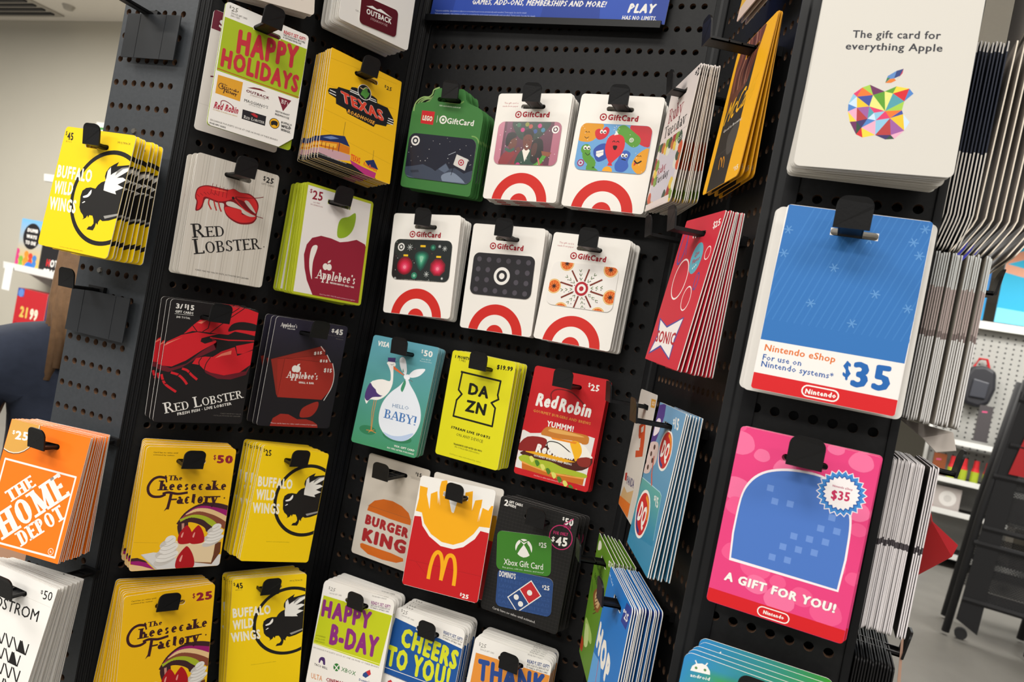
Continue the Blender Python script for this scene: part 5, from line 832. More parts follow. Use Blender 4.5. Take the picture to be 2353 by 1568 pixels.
def d_droid(a):
    a.bg(('2f86c4', '3f9a2c', 0, 4, 34, 14))
    a.p('edebe6', [6.2, 12.6, 6.9, 9.1, 9.3, 6.4, 13.5, 4.8, 17.4, 5.5, 20, 8.3, 20.6, 10.9, 6.3, 12.9], L=1, sm=0); a.l('edebe6', [8.3, 4.2, 10.2, 6.9], .9, L=1); a.l('edebe6', [17.2, 3, 16, 5.6], .9, L=1); a.c('5a8a5a', *[9.9, 9.5], 1, L=2); a.c('5a8a5a', *[16.4, 8.7], 1, L=2); a.t('android', [6.9, 17.3, 21, 15.2, 6.9, 14.7], 'edebe6', L=1, b=.03)
def d_top(a): a.bg('a84a3c'); a.p('e0b03a', [-1, 40, 40, -1, 101, -1, 101, 20, 20, 150, -1, 150]); a.p('6a2a4a', [30, 60, 80, 30, 101, 60, 60, 150, 20, 150], L=1); a.p('d8c0b0', [-1, 128, 101, 118, 101, 150, -1, 150], L=2)
def d_navy(a): a.bg('d8d2c8'); a.p('141c30', [-1, 12, 101, 12, 101, 58, -1, 58])
def d_crm(a): a.bg('cfc6ba')
def d_blk(a): a.bg('1a191a'); a.p('c8542c', [-1, 40, 101, 40, 101, 52, -1, 52])


# ------------------------------------------------------------------ where the five display faces stand
Z = Vector((0, 0, 1))
def pan(x, y, yaw):
    a = math.radians(yaw); d = Vector((math.cos(a), math.sin(a), 0)); return Vector((x, y, 0)), d, Vector((d.y, -d.x, 0))
PAN = {'P0': pan(-.7483, .5426, 3.5), 'P1': pan(-.6417, .5687, 65), 'P2': pan(-.5223, .7929, 0), 'P3': pan(-.158, .7716, -62.5), 'P4': pan(-.0409, .5506, 0), 'P5': (Vector((.050, .545, 0)), Vector((0, 1, 0)), Vector((1, 0, 0)))}
def card_matrix(pn, v):
    s, zz, q, phi, lean, yaw = v; o, d, n = PAN[pn]; c = o+d*s+n*q+Z*(zz+CZ)
    d2 = d*math.cos(yaw)+Z.cross(d)*math.sin(yaw); n2 = Vector((d2.y, -d2.x, 0)); up = Z*math.cos(lean)+n2*math.sin(lean)
    r = d2*math.cos(phi)-up*math.sin(phi); up2 = d2*math.sin(phi)+up*math.cos(phi); f = r.cross(up2)   # front normal
    return Matrix(((r.x, -f.x, up2.x, c.x), (r.y, -f.y, up2.y, c.y), (r.z, -f.z, up2.z, c.z), (0, 0, 0, 1)))

# ------------------------------------------------------------------ the store around the display
def struct(o, kind='structure'): o['kind'] = kind; return o
b = MB(); b.box(-12, -7, -.05, 8, 13, 0); struct(b.build('floor', M['floor']))
CEIL = 3.07
b = MB(); b.box(-12, -7, CEIL, 8, 13, CEIL+.05); ceil = struct(b.build('ceiling', M['ceil']))
for k in range(16):
    b = MB(); b.box(-12, -5+k*1.2, CEIL-.006, 8, -5+k*1.2+.024, CEIL); b.build('grid_bar', M['ceilbar'], ceil)
b = MB(); b.box(-12, 3.8, 0, -1.2, 3.95, CEIL); struct(b.build('wall_left', M['wall']))
b = MB(); b.box(-1.2, 3.8, 0, -1.05, 13, CEIL); struct(b.build('wall_side', M['wall']))
b = MB(); b.box(-1.2, 12.9, 0, 8, 13.05, CEIL); struct(b.build('wall_back', M['wall']))
cl = empty('ceiling_vent', (-6.45, 3.55, CEIL)); tag(cl, 'grey slotted air vent set in the store ceiling at the far left', 'vent')
b = MB(); b.box(-.62, -.16, -.012, .62, .16, -.002); b.build('vent_frame', M['ceilbar'], cl)
for k in range(4):
    b = MB(); b.box(-.58, -.13+k*.07, -.024, .58, -.10+k*.07, -.012); b.build('slat', M['shelfd'], cl)
b = MB(); b.tube([(-5.55, 3.55, CEIL-.03), (-5.55, 3.55, CEIL-.001)], [.03, .045], 12); tag(b.build('sprinkler_head', M['ceilbar']), 'small round sprinkler head on the ceiling beside the vent', 'sprinkler')

# wall shelves with boxed games
def boxfn(bg, *ops):
    def f(a):
        a.bg(bg)
        for o in ops: o(a)
    return f
def box_thing(name, x, y, z, w, h, d, fn, label, cat, group=None, side='6a6660', rz=0):
    e = empty(name, (x, y, z), rz); tag(e, label, cat, group)
    b = MB(); b.box(-w/2, 0, 0, w/2, d, h); b.build('carton', mat(name+'_card', side, .5), e)
    f = link('front_panel', card_mesh(name, w, h, fn, thick=.002, rad=.5, slot=None, LS=.0004), e); f.location = (0, -.0012, h/2); return e
def shelf(x0, x1, y, z, depth, label, tagp=None, nm='wall_shelf', grp=None):
    e = empty(nm, ((x0+x1)/2, y, z)); tag(e, label, 'shelf', grp); w = (x1-x0)/2
    b = MB(); b.box(-w, 0, -.018, w, depth, 0); b.build('shelf_board', M['white'], e)
    b = MB(); b.prism([(0, -.05), (-.012, -.045), (-.02, .004), (0, .002)], 'x', -w, w); b.build('price_rail', M['white'], e)
    for dx in (-w*.8, w*.8):
        b = MB(); b.prism([(depth, -.02), (depth, -.14), (.03, -.02)], 'x', dx-.004, dx+.004); b.build('bracket', M['white'], e)
    if tagp is not None:
        b = MB(); b.box(tagp, -.024, -.2, tagp+.09, -.021, -.02); b.build('price_flag', M['white'], e)
    return e
shelf(-5.66, -4.7, 3.5, CZ-.235, .3, 'white wall shelf with two boxed games left of the yellow cards', -.44)
shelf(-5.60, -4.7, 3.5, CZ-.77, .3, 'lower white wall shelf with red and blue games behind the shoulder')
shelf(-5.38, -4.7, 3.5, CZ+.45, .3, 'uppermost short white wall shelf peeking out left of the yellow cards')
def g1(a):
    a.c('1d1b1d', 52, 45, 36, L=1)
    for k, s_ in enumerate(('IF YOU', 'DUMB', 'WAYS', 'TO DIE')[1:]): a.t(s_, [30, 34+k*17, 74, 34+k*17, 30, 24+k*17], WHT, L=2, b=.08)
    for k in range(18): a.c(('c83a7a', 'e08a2c', '3f7ac0', '7aa83a', 'c8402c')[k % 5], (k*37) % 92+4, 92+(k*23) % 50, 9, L=1+(k % 2), n=14)
    a.c('2f6fc0', 60, 135, 20, L=3, n=18)
box_thing('game_box', -5.47, 3.53, CZ-.235, .27, .345, .1, boxfn(('6fb0e0', 'd8b04a', 0, 0, 0, 120), g1), 'colourful boxed game with black round title patch on the white shelf', 'game box')
def g2(a): a.t('HOT', [28, 70, 80, 70, 28, 48], WHT, L=1, b=.06); a.t('SEAT', [20, 100, 84, 100, 20, 78], WHT, L=1, b=.06); a.t('H', [28, 70, 44, 70, 28, 48], 'c8232c', L=2, b=.06)
box_thing('game_box', -5.20, 3.53, CZ-.235, .24, .2, .1, boxfn('1d1b1d', g2), 'black boxed game with white lettering beside the colourful game', 'game box', side='1d1b1d')
def g3(a):
    a.p('2a4f9a', [0, 0, 22, 0, 22, 18, 0, 18], L=1); a.c('5f86c8', 12, 10, 9, L=2)
    for k, c in enumerate(('d8b85a', 'e8e0c8')): a.t(('21', '99')[k], [18+k*34, 62, 44+k*34, 62, 18+k*34, 38], c, L=3, b=.08)
    for k in range(12): a.c('e0707a' if k % 2 else 'a01c24', 10+(k*31) % 84, 80+(k*17) % 60, 7, L=1, n=12)
box_thing('game_box', -5.34, 3.53, CZ-.77, .34, .37, .1, boxfn('b8242c', g3), 'red boxed game with gold figures on the lower wall shelf', 'game box', side='8a1c24')
box_thing('game_box', -5.03, 3.53, CZ-.77, .26, .35, .1, boxfn('1d3a7a', lambda a: a.p('5a7a9a', [20, 20, 80, 20, 80, 70, 20, 70], L=1)), 'blue boxed game right of the red one on the lower shelf', 'game box', side='1d3a7a')

wn = link('wall_notice', card_mesh('wall_notice', .16, .2, lambda a: (a.bg('f0eee8'), a.l('4a9a4a', [10, 30, 60, 30], 12, L=1), a.l('c8323c', [60, 60, 95, 60], 12, L=1)), thick=.004, rad=1, slot=None, LS=.0005)); wn.location = (-5.28, 3.79, CZ+.84); tag(wn, 'small white notice with green and red stripes on the cream wall', 'notice')
# far gondola on the right
gx, gy = 1.75, 7.5
b = MB(); b.box(gx-.78, gy+.42, 0, gx+3.2, gy+.5, 2.15)
gond = empty('gondola', (0, 0, 0)); tag(gond, 'white pegboard store gondola far behind on the right', 'store shelving')
b.build('back_board', M['pegw'], gond)
b = MB()
for i in range(44):
    for j in range(26): b.box(gx-.74+i*.06, gy+.4188, .95+j*.046, gx-.726+i*.06, gy+.4202, .964+j*.046)
o = b.build('peg_hole', M['shelfd'], gond); o['kind'] = 'stuff'
for z_, nm_ in ((1.11, 'top shelf of the far gondola with a white front rail'), (.77, 'second shelf of the far gondola holding red-capped bottles'), (.49, 'third shelf of the far gondola holding the boxed plate'), (.12, 'bottom shelf of the far gondola near the floor')):
    gs = empty('gondola_shelf', (gx, gy, z_)); tag(gs, nm_, 'shelf')
    b = MB(); b.box(-.74, 0, -.02, 3.2, .37, -.001); b.build('shelf_board', M['shelfd'], gs)
    b = MB(); b.box(-.74, -.02, -.035, 3.2, 0, .01); b.build('price_rail', M['white'], gs)
b = MB(); b.box(gx-.78, gy+.38, 0, gx+3.2, gy+.42, .1); b.build('kick_plate', M['shelfd'], gond)
for x_ in (gx-.78, gx+.42, gx+1.7):
    b = MB(); b.box(x_-.015, gy+.38, 0, x_+.015, gy+.42, 2.15); b.build('upright', M['white'], gond)
hd = empty('header_sign', (gx, gy+.3, 2.22)); tag(hd, 'bright cyan header poster strip above the far gondola', 'sign')
b = MB(); b.box(-.9, 0, -.07, 3.2, .05, -.0); b.build('sign_rail', M['white'], hd)
def poster(x0, x1, fn, nm='poster'):
    f = link(nm, card_mesh(nm, x1-x0, .95, fn, thick=.004, rad=.3, slot=None, LS=.0006), hd); f.location = ((x0+x1)/2, 0, .48)
poster(-.9, -.56, boxfn(('4a4ac0', '1f9ad0', 0, 0, 0, 280), lambda a: a.p('3a3ab8', [0, 60, 70, 60, 70, 160, 0, 160], L=1)))
def pg(a):
    a.l('e09a7a', [5, 110, 60, 85, 101, 70], 16, L=1, sm=1); a.l('e8a88a', [-2, 118, 50, 140, 101, 150], 15, L=2, sm=1); a.c('6fd0ea', 92, 152, 10, L=3)
poster(-.47, .5, boxfn(('2fc0e0', '1f9cd8', 0, 0, 0, 160), lambda a: (a.l('e09a7a', [-2, 40, 30, 26, 60, 18], 8, L=1, sm=1), a.l('e8a88a', [-2, 46, 30, 52, 70, 60], 8, L=2, sm=1), a.p('7fdcf0', [0, 84, 100, 88, 100, 98, 0, 98], L=1))))
poster(.58, 3.0, boxfn('2fb4dc', lambda a: a.p('e8f4f8', [0, 30, 100, 34, 100, 38, 0, 36], L=1)))
for k in range(4):
    e = empty('bottle', (gx-.60+k*.09, gy+.06, .77)); tag(e, ('leftmost', 'second', 'third', 'rightmost')[k]+' red-capped bottle with yellow-green label on the far gondola', 'bottle', 'red-capped bottles on the far shelf')
    b = MB(); b.tube([(0, 0, 0), (0, 0, .1)], .032, 10); b.build('body', mat('lime_label', 'a8b82c', .4), e)
    b = MB(); b.tube([(0, 0, .1), (0, 0, .13), (0, 0, .2)], [.032, .024, .02], 10); b.build('cap', M['redv'], e)
box_thing('boxed_plate', 1.13, gy+.03, .49, .26, .2, .2, boxfn('b9b0ac', lambda a: (a.c('dcd8d4', 62, 38, 26, L=1), a.c('c8c4c0', 62, 38, 12, L=2), a.p('a83a3a', [5, 66, 20, 58, 24, 76, 5, 76], L=1))), 'white boxed round dish on the far gondola lower shelf', 'box', side='c8c0bc')
box_thing('boxed_dish', 1.02, gy+.03, .12, .2, .2, .2, boxfn('2a2a30', lambda a: (a.c('e8e8e8', 40, 40, 26, L=1), a.c('3a6ab0', 72, 74, 16, L=1))), 'dark box with white disc on the bottom gondola shelf', 'box', side='2a2a30')
for k, (x_, z_, w_, h_, c) in enumerate(((1.32, 1.14, .1, .32, '4a4648'), (1.62, 1.14, .2, .3, '8a8478'), (1.05, .79, .1, .18, '8a4a2a'))):
    box_thing('hanging_pack', x_, gy+.06, z_, w_, h_, .04, boxfn(c, lambda a: a.p('c8507a', [20, 50, 60, 46, 60, 60, 20, 64], L=1)), ('slim grey boxed item standing on the top gondola shelf', 'wide tan boxed item on the top gondola shelf', 'small brown packet on the middle gondola shelf')[k], 'box', side=c)
e = empty('shoulder_bag', (1.27, gy+.358, 1.72)); tag(e, 'dark rounded shoulder bag hanging on the far pegboard', 'bag')
b = MB(); b.prism([(-.12, -.2), (-.09, -.27), (.02, -.29), (.1, -.24), (.13, -.1), (.11, .06), (.02, .1), (-.08, .08), (-.13, -.03)], 'y', -.08, .06); b.build('body', mat('bag_cloth', '24242a', .5), e, bevel=.03)
b = MB(); b.prism([(-.07, -.2), (.06, -.2), (.07, -.05), (-.06, -.03)], 'y', -.1, -.08); b.build('pocket', mat('bag_pocket', '3a3c44', .4), e, bevel=.01)
b = MB(); b.tube([(-.06, 0, .08), (-.03, 0, .16), (.03, 0, .16), (.06, 0, .08)], .012, 6); b.build('strap', M['redv'], e)

# black mesh display cart
ct = empty('display_cart', (1.12, 5.25, 0), -.12); tag(ct, 'tall black folding mesh display cart with red straps standing on the concrete floor', 'display cart')
for x_, z0, z1 in ((-.12, .02, 1.62), (.30, .02, 1.5), (.72, .02, 1.62)):
    for y_ in (0, .4):
        b = MB(); b.tube([(x_-.06, y_, z0), (x_, y_, (z0+z1)/2), (x_+.09, y_, z1)], .022, 8); b.build('frame_tube', M['blackm'], ct, smooth=True)
mm = mat('black_mesh_net', (.02, .02, .022, 1), .7); nt = mm.node_tree; bs = nt.nodes['Principled BSDF']
wv = nt.nodes.new('ShaderNodeTexChecker'); wv.inputs['Scale'].default_value = 120; tcn = nt.nodes.new('ShaderNodeTexCoord'); nt.links.new(tcn.outputs['Object'], wv.inputs['Vector'])
mp = nt.nodes.new('ShaderNodeMapRange'); mp.inputs[3].default_value = .55; mp.inputs[4].default_value = 1; nt.links.new(wv.outputs['Fac'], mp.inputs[0]); nt.links.new(mp.outputs[0], bs.inputs['Alpha'])
for z0, z1, dx in ((1.22, 1.50, .05), (.70, 1.02, 0), (.25, .60, -.03)):
    b = MB(); b.add([(-.1+dx, -.01, z0), (.78+dx, -.01, z0), (.80+dx, -.01, z1), (-.08+dx, -.01, z1)], [(0, 1, 2, 3)]); b.add([(-.1+dx, .4, z0), (.78+dx, .4, z0), (.80+dx, .4, z1), (-.08+dx, .4, z1)], [(0, 1, 2, 3)]); b.build('mesh_panel', mm, ct)
    for z_ in (z0, z1):
        b = MB(); b.tube([(-.1+dx, -.015, z_), (.8+dx, -.015, z_)], .018, 6); b.build('rail', M['blackm'], ct)
for k in range(7):
    b = MB(); b.tube([(-.08, .02+k*.06, .24), (.76, .02+k*.06, .24)], .008, 6); b.build('shelf_wire', M['blackm'], ct)
b = MB(); b.add([(-.03, -.03, 1.05), (.05, -.03, 1.05), (.15, -.03, 1.62), (.08, -.03, 1.64)], [(0, 1, 2, 3)]); b.add([(.14, -.03, .98), (.20, -.03, .98), (.23, -.03, 1.3), (.17, -.03, 1.3)], [(0, 1, 2, 3)]); b.build('red_strap', M['redv'], ct)
b = MB(); b.add([(-.14, -.02, .0+.12), (-.02, -.02, .06), (.04, -.02, 1.5), (-.05, -.02, 1.55)], [(0, 1, 2, 3)]); b.build('side_panel', M['blackm'], ct)
for x_ in (-.1, .74):
    b = MB(); b.tube([(x_, .0, .035), (x_, .03, .035)], .035, 12); b.build('wheel', M['shelfd'], ct)
box_thing('packaged_goods', 1.62, 5.75, 1.03, .5, .24, .2, boxfn('8a8478', lambda a: [a.c(('d8c070', '3f3c48', 'b8a898', '6a4a3a')[k % 4], (k*29) % 90+5, (k*17) % 44+2, 9, L=1+k % 2, n=10) for k in range(18)]), 'mixed packaged goods behind the upper net of the display cart', 'box')
box_thing('packaged_goods', 1.55, 5.78, .42, .5, .26, .2, boxfn('55504c', lambda a: [a.c(('8a8478', '3f3038', '9aa098')[k % 3], (k*31) % 90+5, (k*19) % 46+2, 10, L=1+k % 2, n=10) for k in range(14)]), 'grey packaged goods in the bottom bay of the display cart', 'box')

# person
pe = empty('person', (-1.305, 1.05, 0), math.radians(-122)); pe.scale = (1.22, 1.1, .9); tag(pe, 'person with long brown hair in a navy top standing behind the display, seen from behind', 'person')
def skin_mesh(name, joints, edges, m, parent, root=0, sub=2):
    me = bpy.data.meshes.new(name); me.from_pydata([j[:3] for j in joints], edges, []); o = link(name, me, parent)
    me.materials.append(m); md = o.modifiers.new('skin', 'SKIN'); sv = me.skin_vertices[0].data
    for i, j in enumerate(joints): sv[i].radius = (j[3], j[4] if len(j) > 4 else j[3]); sv[i].use_root = i == root
    md.use_smooth_shade = True; s = o.modifiers.new('sub', 'SUBSURF'); s.levels = sub; s.render_levels = sub; return o
J = [(0, 0, .86, .14, .10), (0, 0, 1.0, .115, .085), (0, 0, 1.16, .13, .09), (0, .0, 1.26, .09, .07), (0, 0, 1.33, .055), (0, .01, 1.40, .05),
     (.16, 0, 1.235, .045), (.21, .02, 1.0, .045), (.19, -.10, .80, .036), (.185, -.14, .74, .028),
     (-.16, 0, 1.235, .045), (-.21, .02, 1.0, .045), (-.19, -.10, .80, .036), (-.185, -.14, .74, .028),
     (.09, 0, .76, .085), (.1, .0, .44, .06), (.1, .02, .10, .042), (.1, -.10, .04, .035), (-.09, 0, .76, .085), (-.1, 0, .44, .06), (-.1, .02, .10, .042), (-.1, -.10, .04, .035)]
E_ = [(0, 1), (1, 2), (2, 3), (3, 4), (4, 5), (3, 6), (6, 7), (7, 8), (8, 9), (3, 10), (10, 11), (11, 12), (12, 13), (0, 14), (14, 15), (15, 16), (16, 17), (0, 18), (18, 19), (19, 20), (20, 21)]
skin_mesh('body', J, E_, M['skin'], pe)
JT = [(0, 0, .84, .165, .125), (0, 0, 1.0, .14, .11), (0, 0, 1.16, .165, .12), (0, .0, 1.265, .15, .11), (0, 0, 1.345, .066), (.175, 0, 1.245, .072), (.22, .02, 1.0, .062), (.2, -.09, .82, .052), (-.175, 0, 1.245, .072), (-.22, .02, 1.0, .062), (-.2, -.09, .82, .052)]
skin_mesh('navy_top', JT, [(0, 1), (1, 2), (2, 3), (3, 4), (3, 5), (5, 6), (6, 7), (3, 8), (8, 9), (9, 10)], M['navy'], pe)
JL = [(0, 0, .86, .165, .13), (.09, 0, .76, .1), (.1, 0, .44, .075), (.1, .02, .10, .062), (-.09, 0, .76, .1), (-.1, 0, .44, .075), (-.1, .02, .10, .062)]
skin_mesh('jeans', JL, [(0, 1), (1, 2), (2, 3), (0, 4), (4, 5), (5, 6)], M['jean'], pe)
def ball(name, c, r, m, parent, n=20):
    bm = bmesh.new(); bmesh.ops.create_uvsphere(bm, u_segments=n, v_segments=n//2+2, radius=1)
    for v in bm.verts: v.co = Vector((c[0]+v.co.x*r[0], c[1]+v.co.y*r[1], c[2]+v.co.z*r[2]))
    me = bpy.data.meshes.new(name); bm.to_mesh(me); bm.free(); me.polygons.foreach_set('use_smooth', [True]*len(me.polygons)); o = link(name, me, parent); me.materials.append(m); return o
ball('head', (0, -.01, 1.50), (.075, .092, .112), M['skin'], pe)
ball('nose', (0, -.105, 1.49), (.011, .015, .018), M['skin'], pe, 10)
for s_ in (-1, 1):
    ball('eye', (s_*.03, -.09, 1.51), (.011, .008, .007), M['white'], pe, 10); ball('ear', (s_*.076, 0, 1.495), (.012, .02, .028), M['skin'], pe, 10)
ball('mouth', (0, -.094, 1.45), (.02, .008, .006), M['redv'], pe, 10)
b = MB()
for k in range(46):
    a = math.radians(-15+k*210/45); r1 = .082; x_, y_ = math.cos(a)*r1, .012+math.sin(a)*.1
    b.tube([(x_*.25, .01+y_*.2, 1.612), (x_*.8, y_*.8+.01, 1.585), (x_*1.06, y_*1.06, 1.50), (x_*1.12, y_*1.12+.01, 1.38), (x_*1.1+.01*math.sin(k), y_*1.15+.02, 1.24+.03*math.sin(k*2.1))], [.016, .02, .02, .018, .006], 6)
b.build('hair', M['hair'], pe, smooth=True)
for s_ in (-1, 1):
    hp_ = empty('hand', (s_*.185, -.15, .72), 0, pe)
    hm = [(0, 0, .03, .022, .014), (0, 0, -.01, .03, .015), (0, -.005, -.05, .03, .013)]
    skin_mesh('palm', hm, [(0, 1), (1, 2)], M['skin'], hp_, sub=1)
    for f_, (dx, ln) in enumerate(((-.028, .062), (-.009, .07), (.01, .066), (.028, .052))):
        skin_mesh('finger', [(dx*.9, -.005, -.045, .009), (dx, -.008, -.05-ln*.45, .0085), (dx, -.02, -.05-ln*.8, .008), (dx, -.034, -.05-ln, .007)], [(0, 1), (1, 2), (2, 3)], M['skin'], hp_, sub=1)
    skin_mesh('thumb', [(-s_*.025, -.005, .0, .011), (-s_*.045, -.015, -.03, .0095), (-s_*.048, -.025, -.055, .008)], [(0, 1), (1, 2)], M['skin'], hp_, sub=1)

# ------------------------------------------------------------------ the display rack
rack = empty('gift_card_rack', (-.3, .7, 0)); tag(rack, 'tall black pegboard display rack with angled bays holding gift cards', 'display rack')
RI = Matrix.Translation((.3, -.7, 0))
PZ = .12899+CZ
def pegboard(pn, i0, i1, ms, me_, m, z0=.62, z1=2.10, fill=()):
    o, d, n = PAN[pn]; P0 = .0127; PV = .0254; k = 12; R_ = .0034; TH = .005
    j0 = math.ceil((PZ-z1)/PV); j1 = math.floor((PZ-z0)/PV)
    b = MB(); L = lambda s, q, z: tuple(o+d*s+n*q+Z*z)
    sx = [-ms] + [i*P0+P0/2 for i in range(i0, i1)] + [i1*P0+me_]
    for i in range(i0, i1+1):
        xa, xb = sx[i-i0], sx[i-i0+1]
        for j in range(j0, j1+1):
            zc = PZ-j*PV; za, zb = zc-PV/2, zc+PV/2
            if j == j0: zb = z1
            if j == j1: za = z0
            c = i*P0; V = []
            for t in range(k):
                a = 2*PI*t/k+PI/4; ca, sa = math.cos(a), math.sin(a); V.append(L(c+R_*ca, 0, zc+R_*sa))
            B = []
            for t in range(k):
                a = 2*PI*t/k+PI/4; ca, sa = math.cos(a), math.sin(a); m_ = max(abs(ca), abs(sa)); u_, v_ = ca/m_, sa/m_
                B.append(L(c+(u_*(xb-c) if u_ > 0 else u_*(c-xa)), 0, zc+(v_*(zb-zc) if v_ > 0 else v_*(zc-za))))
            I = [tuple(Vector(p)-n*TH) for p in V]; n0 = 0
            b.add(V+B+I, [(t, (t+1) % k, k+(t+1) % k, k+t) for t in range(k)])
            b.m[-k:] = [0]*k; base = len(b.v)-3*k
            for t in range(k): b.f.append((base+t, base+2*k+t, base+2*k+(t+1) % k, base+(t+1) % k)); b.m.append(1)
    e0, e1 = sx[0], sx[-1]
    b.add([L(e0, 0, z0), L(e1, 0, z0), L(e1, 0, z1), L(e0, 0, z1), L(e0, -TH, z0), L(e1, -TH, z0), L(e1, -TH, z1), L(e0, -TH, z1)], [(0, 1, 5, 4), (1, 2, 6, 5), (2, 3, 7, 6), (3, 0, 4, 7)], 1)
    b.add([L(e0, -.018, z0), L(e1, -.018, z0), L(e1, -.018, z1), L(e0, -.018, z1)], [(0, 1, 2, 3)], 2)
    me = bpy.data.meshes.new('pegboard_panel'); me.from_pydata([tuple(RI @ Vector(v)) for v in b.v], [], b.f); me.update()
    for q in (m, M['mdf'], M['post']): me.materials.append(q)
    me.polygons.foreach_set('material_index', b.m); link('pegboard_panel', me, rack)
pegboard('P0', 0, 6, .0065, .018, M['board_end'])
pegboard('P1', 0, 17, .012, .012, M['board'])
pegboard('P2', 0, 26, .010, .012, M['board'])
pegboard('P3', 0, 17, .012, .012, M['board'])
pegboard('P4', 0, 6, .0085, .009, M['board'])
def post(pts, m, grooves=()):
    b = MB(); P = [(x, y) for x, y in pts]; b.prism(P, 'z', .60, 2.12); b.v = [tuple(RI @ Vector(v)) for v in b.v]; b.build('corner_post', m, rack, bevel=.0006)
def PP(pn, s, q=0): o, d, n = PAN[pn]; p = o+d*s+n*q; return (p.x, p.y)
def grooved(A, B, n_, depth, m, back=.01):               # extrusion face from A to B with vertical grooves
    a, c = Vector(A), Vector(B); d = (c-a); nn = Vector((d.y, -d.x)).normalized(); out = []
    for i in range(n_):
        for t, q in ((0, 0), (.42, 0), (.5, -depth), (.92, -depth)):
            p = a+d*((i+t)/n_)+nn*q; out.append((p.x, p.y))
    out.append(tuple(c)); out += [tuple(c-nn*back), tuple(a-nn*back)]; post(out, m)
grooved(PP('P0', .0945, .0008), PP('P1', -.0122, .0015), 3, .0016, M['post'], .012)
grooved(PP('P1', .2281, .001), PP('P2', -.0102, .001), 2, .0015, M['post'], .008)
grooved(PP('P2', .3425, .0015), PP('P3', -.0122, .0015), 1, .001, M['postg'], .008)
grooved(PP('P3', .2281, .0015), (-.0515, .5480), 3, .0015, M['post'], .010)
grooved((-.0640, .5478), (-.0496, .5490), 1, .0008, M['postg'], .010)
post([(.0445, .549), (.0500, .549), (.0500, .66), (.0445, .66)], M['post'])
o_, d_, n_ = PAN['P5']
b = MB(); b.box(.0440, .552, .60, .0492, .80, 2.12); b.v = [tuple(RI @ Vector(v)) for v in b.v]; b.build('side_panel', M['post'], rack)
b = MB(); b.box(-.7548, .548, .60, -.7535, .80, 2.12); b.box(-.75, .80, .60, .05, .81, 2.12); b.v = [tuple(RI @ Vector(v)) for v in b.v]; b.build('back_panel', M['post'], rack)
b = MB(); b.box(-.7548, .545, 0, .0500, .81, .60); b.v = [tuple(RI @ Vector(v)) for v in b.v]; b.build('base_cabinet', M['post'], rack)
for pn, i, j in (('P0', 3, 0), ('P0', 2, 6), ('P0', 2, 15+3), ('P0', 4, 13), ('P4', 3, 0)):
    o, d, n = PAN[pn]; jj = j if pn != 'P0' else j-3+0
    zc = PZ-(j-3 if pn == 'P0' else 0)*.0254 if pn == 'P4' else PZ-(j)*.0254
    p = o+d*(i*.0127)+n*.0002; b = MB(); b.tube([RI @ (Vector((p.x, p.y, zc))-n*.001), RI @ (Vector((p.x, p.y, zc))+n*.0014)], [.0037, .0026], 12)
    b.build('screw', M['screw'], rack)

# sign over the middle bay
sg = empty('promo_sign', (-.5223+.142, .7929-.010, CZ+.361)); tag(sg, 'blue promotional poster with white lettering in a black holder above the middle bay', 'sign')
def d_sign(a):
    H = a.H; a.bg('26429a'); a.p('2c4bab', [20, -1, 60, -1, 50, H+1, 10, H+1], L=0); a.p('2f52b4', [60, -1, 80, -1, 95, H+1, 75, H+1], L=0)
    a.t('GAMES, ADD-ONS, MEMBERSHIPS AND MORE!', [18.5, H-5.8, 76, H-5.8, 19, H-8.1], WHT, L=1, b=.05)
    a.t('PLAY', [85, H-3.9, 95.2, H-3.9, 85.6, H-7.5], WHT, L=1, b=.08); a.t('HAS NO LIMITS.', [83.5, H-1.3, 96.6, H-1.3, 83.6, H-2.9], WHT, L=1, b=.05)
    for k in range(2): a.t('*Subject to availability. Subscription is subject to a recurring fee and renews automatically until cancelled. Terms apply. See site for details', [2, H-2.6+k*1.2, 44+k*4, H-2.6+k*1.2, 2, H-3.2+k*1.2], 'b8c4e8', L=1)
f = link('poster', card_mesh('poster', .302, .32, d_sign, thick=.001, rad=.1, slot=None), sg); f.location = (.003, 0, .16); f.rotation_euler = (0, math.radians(1.2), 0)
b = MB(); b.prism([(-.006, -.006), (.005, -.006), (.005, .006), (.0015, .006), (.0015, 0), (-.0025, 0), (-.0025, .0022), (-.006, .0018)], 'x', -.1545, .148); o = b.build('sign_holder', M['post'], sg); o.rotation_euler = (0, math.radians(1.2), 0)
b = MB(); b.box(-.15, .0055, -.003, -.13, .0098, .02); b.box(.12, .0055, -.003, .14, .0098, .02); b.build('clip', M['post'], sg)

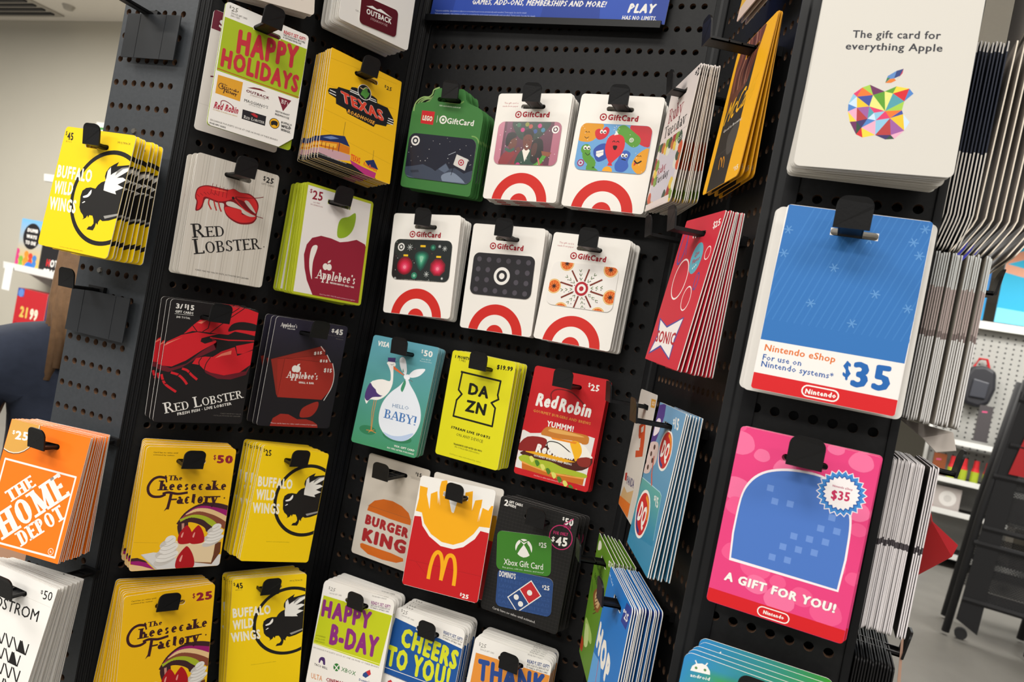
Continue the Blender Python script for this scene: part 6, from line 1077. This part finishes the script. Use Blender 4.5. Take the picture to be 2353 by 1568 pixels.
# ------------------------------------------------------------------ hooks
ORD = ['front', 'second', 'third', 'fourth', 'fifth', 'sixth', 'seventh', 'eighth', 'ninth', 'tenth', 'eleventh', 'twelfth', 'thirteenth', 'fourteenth', 'fifteenth', 'sixteenth', 'seventeenth', 'eighteenth', 'nineteenth', 'twentieth', 'twenty-first', 'twenty-second', 'twenty-third', 'twenty-fourth']
_hm = {}
def hook(pn, s, z, q, label, tw=.0215, plate=False, aw=.015):
    o, d, n = PAN[pn]; e = empty('display_hook', tuple(o+d*s+Z*(z+CZ)), math.atan2(d.y, d.x)); tag(e, label, 'hook')
    key = (round(q, 4), tw, aw)
    if key not in _hm:
        A = MB(); A.box(-aw/2, -q+.002, -.0013, aw/2, -.0003, .0); A.box(-aw/2, -q+.002, -.0013, -aw/2+.0012, -.0003, .0018); A.box(aw/2-.0012, -q+.002, -.0013, aw/2, -.0003, .0018)
        for k in range(int((q-.010)/.011)): A.box(-aw/2, -.012-k*.011, 0, aw/2, -.0108-k*.011, .0014)
        T_ = MB(); pts = [(-tw/2, -.0013), (tw/2, -.0013), (tw/2, .012)] + [(tw/2-.006+.006*math.cos(a), .0125+.006*math.sin(a)) for a in [PI/2*i/5 for i in range(6)]] + [(-tw/2+.006+.006*math.cos(a), .0125+.006*math.sin(a)) for a in [PI/2+PI/2*i/5 for i in range(6)]]
        nn_ = len(pts); V = []
        for dy in (0, -.0016):
            for x, zz in pts: V.append((x, -q+.002+dy-.0035*(max(zz, 0)/.0185)**1.6, zz))
        F = [tuple(range(nn_)), tuple(range(nn_, 2*nn_))[::-1]] + [(i, (i+1) % nn_, nn_+(i+1) % nn_, nn_+i) for i in range(nn_)]
        T_.add(V, F)
        B_ = MB(); B_.box(-.011, -.0045, -.004, .011, -.0003, .004); B_.tube([(-.00635, -.002, 0), (-.00635, .008, 0)], .0022, 8); B_.tube([(.00635, -.002, 0), (.00635, .008, 0)], .0022, 8)
        r = []
        for nm, m_ in (('arm', A), ('tab', T_), ('back_clip', B_)):
            ob = m_.build(nm, M['hook'], e); r.append(ob.data)
        _hm[key] = r
    else:
        for nm, me in zip(('arm', 'tab', 'back_clip'), _hm[key]): link(nm, me, e)
    if plate:
        x0_, x1_ = plate; b = MB(); b.box(x0_, -.0085, -.048, x1_, -.0072, -.0015); b.box(x0_+.018, -.0088, -.0475, x0_+.0186, -.0085, -.002); b.box(x1_-.02, -.0088, -.0475, x1_-.0194, -.0085, -.002); b.box(x0_+.012, -.0072, -.006, x0_+.016, -.0003, -.003); b.box(x1_-.016, -.0072, -.006, x1_-.012, -.0003, -.003); b.build('label_plate', M['plate'], e)
    return e

# ------------------------------------------------------------------ cards
NC = [0]
def lego_outline(H):
    r = rrect(0, 0, 100, H, 4); L_ = [(100, H-4)] + [(96+4*math.cos(a), H-4+4*math.sin(a)) for a in [PI/2*i/4 for i in range(1, 5)]] + [(4+4*math.cos(a), H-4+4*math.sin(a)) for a in [PI/2+PI/2*i/4 for i in range(0, 5)]]
    L_ += [(0, 36), (1, 30), (4, 26), (9, 23), (17, 22), (23, 20), (26.5, 15), (27.5, 9), (29, 4.5), (31, 3), (67, 1), (70, 3), (71.5, 7), (73, 13), (76, 17), (83, 19), (91, 21), (96, 24), (99, 29), (100, 35)]
    return L_
def chamfer(H): return [(0, 4), (1.2, 1.2), (4, 0), (96, 0), (98.8, 1.2), (100, 4), (100, H-15), (84, H), (4, H), (1.2, H-1.2), (0, H-4)]
def kidspec(c):                                            # centre/size of a stuck-on plastic card from its four corners (card units)
    x = sum(c[0::2])/4; y = sum(c[1::2])/4; w_ = (math.hypot(c[2]-c[0], c[3]-c[1])+math.hypot(c[4]-c[6], c[5]-c[7]))/2; h_ = (math.hypot(c[6]-c[0], c[7]-c[1])+math.hypot(c[4]-c[2], c[5]-c[3]))/2
    return x, y, w_, h_, math.atan2(c[3]-c[1]+c[5]-c[7], c[2]-c[0]+c[4]-c[6])
def stack(key, pn, v, n, rear, fn, what, where, kids=(), outline=None, rad=4, mat_='print', edge='f2efe9', back='dcd8d0', jit=1, thick=.0008, seed=0, keep=None):
    """front card at v, the last at rear, the rest between them on the same hook"""
    w_, h_ = v[6], v[7]; rnd = random.Random(len(key)*7+n+seed)
    me = card_mesh(key, w_, h_, fn, thick=thick, rad=rad, outline=outline, mat_=mat_, edge=edge, back=back)
    proto = link('gift_card', me); kd = []
    for kf, c in kids:
        x, y, kw, kh, rot = kidspec(c); u = w_/100
        km = card_mesh('plastic_card', kw*u, kh*u, kf, thick=.0005, rad=9.5, slot=None, mat_='plastic', edge='e8e4de', LS=.00002)
        ko = link('plastic_card', km, proto); ko.location = ((x-50)*u, -thick/2-.0005, (h_/2)-(y*u)); ko.rotation_euler = (0, rot, 0); kd.append(ko)
    acc = [0]
    for k in range(1, n): acc.append(acc[-1]+rnd.choice((.7, .8, .9, 1, 1.1, 1.6)))
    for k in range(n):
        t = acc[k]/acc[-1] if n > 1 else 0; vv = list(v[:6])
        if rear and n > 1: vv = [a+(b_-a)*t for a, b_ in zip(vv, rear)]
        if 0 < k: vv[0] += rnd.uniform(-.0011, .0011)*jit; vv[1] += rnd.uniform(-.0004, .0004)*jit; vv[3] += rnd.uniform(-.010, .010)*jit
        if k == 0: o = proto
        else:
            o = proto.copy(); COL.objects.link(o)
            for c in kd: cc = c.copy(); COL.objects.link(cc); cc.parent = o
        o.matrix_world = card_matrix(pn, vv)
        if n == 1: lab = '%s %s' % (what, where)
        else: lab = '%s %s, %s' % (what, where, 'front of stack' if k == 0 else 'rearmost of stack' if k == n-1 else ORD[k]+' from front')
        if len(lab.split()) > 16: print('LONG', lab)
        tag(o, lab, 'gift card', ('stack of '+what+'s '+where) if n > 1 else None); NC[0] += 1
POSES = {'bww45a': ('P0', [0.0588, 0.0523, 0.0591, 0.0123, -0.0554, -0.0048, 0.0951, 0.122], [0.0553, 0.0504, 0.0188, -0.0313, -0.0197, -0.0085]), 'depot': ('P0', [0.0806, -0.239, 0.0745, -0.0272, -0.1308, 0.0789, 0.0972, 0.119], [0.0588, -0.2467, 0.0262, -0.0407, -0.0487, 0.059]), 'nordstrom': ('P0', [0.081, -0.3779, 0.0831, 0.0574, -0.1102, 0.0719, 0.0953, 0.1171], [0.064, -0.3922, 0.034, -0.0357, -0.1089, 0.0599]), 'cream': ('P1', [0.0262, 0.3459, 0.0472, -0.1525, 0.0156, -0.017, 0.084, 0.128], [0.0306, 0.3503, 0.0144, -0.1591, 0.0142, -0.0184]), 'outback': ('P1', [0.1401, 0.362, 0.0623, -0.021, -0.0391, 0.0632, 0.0929, 0.1421], [0.1427, 0.363, 0.0118, -0.02, -0.0364, 0.0929]), 'maroon': ('P1', [0.0323, 0.202, 0.0141, -0.0172, 0.02, 0.0092, 0.0895, 0.1237], None), 'holidays': ('P1', [0.0349, 0.2053, 0.0433, -0.0023, -0.0716, -0.027, 0.0888, 0.127], None), 'texas': ('P1', [0.1476, 0.2, 0.06, 0.0335, -0.1767, 0.0445, 0.095, 0.1265], [0.1472, 0.1972, 0.0202, 0.0599, -0.12, 0.0455]), 'lobster25': ('P1', [0.0349, 0.0526, 0.0358, -0.003, -0.0433, 0.0258, 0.0885, 0.1245], [0.0333, 0.052, 0.0119, 0.0009, -0.0449, 0.0244]), 'applegreen': ('P1', [0.1468, 0.0529, 0.0533, 0.0005, -0.1076, 0.0596, 0.0902, 0.1246], [0.1456, 0.0511, 0.0133, 0.0438, -0.0937, 0.057]), 'lobster15': ('P1', [0.0381, -0.0991, 0.0355, -0.0266, -0.0055, 0.0229, 0.0928, 0.1276], [0.0369, -0.099, 0.0117, -0.0404, 0.0005, 0.0197]), 'appledark': ('P1', [0.1488, -0.0995, 0.0346, -0.0099, 0.0193, 0.008, 0.0907, 0.1254], [0.146, -0.0998, 0.0139, -0.0131, 0.0159, 0.0087]), 'cheese50': ('P1', [0.0385, -0.2529, 0.044, -0.0258, -0.0368, -0.0859, 0.0898, 0.1293], [0.0396, -0.2528, 0.0113, -0.004, 0.0181, -0.1052]), 'bww25': ('P1', [0.1484, -0.2491, 0.0522, 0.1011, -0.1572, 0.027, 0.0842, 0.1278], [0.1454, -0.2517, 0.0106, 0.0639, -0.1338, 0.0159]), 'cheese25': ('P1', [0.0412, -0.4035, 0.0598, -0.06, -0.0938, -0.0037, 0.0906, 0.1328], [0.0367, -0.4051, 0.0113, 0.0223, 0.0485, -0.0338]), 'bww45b': ('P1', [0.1536, -0.4019, 0.0534, -0.1093, -0.0165, -0.2729, 0.0818, 0.1374], [0.1575, -0.4066, 0.0181, -0.1387, -0.0105, -0.2716]), 'green': ('P2', [0.0683, 0.2003, 0.0514, 0.0244, 0.1027, 0.0749, 0.0925, 0.121], [0.0656, 0.2026, 0.0136, 0.0238, 0.1023, 0.0746]), 'people': ('P2', [0.1742, 0.2014, 0.0464, -0.0378, -0.0045, -0.0309, 0.0912, 0.1215], [0.1729, 0.2016, 0.0198, -0.0509, 0.0246, -0.0355]), 'balloons': ('P2', [0.2739, 0.2028, 0.047, -0.002, 0.0009, 0.0031, 0.0921, 0.1234], [0.27, 0.2053, 0.0159, -0.0124, 0.0108, 0.0006]), 'merry': ('P2', [0.0685, 0.0522, 0.0467, -0.0776, 0.0116, -0.0179, 0.0925, 0.1203], [0.0646, 0.052, 0.0186, -0.0403, 0.0066, -0.0229]), 'dots': ('P2', [0.171, 0.0516, 0.0386, -0.0441, 0.0252, -0.0277, 0.0915, 0.1215], [0.1663, 0.0522, 0.0131, -0.0146, 0.0176, -0.0276]), 'oranges': ('P2', [0.2674, 0.0535, 0.041, -0.0089, -0.0386, -0.064, 0.0903, 0.1198], [0.2721, 0.0517, 0.0122, -0.0149, -0.038, -0.0631]), 'stork': ('P2', [0.0666, -0.1051, 0.0486, -0.01, -0.0664, 0.0393, 0.0895, 0.1311], [0.0574, -0.1073, 0.0167, -0.0077, -0.0686, 0.0362]), 'dazn': ('P2', [0.1694, -0.0993, 0.0406, -0.0097, 0.0136, -0.0527, 0.0833, 0.1225], [0.1693, -0.0998, 0.0117, 0.0062, 0.0184, -0.0495]), 'robin': ('P2', [0.27, -0.0978, 0.0275, -0.0111, -0.0572, -0.0079, 0.0882, 0.123], [0.2689, -0.1003, 0.0117, -0.0224, -0.0508, -0.0039]), 'king': ('P2', [0.0747, -0.2487, 0.0214, -0.0026, -0.002, -0.0207, 0.0892, 0.126], None), 'mcd': ('P2', [0.1737, -0.2451, 0.0539, -0.0636, -0.1103, 0.066, 0.093, 0.1234], None), 'mcdback': ('P2', [0.1744, -0.2469, 0.0272, -0.0255, -0.0037, -0.0131, 0.0913, 0.128], None), 'xbox': ('P2', [0.2684, -0.2485, 0.0424, -0.0013, 0.0068, 0.0152, 0.0913, 0.1279], [0.2707, -0.2509, 0.0132, 0.002, 0.0071, 0.0151]), 'bday': ('P2', [0.0794, -0.3972, 0.0646, -0.0595, -0.0816, 0.0041, 0.099, 0.1257], [0.0647, -0.4062, 0.0148, -0.0315, -0.0788, -0.027]), 'cheers': ('P2', [0.1718, -0.4006, 0.0574, -0.063, -0.1183, -0.0782, 0.0941, 0.122], [0.1673, -0.4035, 0.0141, -0.0692, -0.1171, -0.0784]), 'thanks': ('P2', [0.2723, -0.4011, 0.0516, -0.017, -0.089, 0.0029, 0.0913, 0.1225], [0.268, -0.4044, 0.012, -0.0273, -0.0904, -0.0077]), 'ruby': ('P3', [0.0572, 0.2043, 0.0494, 0.0449, -0.026, -0.002, 0.097, 0.1268], [0.05, 0.2074, 0.0237, 0.0191, 0.0303, -0.0659]), 'mccafe': ('P3', [0.1588, 0.2127, 0.0238, 0.0048, -0.0508, -0.0346, 0.0921, 0.1302], [0.158, 0.2138, 0.0141, -0.0129, 0.0157, -0.0634]), 'sonic': ('P3', [0.1616, 0.0566, 0.0411, 0.0412, -0.0915, 0.0183, 0.0955, 0.1277], [0.1675, 0.0538, 0.0217, -0.0086, 0.0012, 0.0112]), 'panda': ('P3', [0.0551, -0.0974, 0.0233, -0.017, -0.0064, -0.0934, 0.0932, 0.1217], None), 'dq': ('P3', [0.1629, -0.1049, 0.0332, -0.0048, -0.0393, -0.0688, 0.097, 0.1293], [0.1626, -0.1065, 0.018, -0.0226, -0.0098, -0.0726]), 'chili': ('P3', [0.0568, -0.2565, 0.0337, 0.012, 0.0269, -0.0447, 0.094, 0.1267], [0.0569, -0.2587, 0.0127, -0.0162, 0.0266, -0.0513]), 'ihop': ('P3', [0.1675, -0.2559, 0.0458, 0.0214, -0.0001, -0.0256, 0.0937, 0.1281], [0.1607, -0.2578, 0.0188, 0.0198, 0.007, -0.031]), 'apple': ('P4', [0.0414, 0.2089, 0.0446, -0.0157, -0.0189, 0.0541, 0.092, 0.14], [0.0384, 0.2085, 0.014, 0.0276, -0.02, 0.0598]), 'ntdwhite': ('P4', [0.0395, 0.0525, 0.022, 0.0, -0.05, 0.075, 0.0985, 0.128], None), 'ntd35': ('P4', [0.0406, 0.0531, 0.0319, 0.0041, -0.0365, 0.0848, 0.088, 0.1258], None), 'ntdpink': ('P4', [0.0382, -0.0974, 0.0286, 0.0042, 0.0145, -0.0139, 0.0869, 0.1222], None), 'android': ('P4', [0.0332, -0.2541, 0.0456, 0.0096, 0.0026, -0.0061, 0.0882, 0.128], [0.04, -0.2534, 0.0114, -0.0141, -0.0055, -0.0016])}
PEGS = {'bww45a': ('P0', 0.0659, 0.0974, 0.070, 'black plastic hook holding the yellow winged-buffalo cards on the grey end panel'),
'depot': ('P0', 0.0859, -0.1956, 0.086, 'black plastic hook holding the orange stencil-lettered cards'),
'nordstrom': ('P0', 0.0900, -0.3352, 0.095, 'black plastic hook holding the white zigzag cards at bottom left'),
'holidays': ('P1', 0.0283, 0.2540, 0.068, 'black plastic hook holding the happy holidays card'),
'texas': ('P1', 0.1427, 0.2474, 0.069, 'black plastic hook holding the mustard roadhouse cards'),
'lobster25': ('P1', 0.0289, 0.1002, 0.068, 'black plastic hook holding the wood-grain lobster cards'),
'applegreen': ('P1', 0.1403, 0.1002, 0.068, 'black plastic hook holding the lime-edged apple cards'),
'lobster15': ('P1', 0.0303, -0.0507, 0.068, 'black plastic hook holding the black lobster cards'),
'appledark': ('P1', 0.1418, -0.0519, 0.068, 'black plastic hook holding the dark fanned-card packs'),
'cheese50': ('P1', 0.0307, -0.2032, 0.068, 'black plastic hook holding the yellow $50 cheesecake cards'),
'bww25': ('P1', 0.1470, -0.1992, 0.068, 'black plastic hook holding the $25 winged-buffalo cards'),
'cheese25': ('P1', 0.0316, -0.3522, 0.069, 'black plastic hook holding the $25 cheesecake cards in the bottom row'),
'bww45b': ('P1', 0.1411, -0.3468, 0.068, 'black plastic hook holding the $45 winged-buffalo cards in the bottom row'),
'green': ('P2', 0.0759, 0.2454, 0.068, 'black plastic hook holding the green moonscape cards'),
'people': ('P2', 0.1780, 0.2469, 0.068, 'black plastic hook holding the festive people bullseye cards'),
'balloons': ('P2', 0.2767, 0.2491, 0.068, 'black plastic hook holding the balloon-face bullseye cards'),
'merry': ('P2', 0.0715, 0.0970, 0.068, 'black plastic hook holding the dark ornament bullseye cards'),
'dots': ('P2', 0.1755, 0.0972, 0.068, 'black plastic hook holding the black dotted bullseye cards'),
'oranges': ('P2', 0.2735, 0.0984, 0.068, 'black plastic hook holding the orange-slice bullseye cards'),
'stork': ('P2', 0.0726, -0.0544, 0.068, 'black plastic hook holding the stork baby cards'),
'dazn': ('P2', 0.1754, -0.0519, 0.068, 'black plastic hook holding the lemon-yellow sports cards'),
'robin': ('P2', 0.2754, -0.0509, 0.068, 'black plastic hook holding the red hamburger cards'),
'king': ('P2', 0.0794, -0.2005, 0.068, 'black plastic hook holding the beige bun card'),
'mcd': ('P2', 0.1773, -0.1989, 0.068, 'black plastic hook holding the red fries cards'),
'xbox': ('P2', 0.2749, -0.1997, 0.068, 'black plastic hook holding the black two-card packs'),
'bday': ('P2', 0.0828, -0.3507, 0.075, 'black plastic hook holding the happy b-day cards'),
'cheers': ('P2', 0.1755, -0.3552, 0.068, 'black plastic hook holding the blue cheers cards'),
'thanks': ('P2', 0.2765, -0.3550, 0.068, 'black plastic hook holding the orange thank cards'),
'ruby': ('P3', 0.0593, 0.2516, 0.062, 'black plastic hook holding the white salad cards'),
'mccafe': ('P3', 0.1590, 0.2625, 0.062, 'black plastic hook holding the coffee-themed cards'),
'sonic': ('P3', 0.1636, 0.1046, 0.062, 'black plastic hook holding the crimson bubble cards'),
'panda': ('P3', 0.0543, -0.0520, 0.062, 'black plastic hook holding the white wok-food card'),
'dq': ('P3', 0.1627, -0.0564, 0.062, 'black plastic hook holding the light blue ice-cream cards'),
'chili': ('P3', 0.0573, -0.2087, 0.062, 'black plastic hook holding the green bowl-of-food cards'),
'ihop': ('P3', 0.1686, -0.2074, 0.062, 'black plastic hook holding the bright blue pancake-house cards'),
'ntd35': ('P4', 0.0382, 0.1014, 0.055, 'black plastic hook holding the blue snowflake game card'),
'ntdpink': ('P4', 0.0384, -0.0507, 0.055, 'black plastic hook holding the pink game card'),
'android': ('P4', 0.0364, -0.2048, 0.058, 'black plastic hook holding the green-blue robot-head cards')}
def st(key, n, fn, what, where, **k):
    P = POSES[key]; stack(key, P[0], P[1], n, P[2], fn, what, where, **k)
st('bww45a', 8, lambda a: d_bww(a, '45'), 'yellow $45 multipack winged-buffalo card', 'on grey end panel')
st('depot', 14, d_depot, 'orange $25 card with slanted stencil lettering', 'on grey end panel', rad=.8)
st('nordstrom', 15, d_nord, 'white $50 card with black zigzag squares', 'at bottom left', rad=.8)
st('cream', 7, d_cream, 'plain cream card hanging', 'at top of left bay')
st('outback', 10, d_outhang, 'white steak card with maroon inset', 'at top of left bay', kids=[(d_outcard, [27, 116.3, 79.2, 110.6, 78.4, 146, 24.9, 146.1])])
st('maroon', 1, d_maroon, 'white card with maroon top band', 'hanging behind the happy holidays card')
st('holidays', 1, d_holi, 'white and green card with red', 'happy holidays lettering', outline=chamfer)
P = POSES['holidays']; stack('limeback', 'P1', P[1][:2]+[P[1][2]-.003]+P[1][3:], 1, None, lambda a: a.bg('a3b81c'), 'plain lime-green envelope card', 'tucked behind the happy holidays card')
st('texas', 9, d_texas, 'mustard $25 roadhouse card', 'right of the happy holidays card', rad=1.5)
st('lobster25', 4, d_lob25, 'pale wood-grain $25 card with red lobster', 'in left bay')
st('applegreen', 8, d_apple25, 'lime-edged $25 card with big dark-red apple', 'in left bay', edge='c8d040')
st('lobster15', 3, d_lob15, 'black 3/$15 card with big red lobster', 'in left bay')
st('appledark', 3, d_apple45, 'dark $45 card with three fanned red cards', 'in left bay')
st('cheese50', 6, lambda a: d_cheese(a, '50'), 'yellow $50 cheesecake card', 'in left bay')
st('bww25', 8, lambda a: d_bww(a, '25'), 'yellow $25 winged-buffalo card', 'in left bay')
st('cheese25', 9, lambda a: d_cheese(a, '25'), 'yellow $25 cheesecake card', 'in bottom row')
st('bww45b', 8, lambda a: d_bww(a, '45'), 'yellow $45 multipack winged-buffalo card', 'in bottom row')
st('green', 8, d_lego, 'green bottle-shouldered card with moonscape picture', 'in middle bay', outline=lego_outline, edge='3f7a3c', back='2f6a34', kids=[(c_lego, [1.7, 61.9, 96.2, 59.5, 99, 116.1, 4.5, 118.1])])
st('people', 9, lambda a: d_tgt(a, 1), 'white bullseye card with festive people picture', 'in middle bay', kids=[(c_people, [5.4, 35.7, 92, 35, 93.7, 88.7, 8.7, 89.5])])
st('balloons', 7, d_tgt, 'white bullseye card with smiling balloon faces', 'in middle bay', kids=[(c_balloons, [5.2, 34, 92.3, 34.3, 93.8, 88.4, 8.3, 90.7])])
st('merry', 7, d_tgt, 'white bullseye card with dark ornament picture', 'in middle bay', kids=[(c_merry, [6.5, 33.1, 92.3, 32.9, 92.9, 84.3, 7.1, 86.5])])
st('dots', 5, d_tgt, 'white bullseye card with black dotted picture', 'in middle bay', kids=[(c_dots, [6.5, 36.3, 91.3, 34.9, 93.1, 87.7, 8, 89])])
st('oranges', 5, lambda a: d_tgt(a, 1), 'white bullseye card with orange-slice wreath', 'in middle bay', kids=[(c_orange, [6.4, 35.3, 92.2, 34.3, 93.7, 87.4, 8.6, 89.5])])
st('stork', 7, d_stork, 'teal-green $50 baby card with stork', 'in middle bay', edge='cfe0dc')
st('dazn', 5, d_dazn, 'lemon-yellow $19.99 sports card', 'in middle bay')
st('robin', 3, d_robin, 'red $25 card with hamburger photo', 'in middle bay', edge='8a2a2a')
st('king', 1, d_king, 'beige $15 card with orange bun halves', 'hanging at left of middle bay')
st('mcdback', 1, d_mcdb, 'second red-and-yellow fries card', 'hanging behind the front fries card')
st('mcd', 1, d_mcd, 'red card with yellow fries and arches', 'in front of the hanging pair')
st('xbox', 4, d_xbox, 'black two-card pack with green and blue insets', 'in middle bay', kids=[(c_dom, [14.1, 86.4, 84.3, 77.9, 89, 122.6, 18.1, 130.7]), (c_xbox, [4, 42.2, 72.2, 30.6, 79.8, 76.8, 10.7, 88.2])], edge='8a8684')
st('bday', 7, d_bday, 'lime and purple happy b-day card', 'in bottom row', rad=7)
st('cheers', 7, d_cheers, 'blue and yellow cheers to you card', 'in bottom row', rad=7)
st('thanks', 6, d_thanks, 'orange and blue thank card', 'in bottom row', rad=7)
st('ruby', 10, d_ruby, 'white $25 script-lettered salad card', 'on right slanted bay')
st('mccafe', 4, d_mccafe, 'yellow-edged dark coffee-themed $15 card', 'on right slanted bay', edge='f0a838')
st('sonic', 10, d_sonic, 'crimson $25 card with white bubbles', 'on right slanted bay', rad=1.5)
st('panda', 1, d_panda, 'white and orange wok-food card', 'hanging behind the light blue cards')
st('dq', 7, d_dq, 'light blue $15 ice-cream card', 'on right slanted bay', rad=1)
st('chili', 6, d_chili, 'green $25 card with bowl of food', 'on right slanted bay', rad=1)
st('ihop', 13, d_ihop, 'bright blue $25 pancake-house card', 'on right slanted bay')
st('apple', 9, d_apple, 'white card with multicoloured faceted apple', 'on right front panel')
P = POSES['ntdwhite']; stack('ntdwhite', P[0], P[1], 2, [.0375, .0525, .014, .0, -.05, .075], d_white, 'blank white backing card', 'behind the blue $35 game card')
st('ntd35', 1, d_ntd, 'blue snowflake-patterned $35 game card', 'with red bottom band', rad=3)
P = POSES['ntdpink']; stack('ntdpink', P[0], P[1], 2, [P[1][0]+.0006, P[1][1]+.0004, P[1][2]-.004]+P[1][3:6], d_pink, 'pink $35 gift-for-you game card', 'on right front panel', rad=3)
st('android', 5, d_droid, 'green-blue robot-head card', 'at bottom of right front panel', rad=6)
v = list(POSES['mccafe'][1]); v[1] += .156; stack('toprow', 'P3', v, 3, [v[0], v[1], v[2]-.008]+v[3:6], d_top, 'red-brown and gold card', 'at top of right slanted bay')

# edge-on cards on the far right face of the rack
def bend(me, zb, k):
    for vt in me.vertices:
        if vt.co.z < zb: vt.co.y += (zb-vt.co.z)*k
def fine(H):                                                # card outline with extra points down the sides so edge bands can be coloured
    r = rrect(0, 0, 100, H, 3); i = 5; N_ = 26
    return r[:6] + r[6:12] + [(0, H-3-(H-6)*k/N_) for k in range(1, N_)] + r[12:18] + r[18:24] + [(100, 3+(H-6)*k/N_) for k in range(1, N_)]
def bands(*bs):
    def f(y):
        for t, c in bs:
            if y <= t: return c
        return bs[-1][1]
    return f
def edge_stack(key, xs, z, h, fn, what, s=.064, bent=0, edge='e4e0da', lean=0, back='dcd8d0', w_=.09, th=.0009):
    me = card_mesh(key, w_, h, fn, rad=3, outline=fine, thick=th, edge=edge, back=back)
    if bent: bend(me, -h/2+.022, bent)
    rnd = random.Random(len(xs)); 
    for k, x in enumerate(xs):
        o = link('gift_card', me); o.matrix_world = card_matrix('P5', [s+rnd.uniform(-.0012, .0012), z+rnd.uniform(-.001, .001), x-.050, rnd.uniform(-.008, .008), lean+rnd.uniform(-.003, .003), 0])
        lab = '%s, %s from the rack side' % (what, ORD[k] if k else 'nearest one'); 
        tag(o, ' '.join(lab.split()[:16]), 'gift card', what.split(' edge-on')[0]+'s seen edge-on'); NC[0] += 1
R_ = lambda a, b_, n: [a+(b_-a)*i/(n-1) for i in range(n)]
edge_stack('navy_card', R_(.0515, .0690, 9), .1785, .142, d_navy, 'navy-banded white card edge-on at top right', bent=.22, edge=bands((.07, 'b8b4b0'), (.52, '141c30'), (1, 'd8d2c8')), back='232c40')
edge_stack('cream_card', R_(.0725, .1090, 9), .1785, .145, d_crm, 'cream folded card edge-on at top right', bent=.5, back='b4aaa2', edge='e8ddcc', lean=.02)
edge_stack('upper_card', [.079, .0865, .094], .332, .142, d_crm, 'large beige card edge-on at the top right corner', back='b4aaa2', edge='e8e4de')
edge_stack('grey_card', R_(.0525, .0600, 6)+R_(.0625, .0675, 5)+R_(.0715, .0785, 6)+R_(.0820, .0845, 3), .0475, .116, d_crm, 'grey-white card edge-on in right middle row', edge=bands((.22, 'c4c6c4'), (.46, 'a89894'), (.50, '7a6a68'), (1, 'd4d2d0')))
edge_stack('striped_card', R_(.0515, .0705, 18)+R_(.0745, .0790, 4), -.0975, .118, d_crm, 'white-edged card edge-on in right lower row', edge=bands((.46, 'd8d2d2'), (.49, '4a4448'), (1, 'e4dedf')), back='2a2626')
edge_stack('black_card', R_(.0530, .0770, 14), -.232, .112, d_blk, 'black card edge-on at bottom right', edge=bands((.34, '161516'), (.40, 'd8d4d0'), (.50, '161516'), (.62, 'c8542c'), (1, '161516')), back='141314')
for z, lab in ((.087, 'black hook end beside the right middle row of edge-on cards'), (-.0435, 'black hook end beside the right lower row of edge-on cards'), (-.178, 'ribbed black hook carrying the black edge-on cards at bottom right'), (.232, 'black hook through the navy and cream edge-on cards')):
    hook('P5', .064, z, {.087: .047, -.0435: .046, -.178: .036, .232: .066}[z], lab)
# stray folded pieces on that side
e = MB(); e.add([(.086, .640, CZ-.066), (.088, .61, CZ-.080), (.106, .61, CZ-.092), (.104, .61, CZ-.101), (.085, .63, CZ-.128), (.082, .64, CZ-.10)], [(0, 1, 5), (1, 2, 3), (1, 3, 4), (1, 4, 5)]); o = e.build('bent_card', M['redc']); sd = o.modifiers.new('t', 'SOLIDIFY'); sd.thickness = .0008; tag(o, 'glossy red crumpled card poking out behind the lower edge-on cards', 'gift card')
e = MB(); e.add([(.056, .63, CZ-.012), (.088, .60, CZ-.014), (.092, .60, CZ-.026), (.080, .60, CZ-.030), (.070, .60, CZ-.022)], [(0, 1, 2, 3, 4)]); o = e.build('folded_flap', M['pale']); sd = o.modifiers.new('t', 'SOLIDIFY'); sd.thickness = .0008; tag(o, 'pale folded card flap under the right middle edge-on cards', 'gift card')
e = MB(); e.add([(.081, .60, CZ-.155), (.0835, .60, CZ-.165), (.092, .60, CZ-.24), (.089, .60, CZ-.24)], [(0, 1, 2, 3)]); o = e.build('paper_strip', M['peach']); sd = o.modifiers.new('t', 'SOLIDIFY'); sd.thickness = .0006; tag(o, 'thin peach paper strip hanging at the lower right', 'paper')
print('cards', NC[0])
for key, (pn, s, z, q, lab) in PEGS.items(): hook(pn, s, z, q, lab)
hook('P0', .0297, -.0445, .040, 'empty black hook with blank label plate in middle of grey end panel', plate=(-.029, .054), aw=.010)
hook('P0', .0345, .2525, .050, 'empty black hook with blank label plate at top of grey end panel', plate=(-.025, .048), aw=.010)
hook('P3', .055, .113, .055, 'empty black hook behind the crimson cards on right slanted bay')
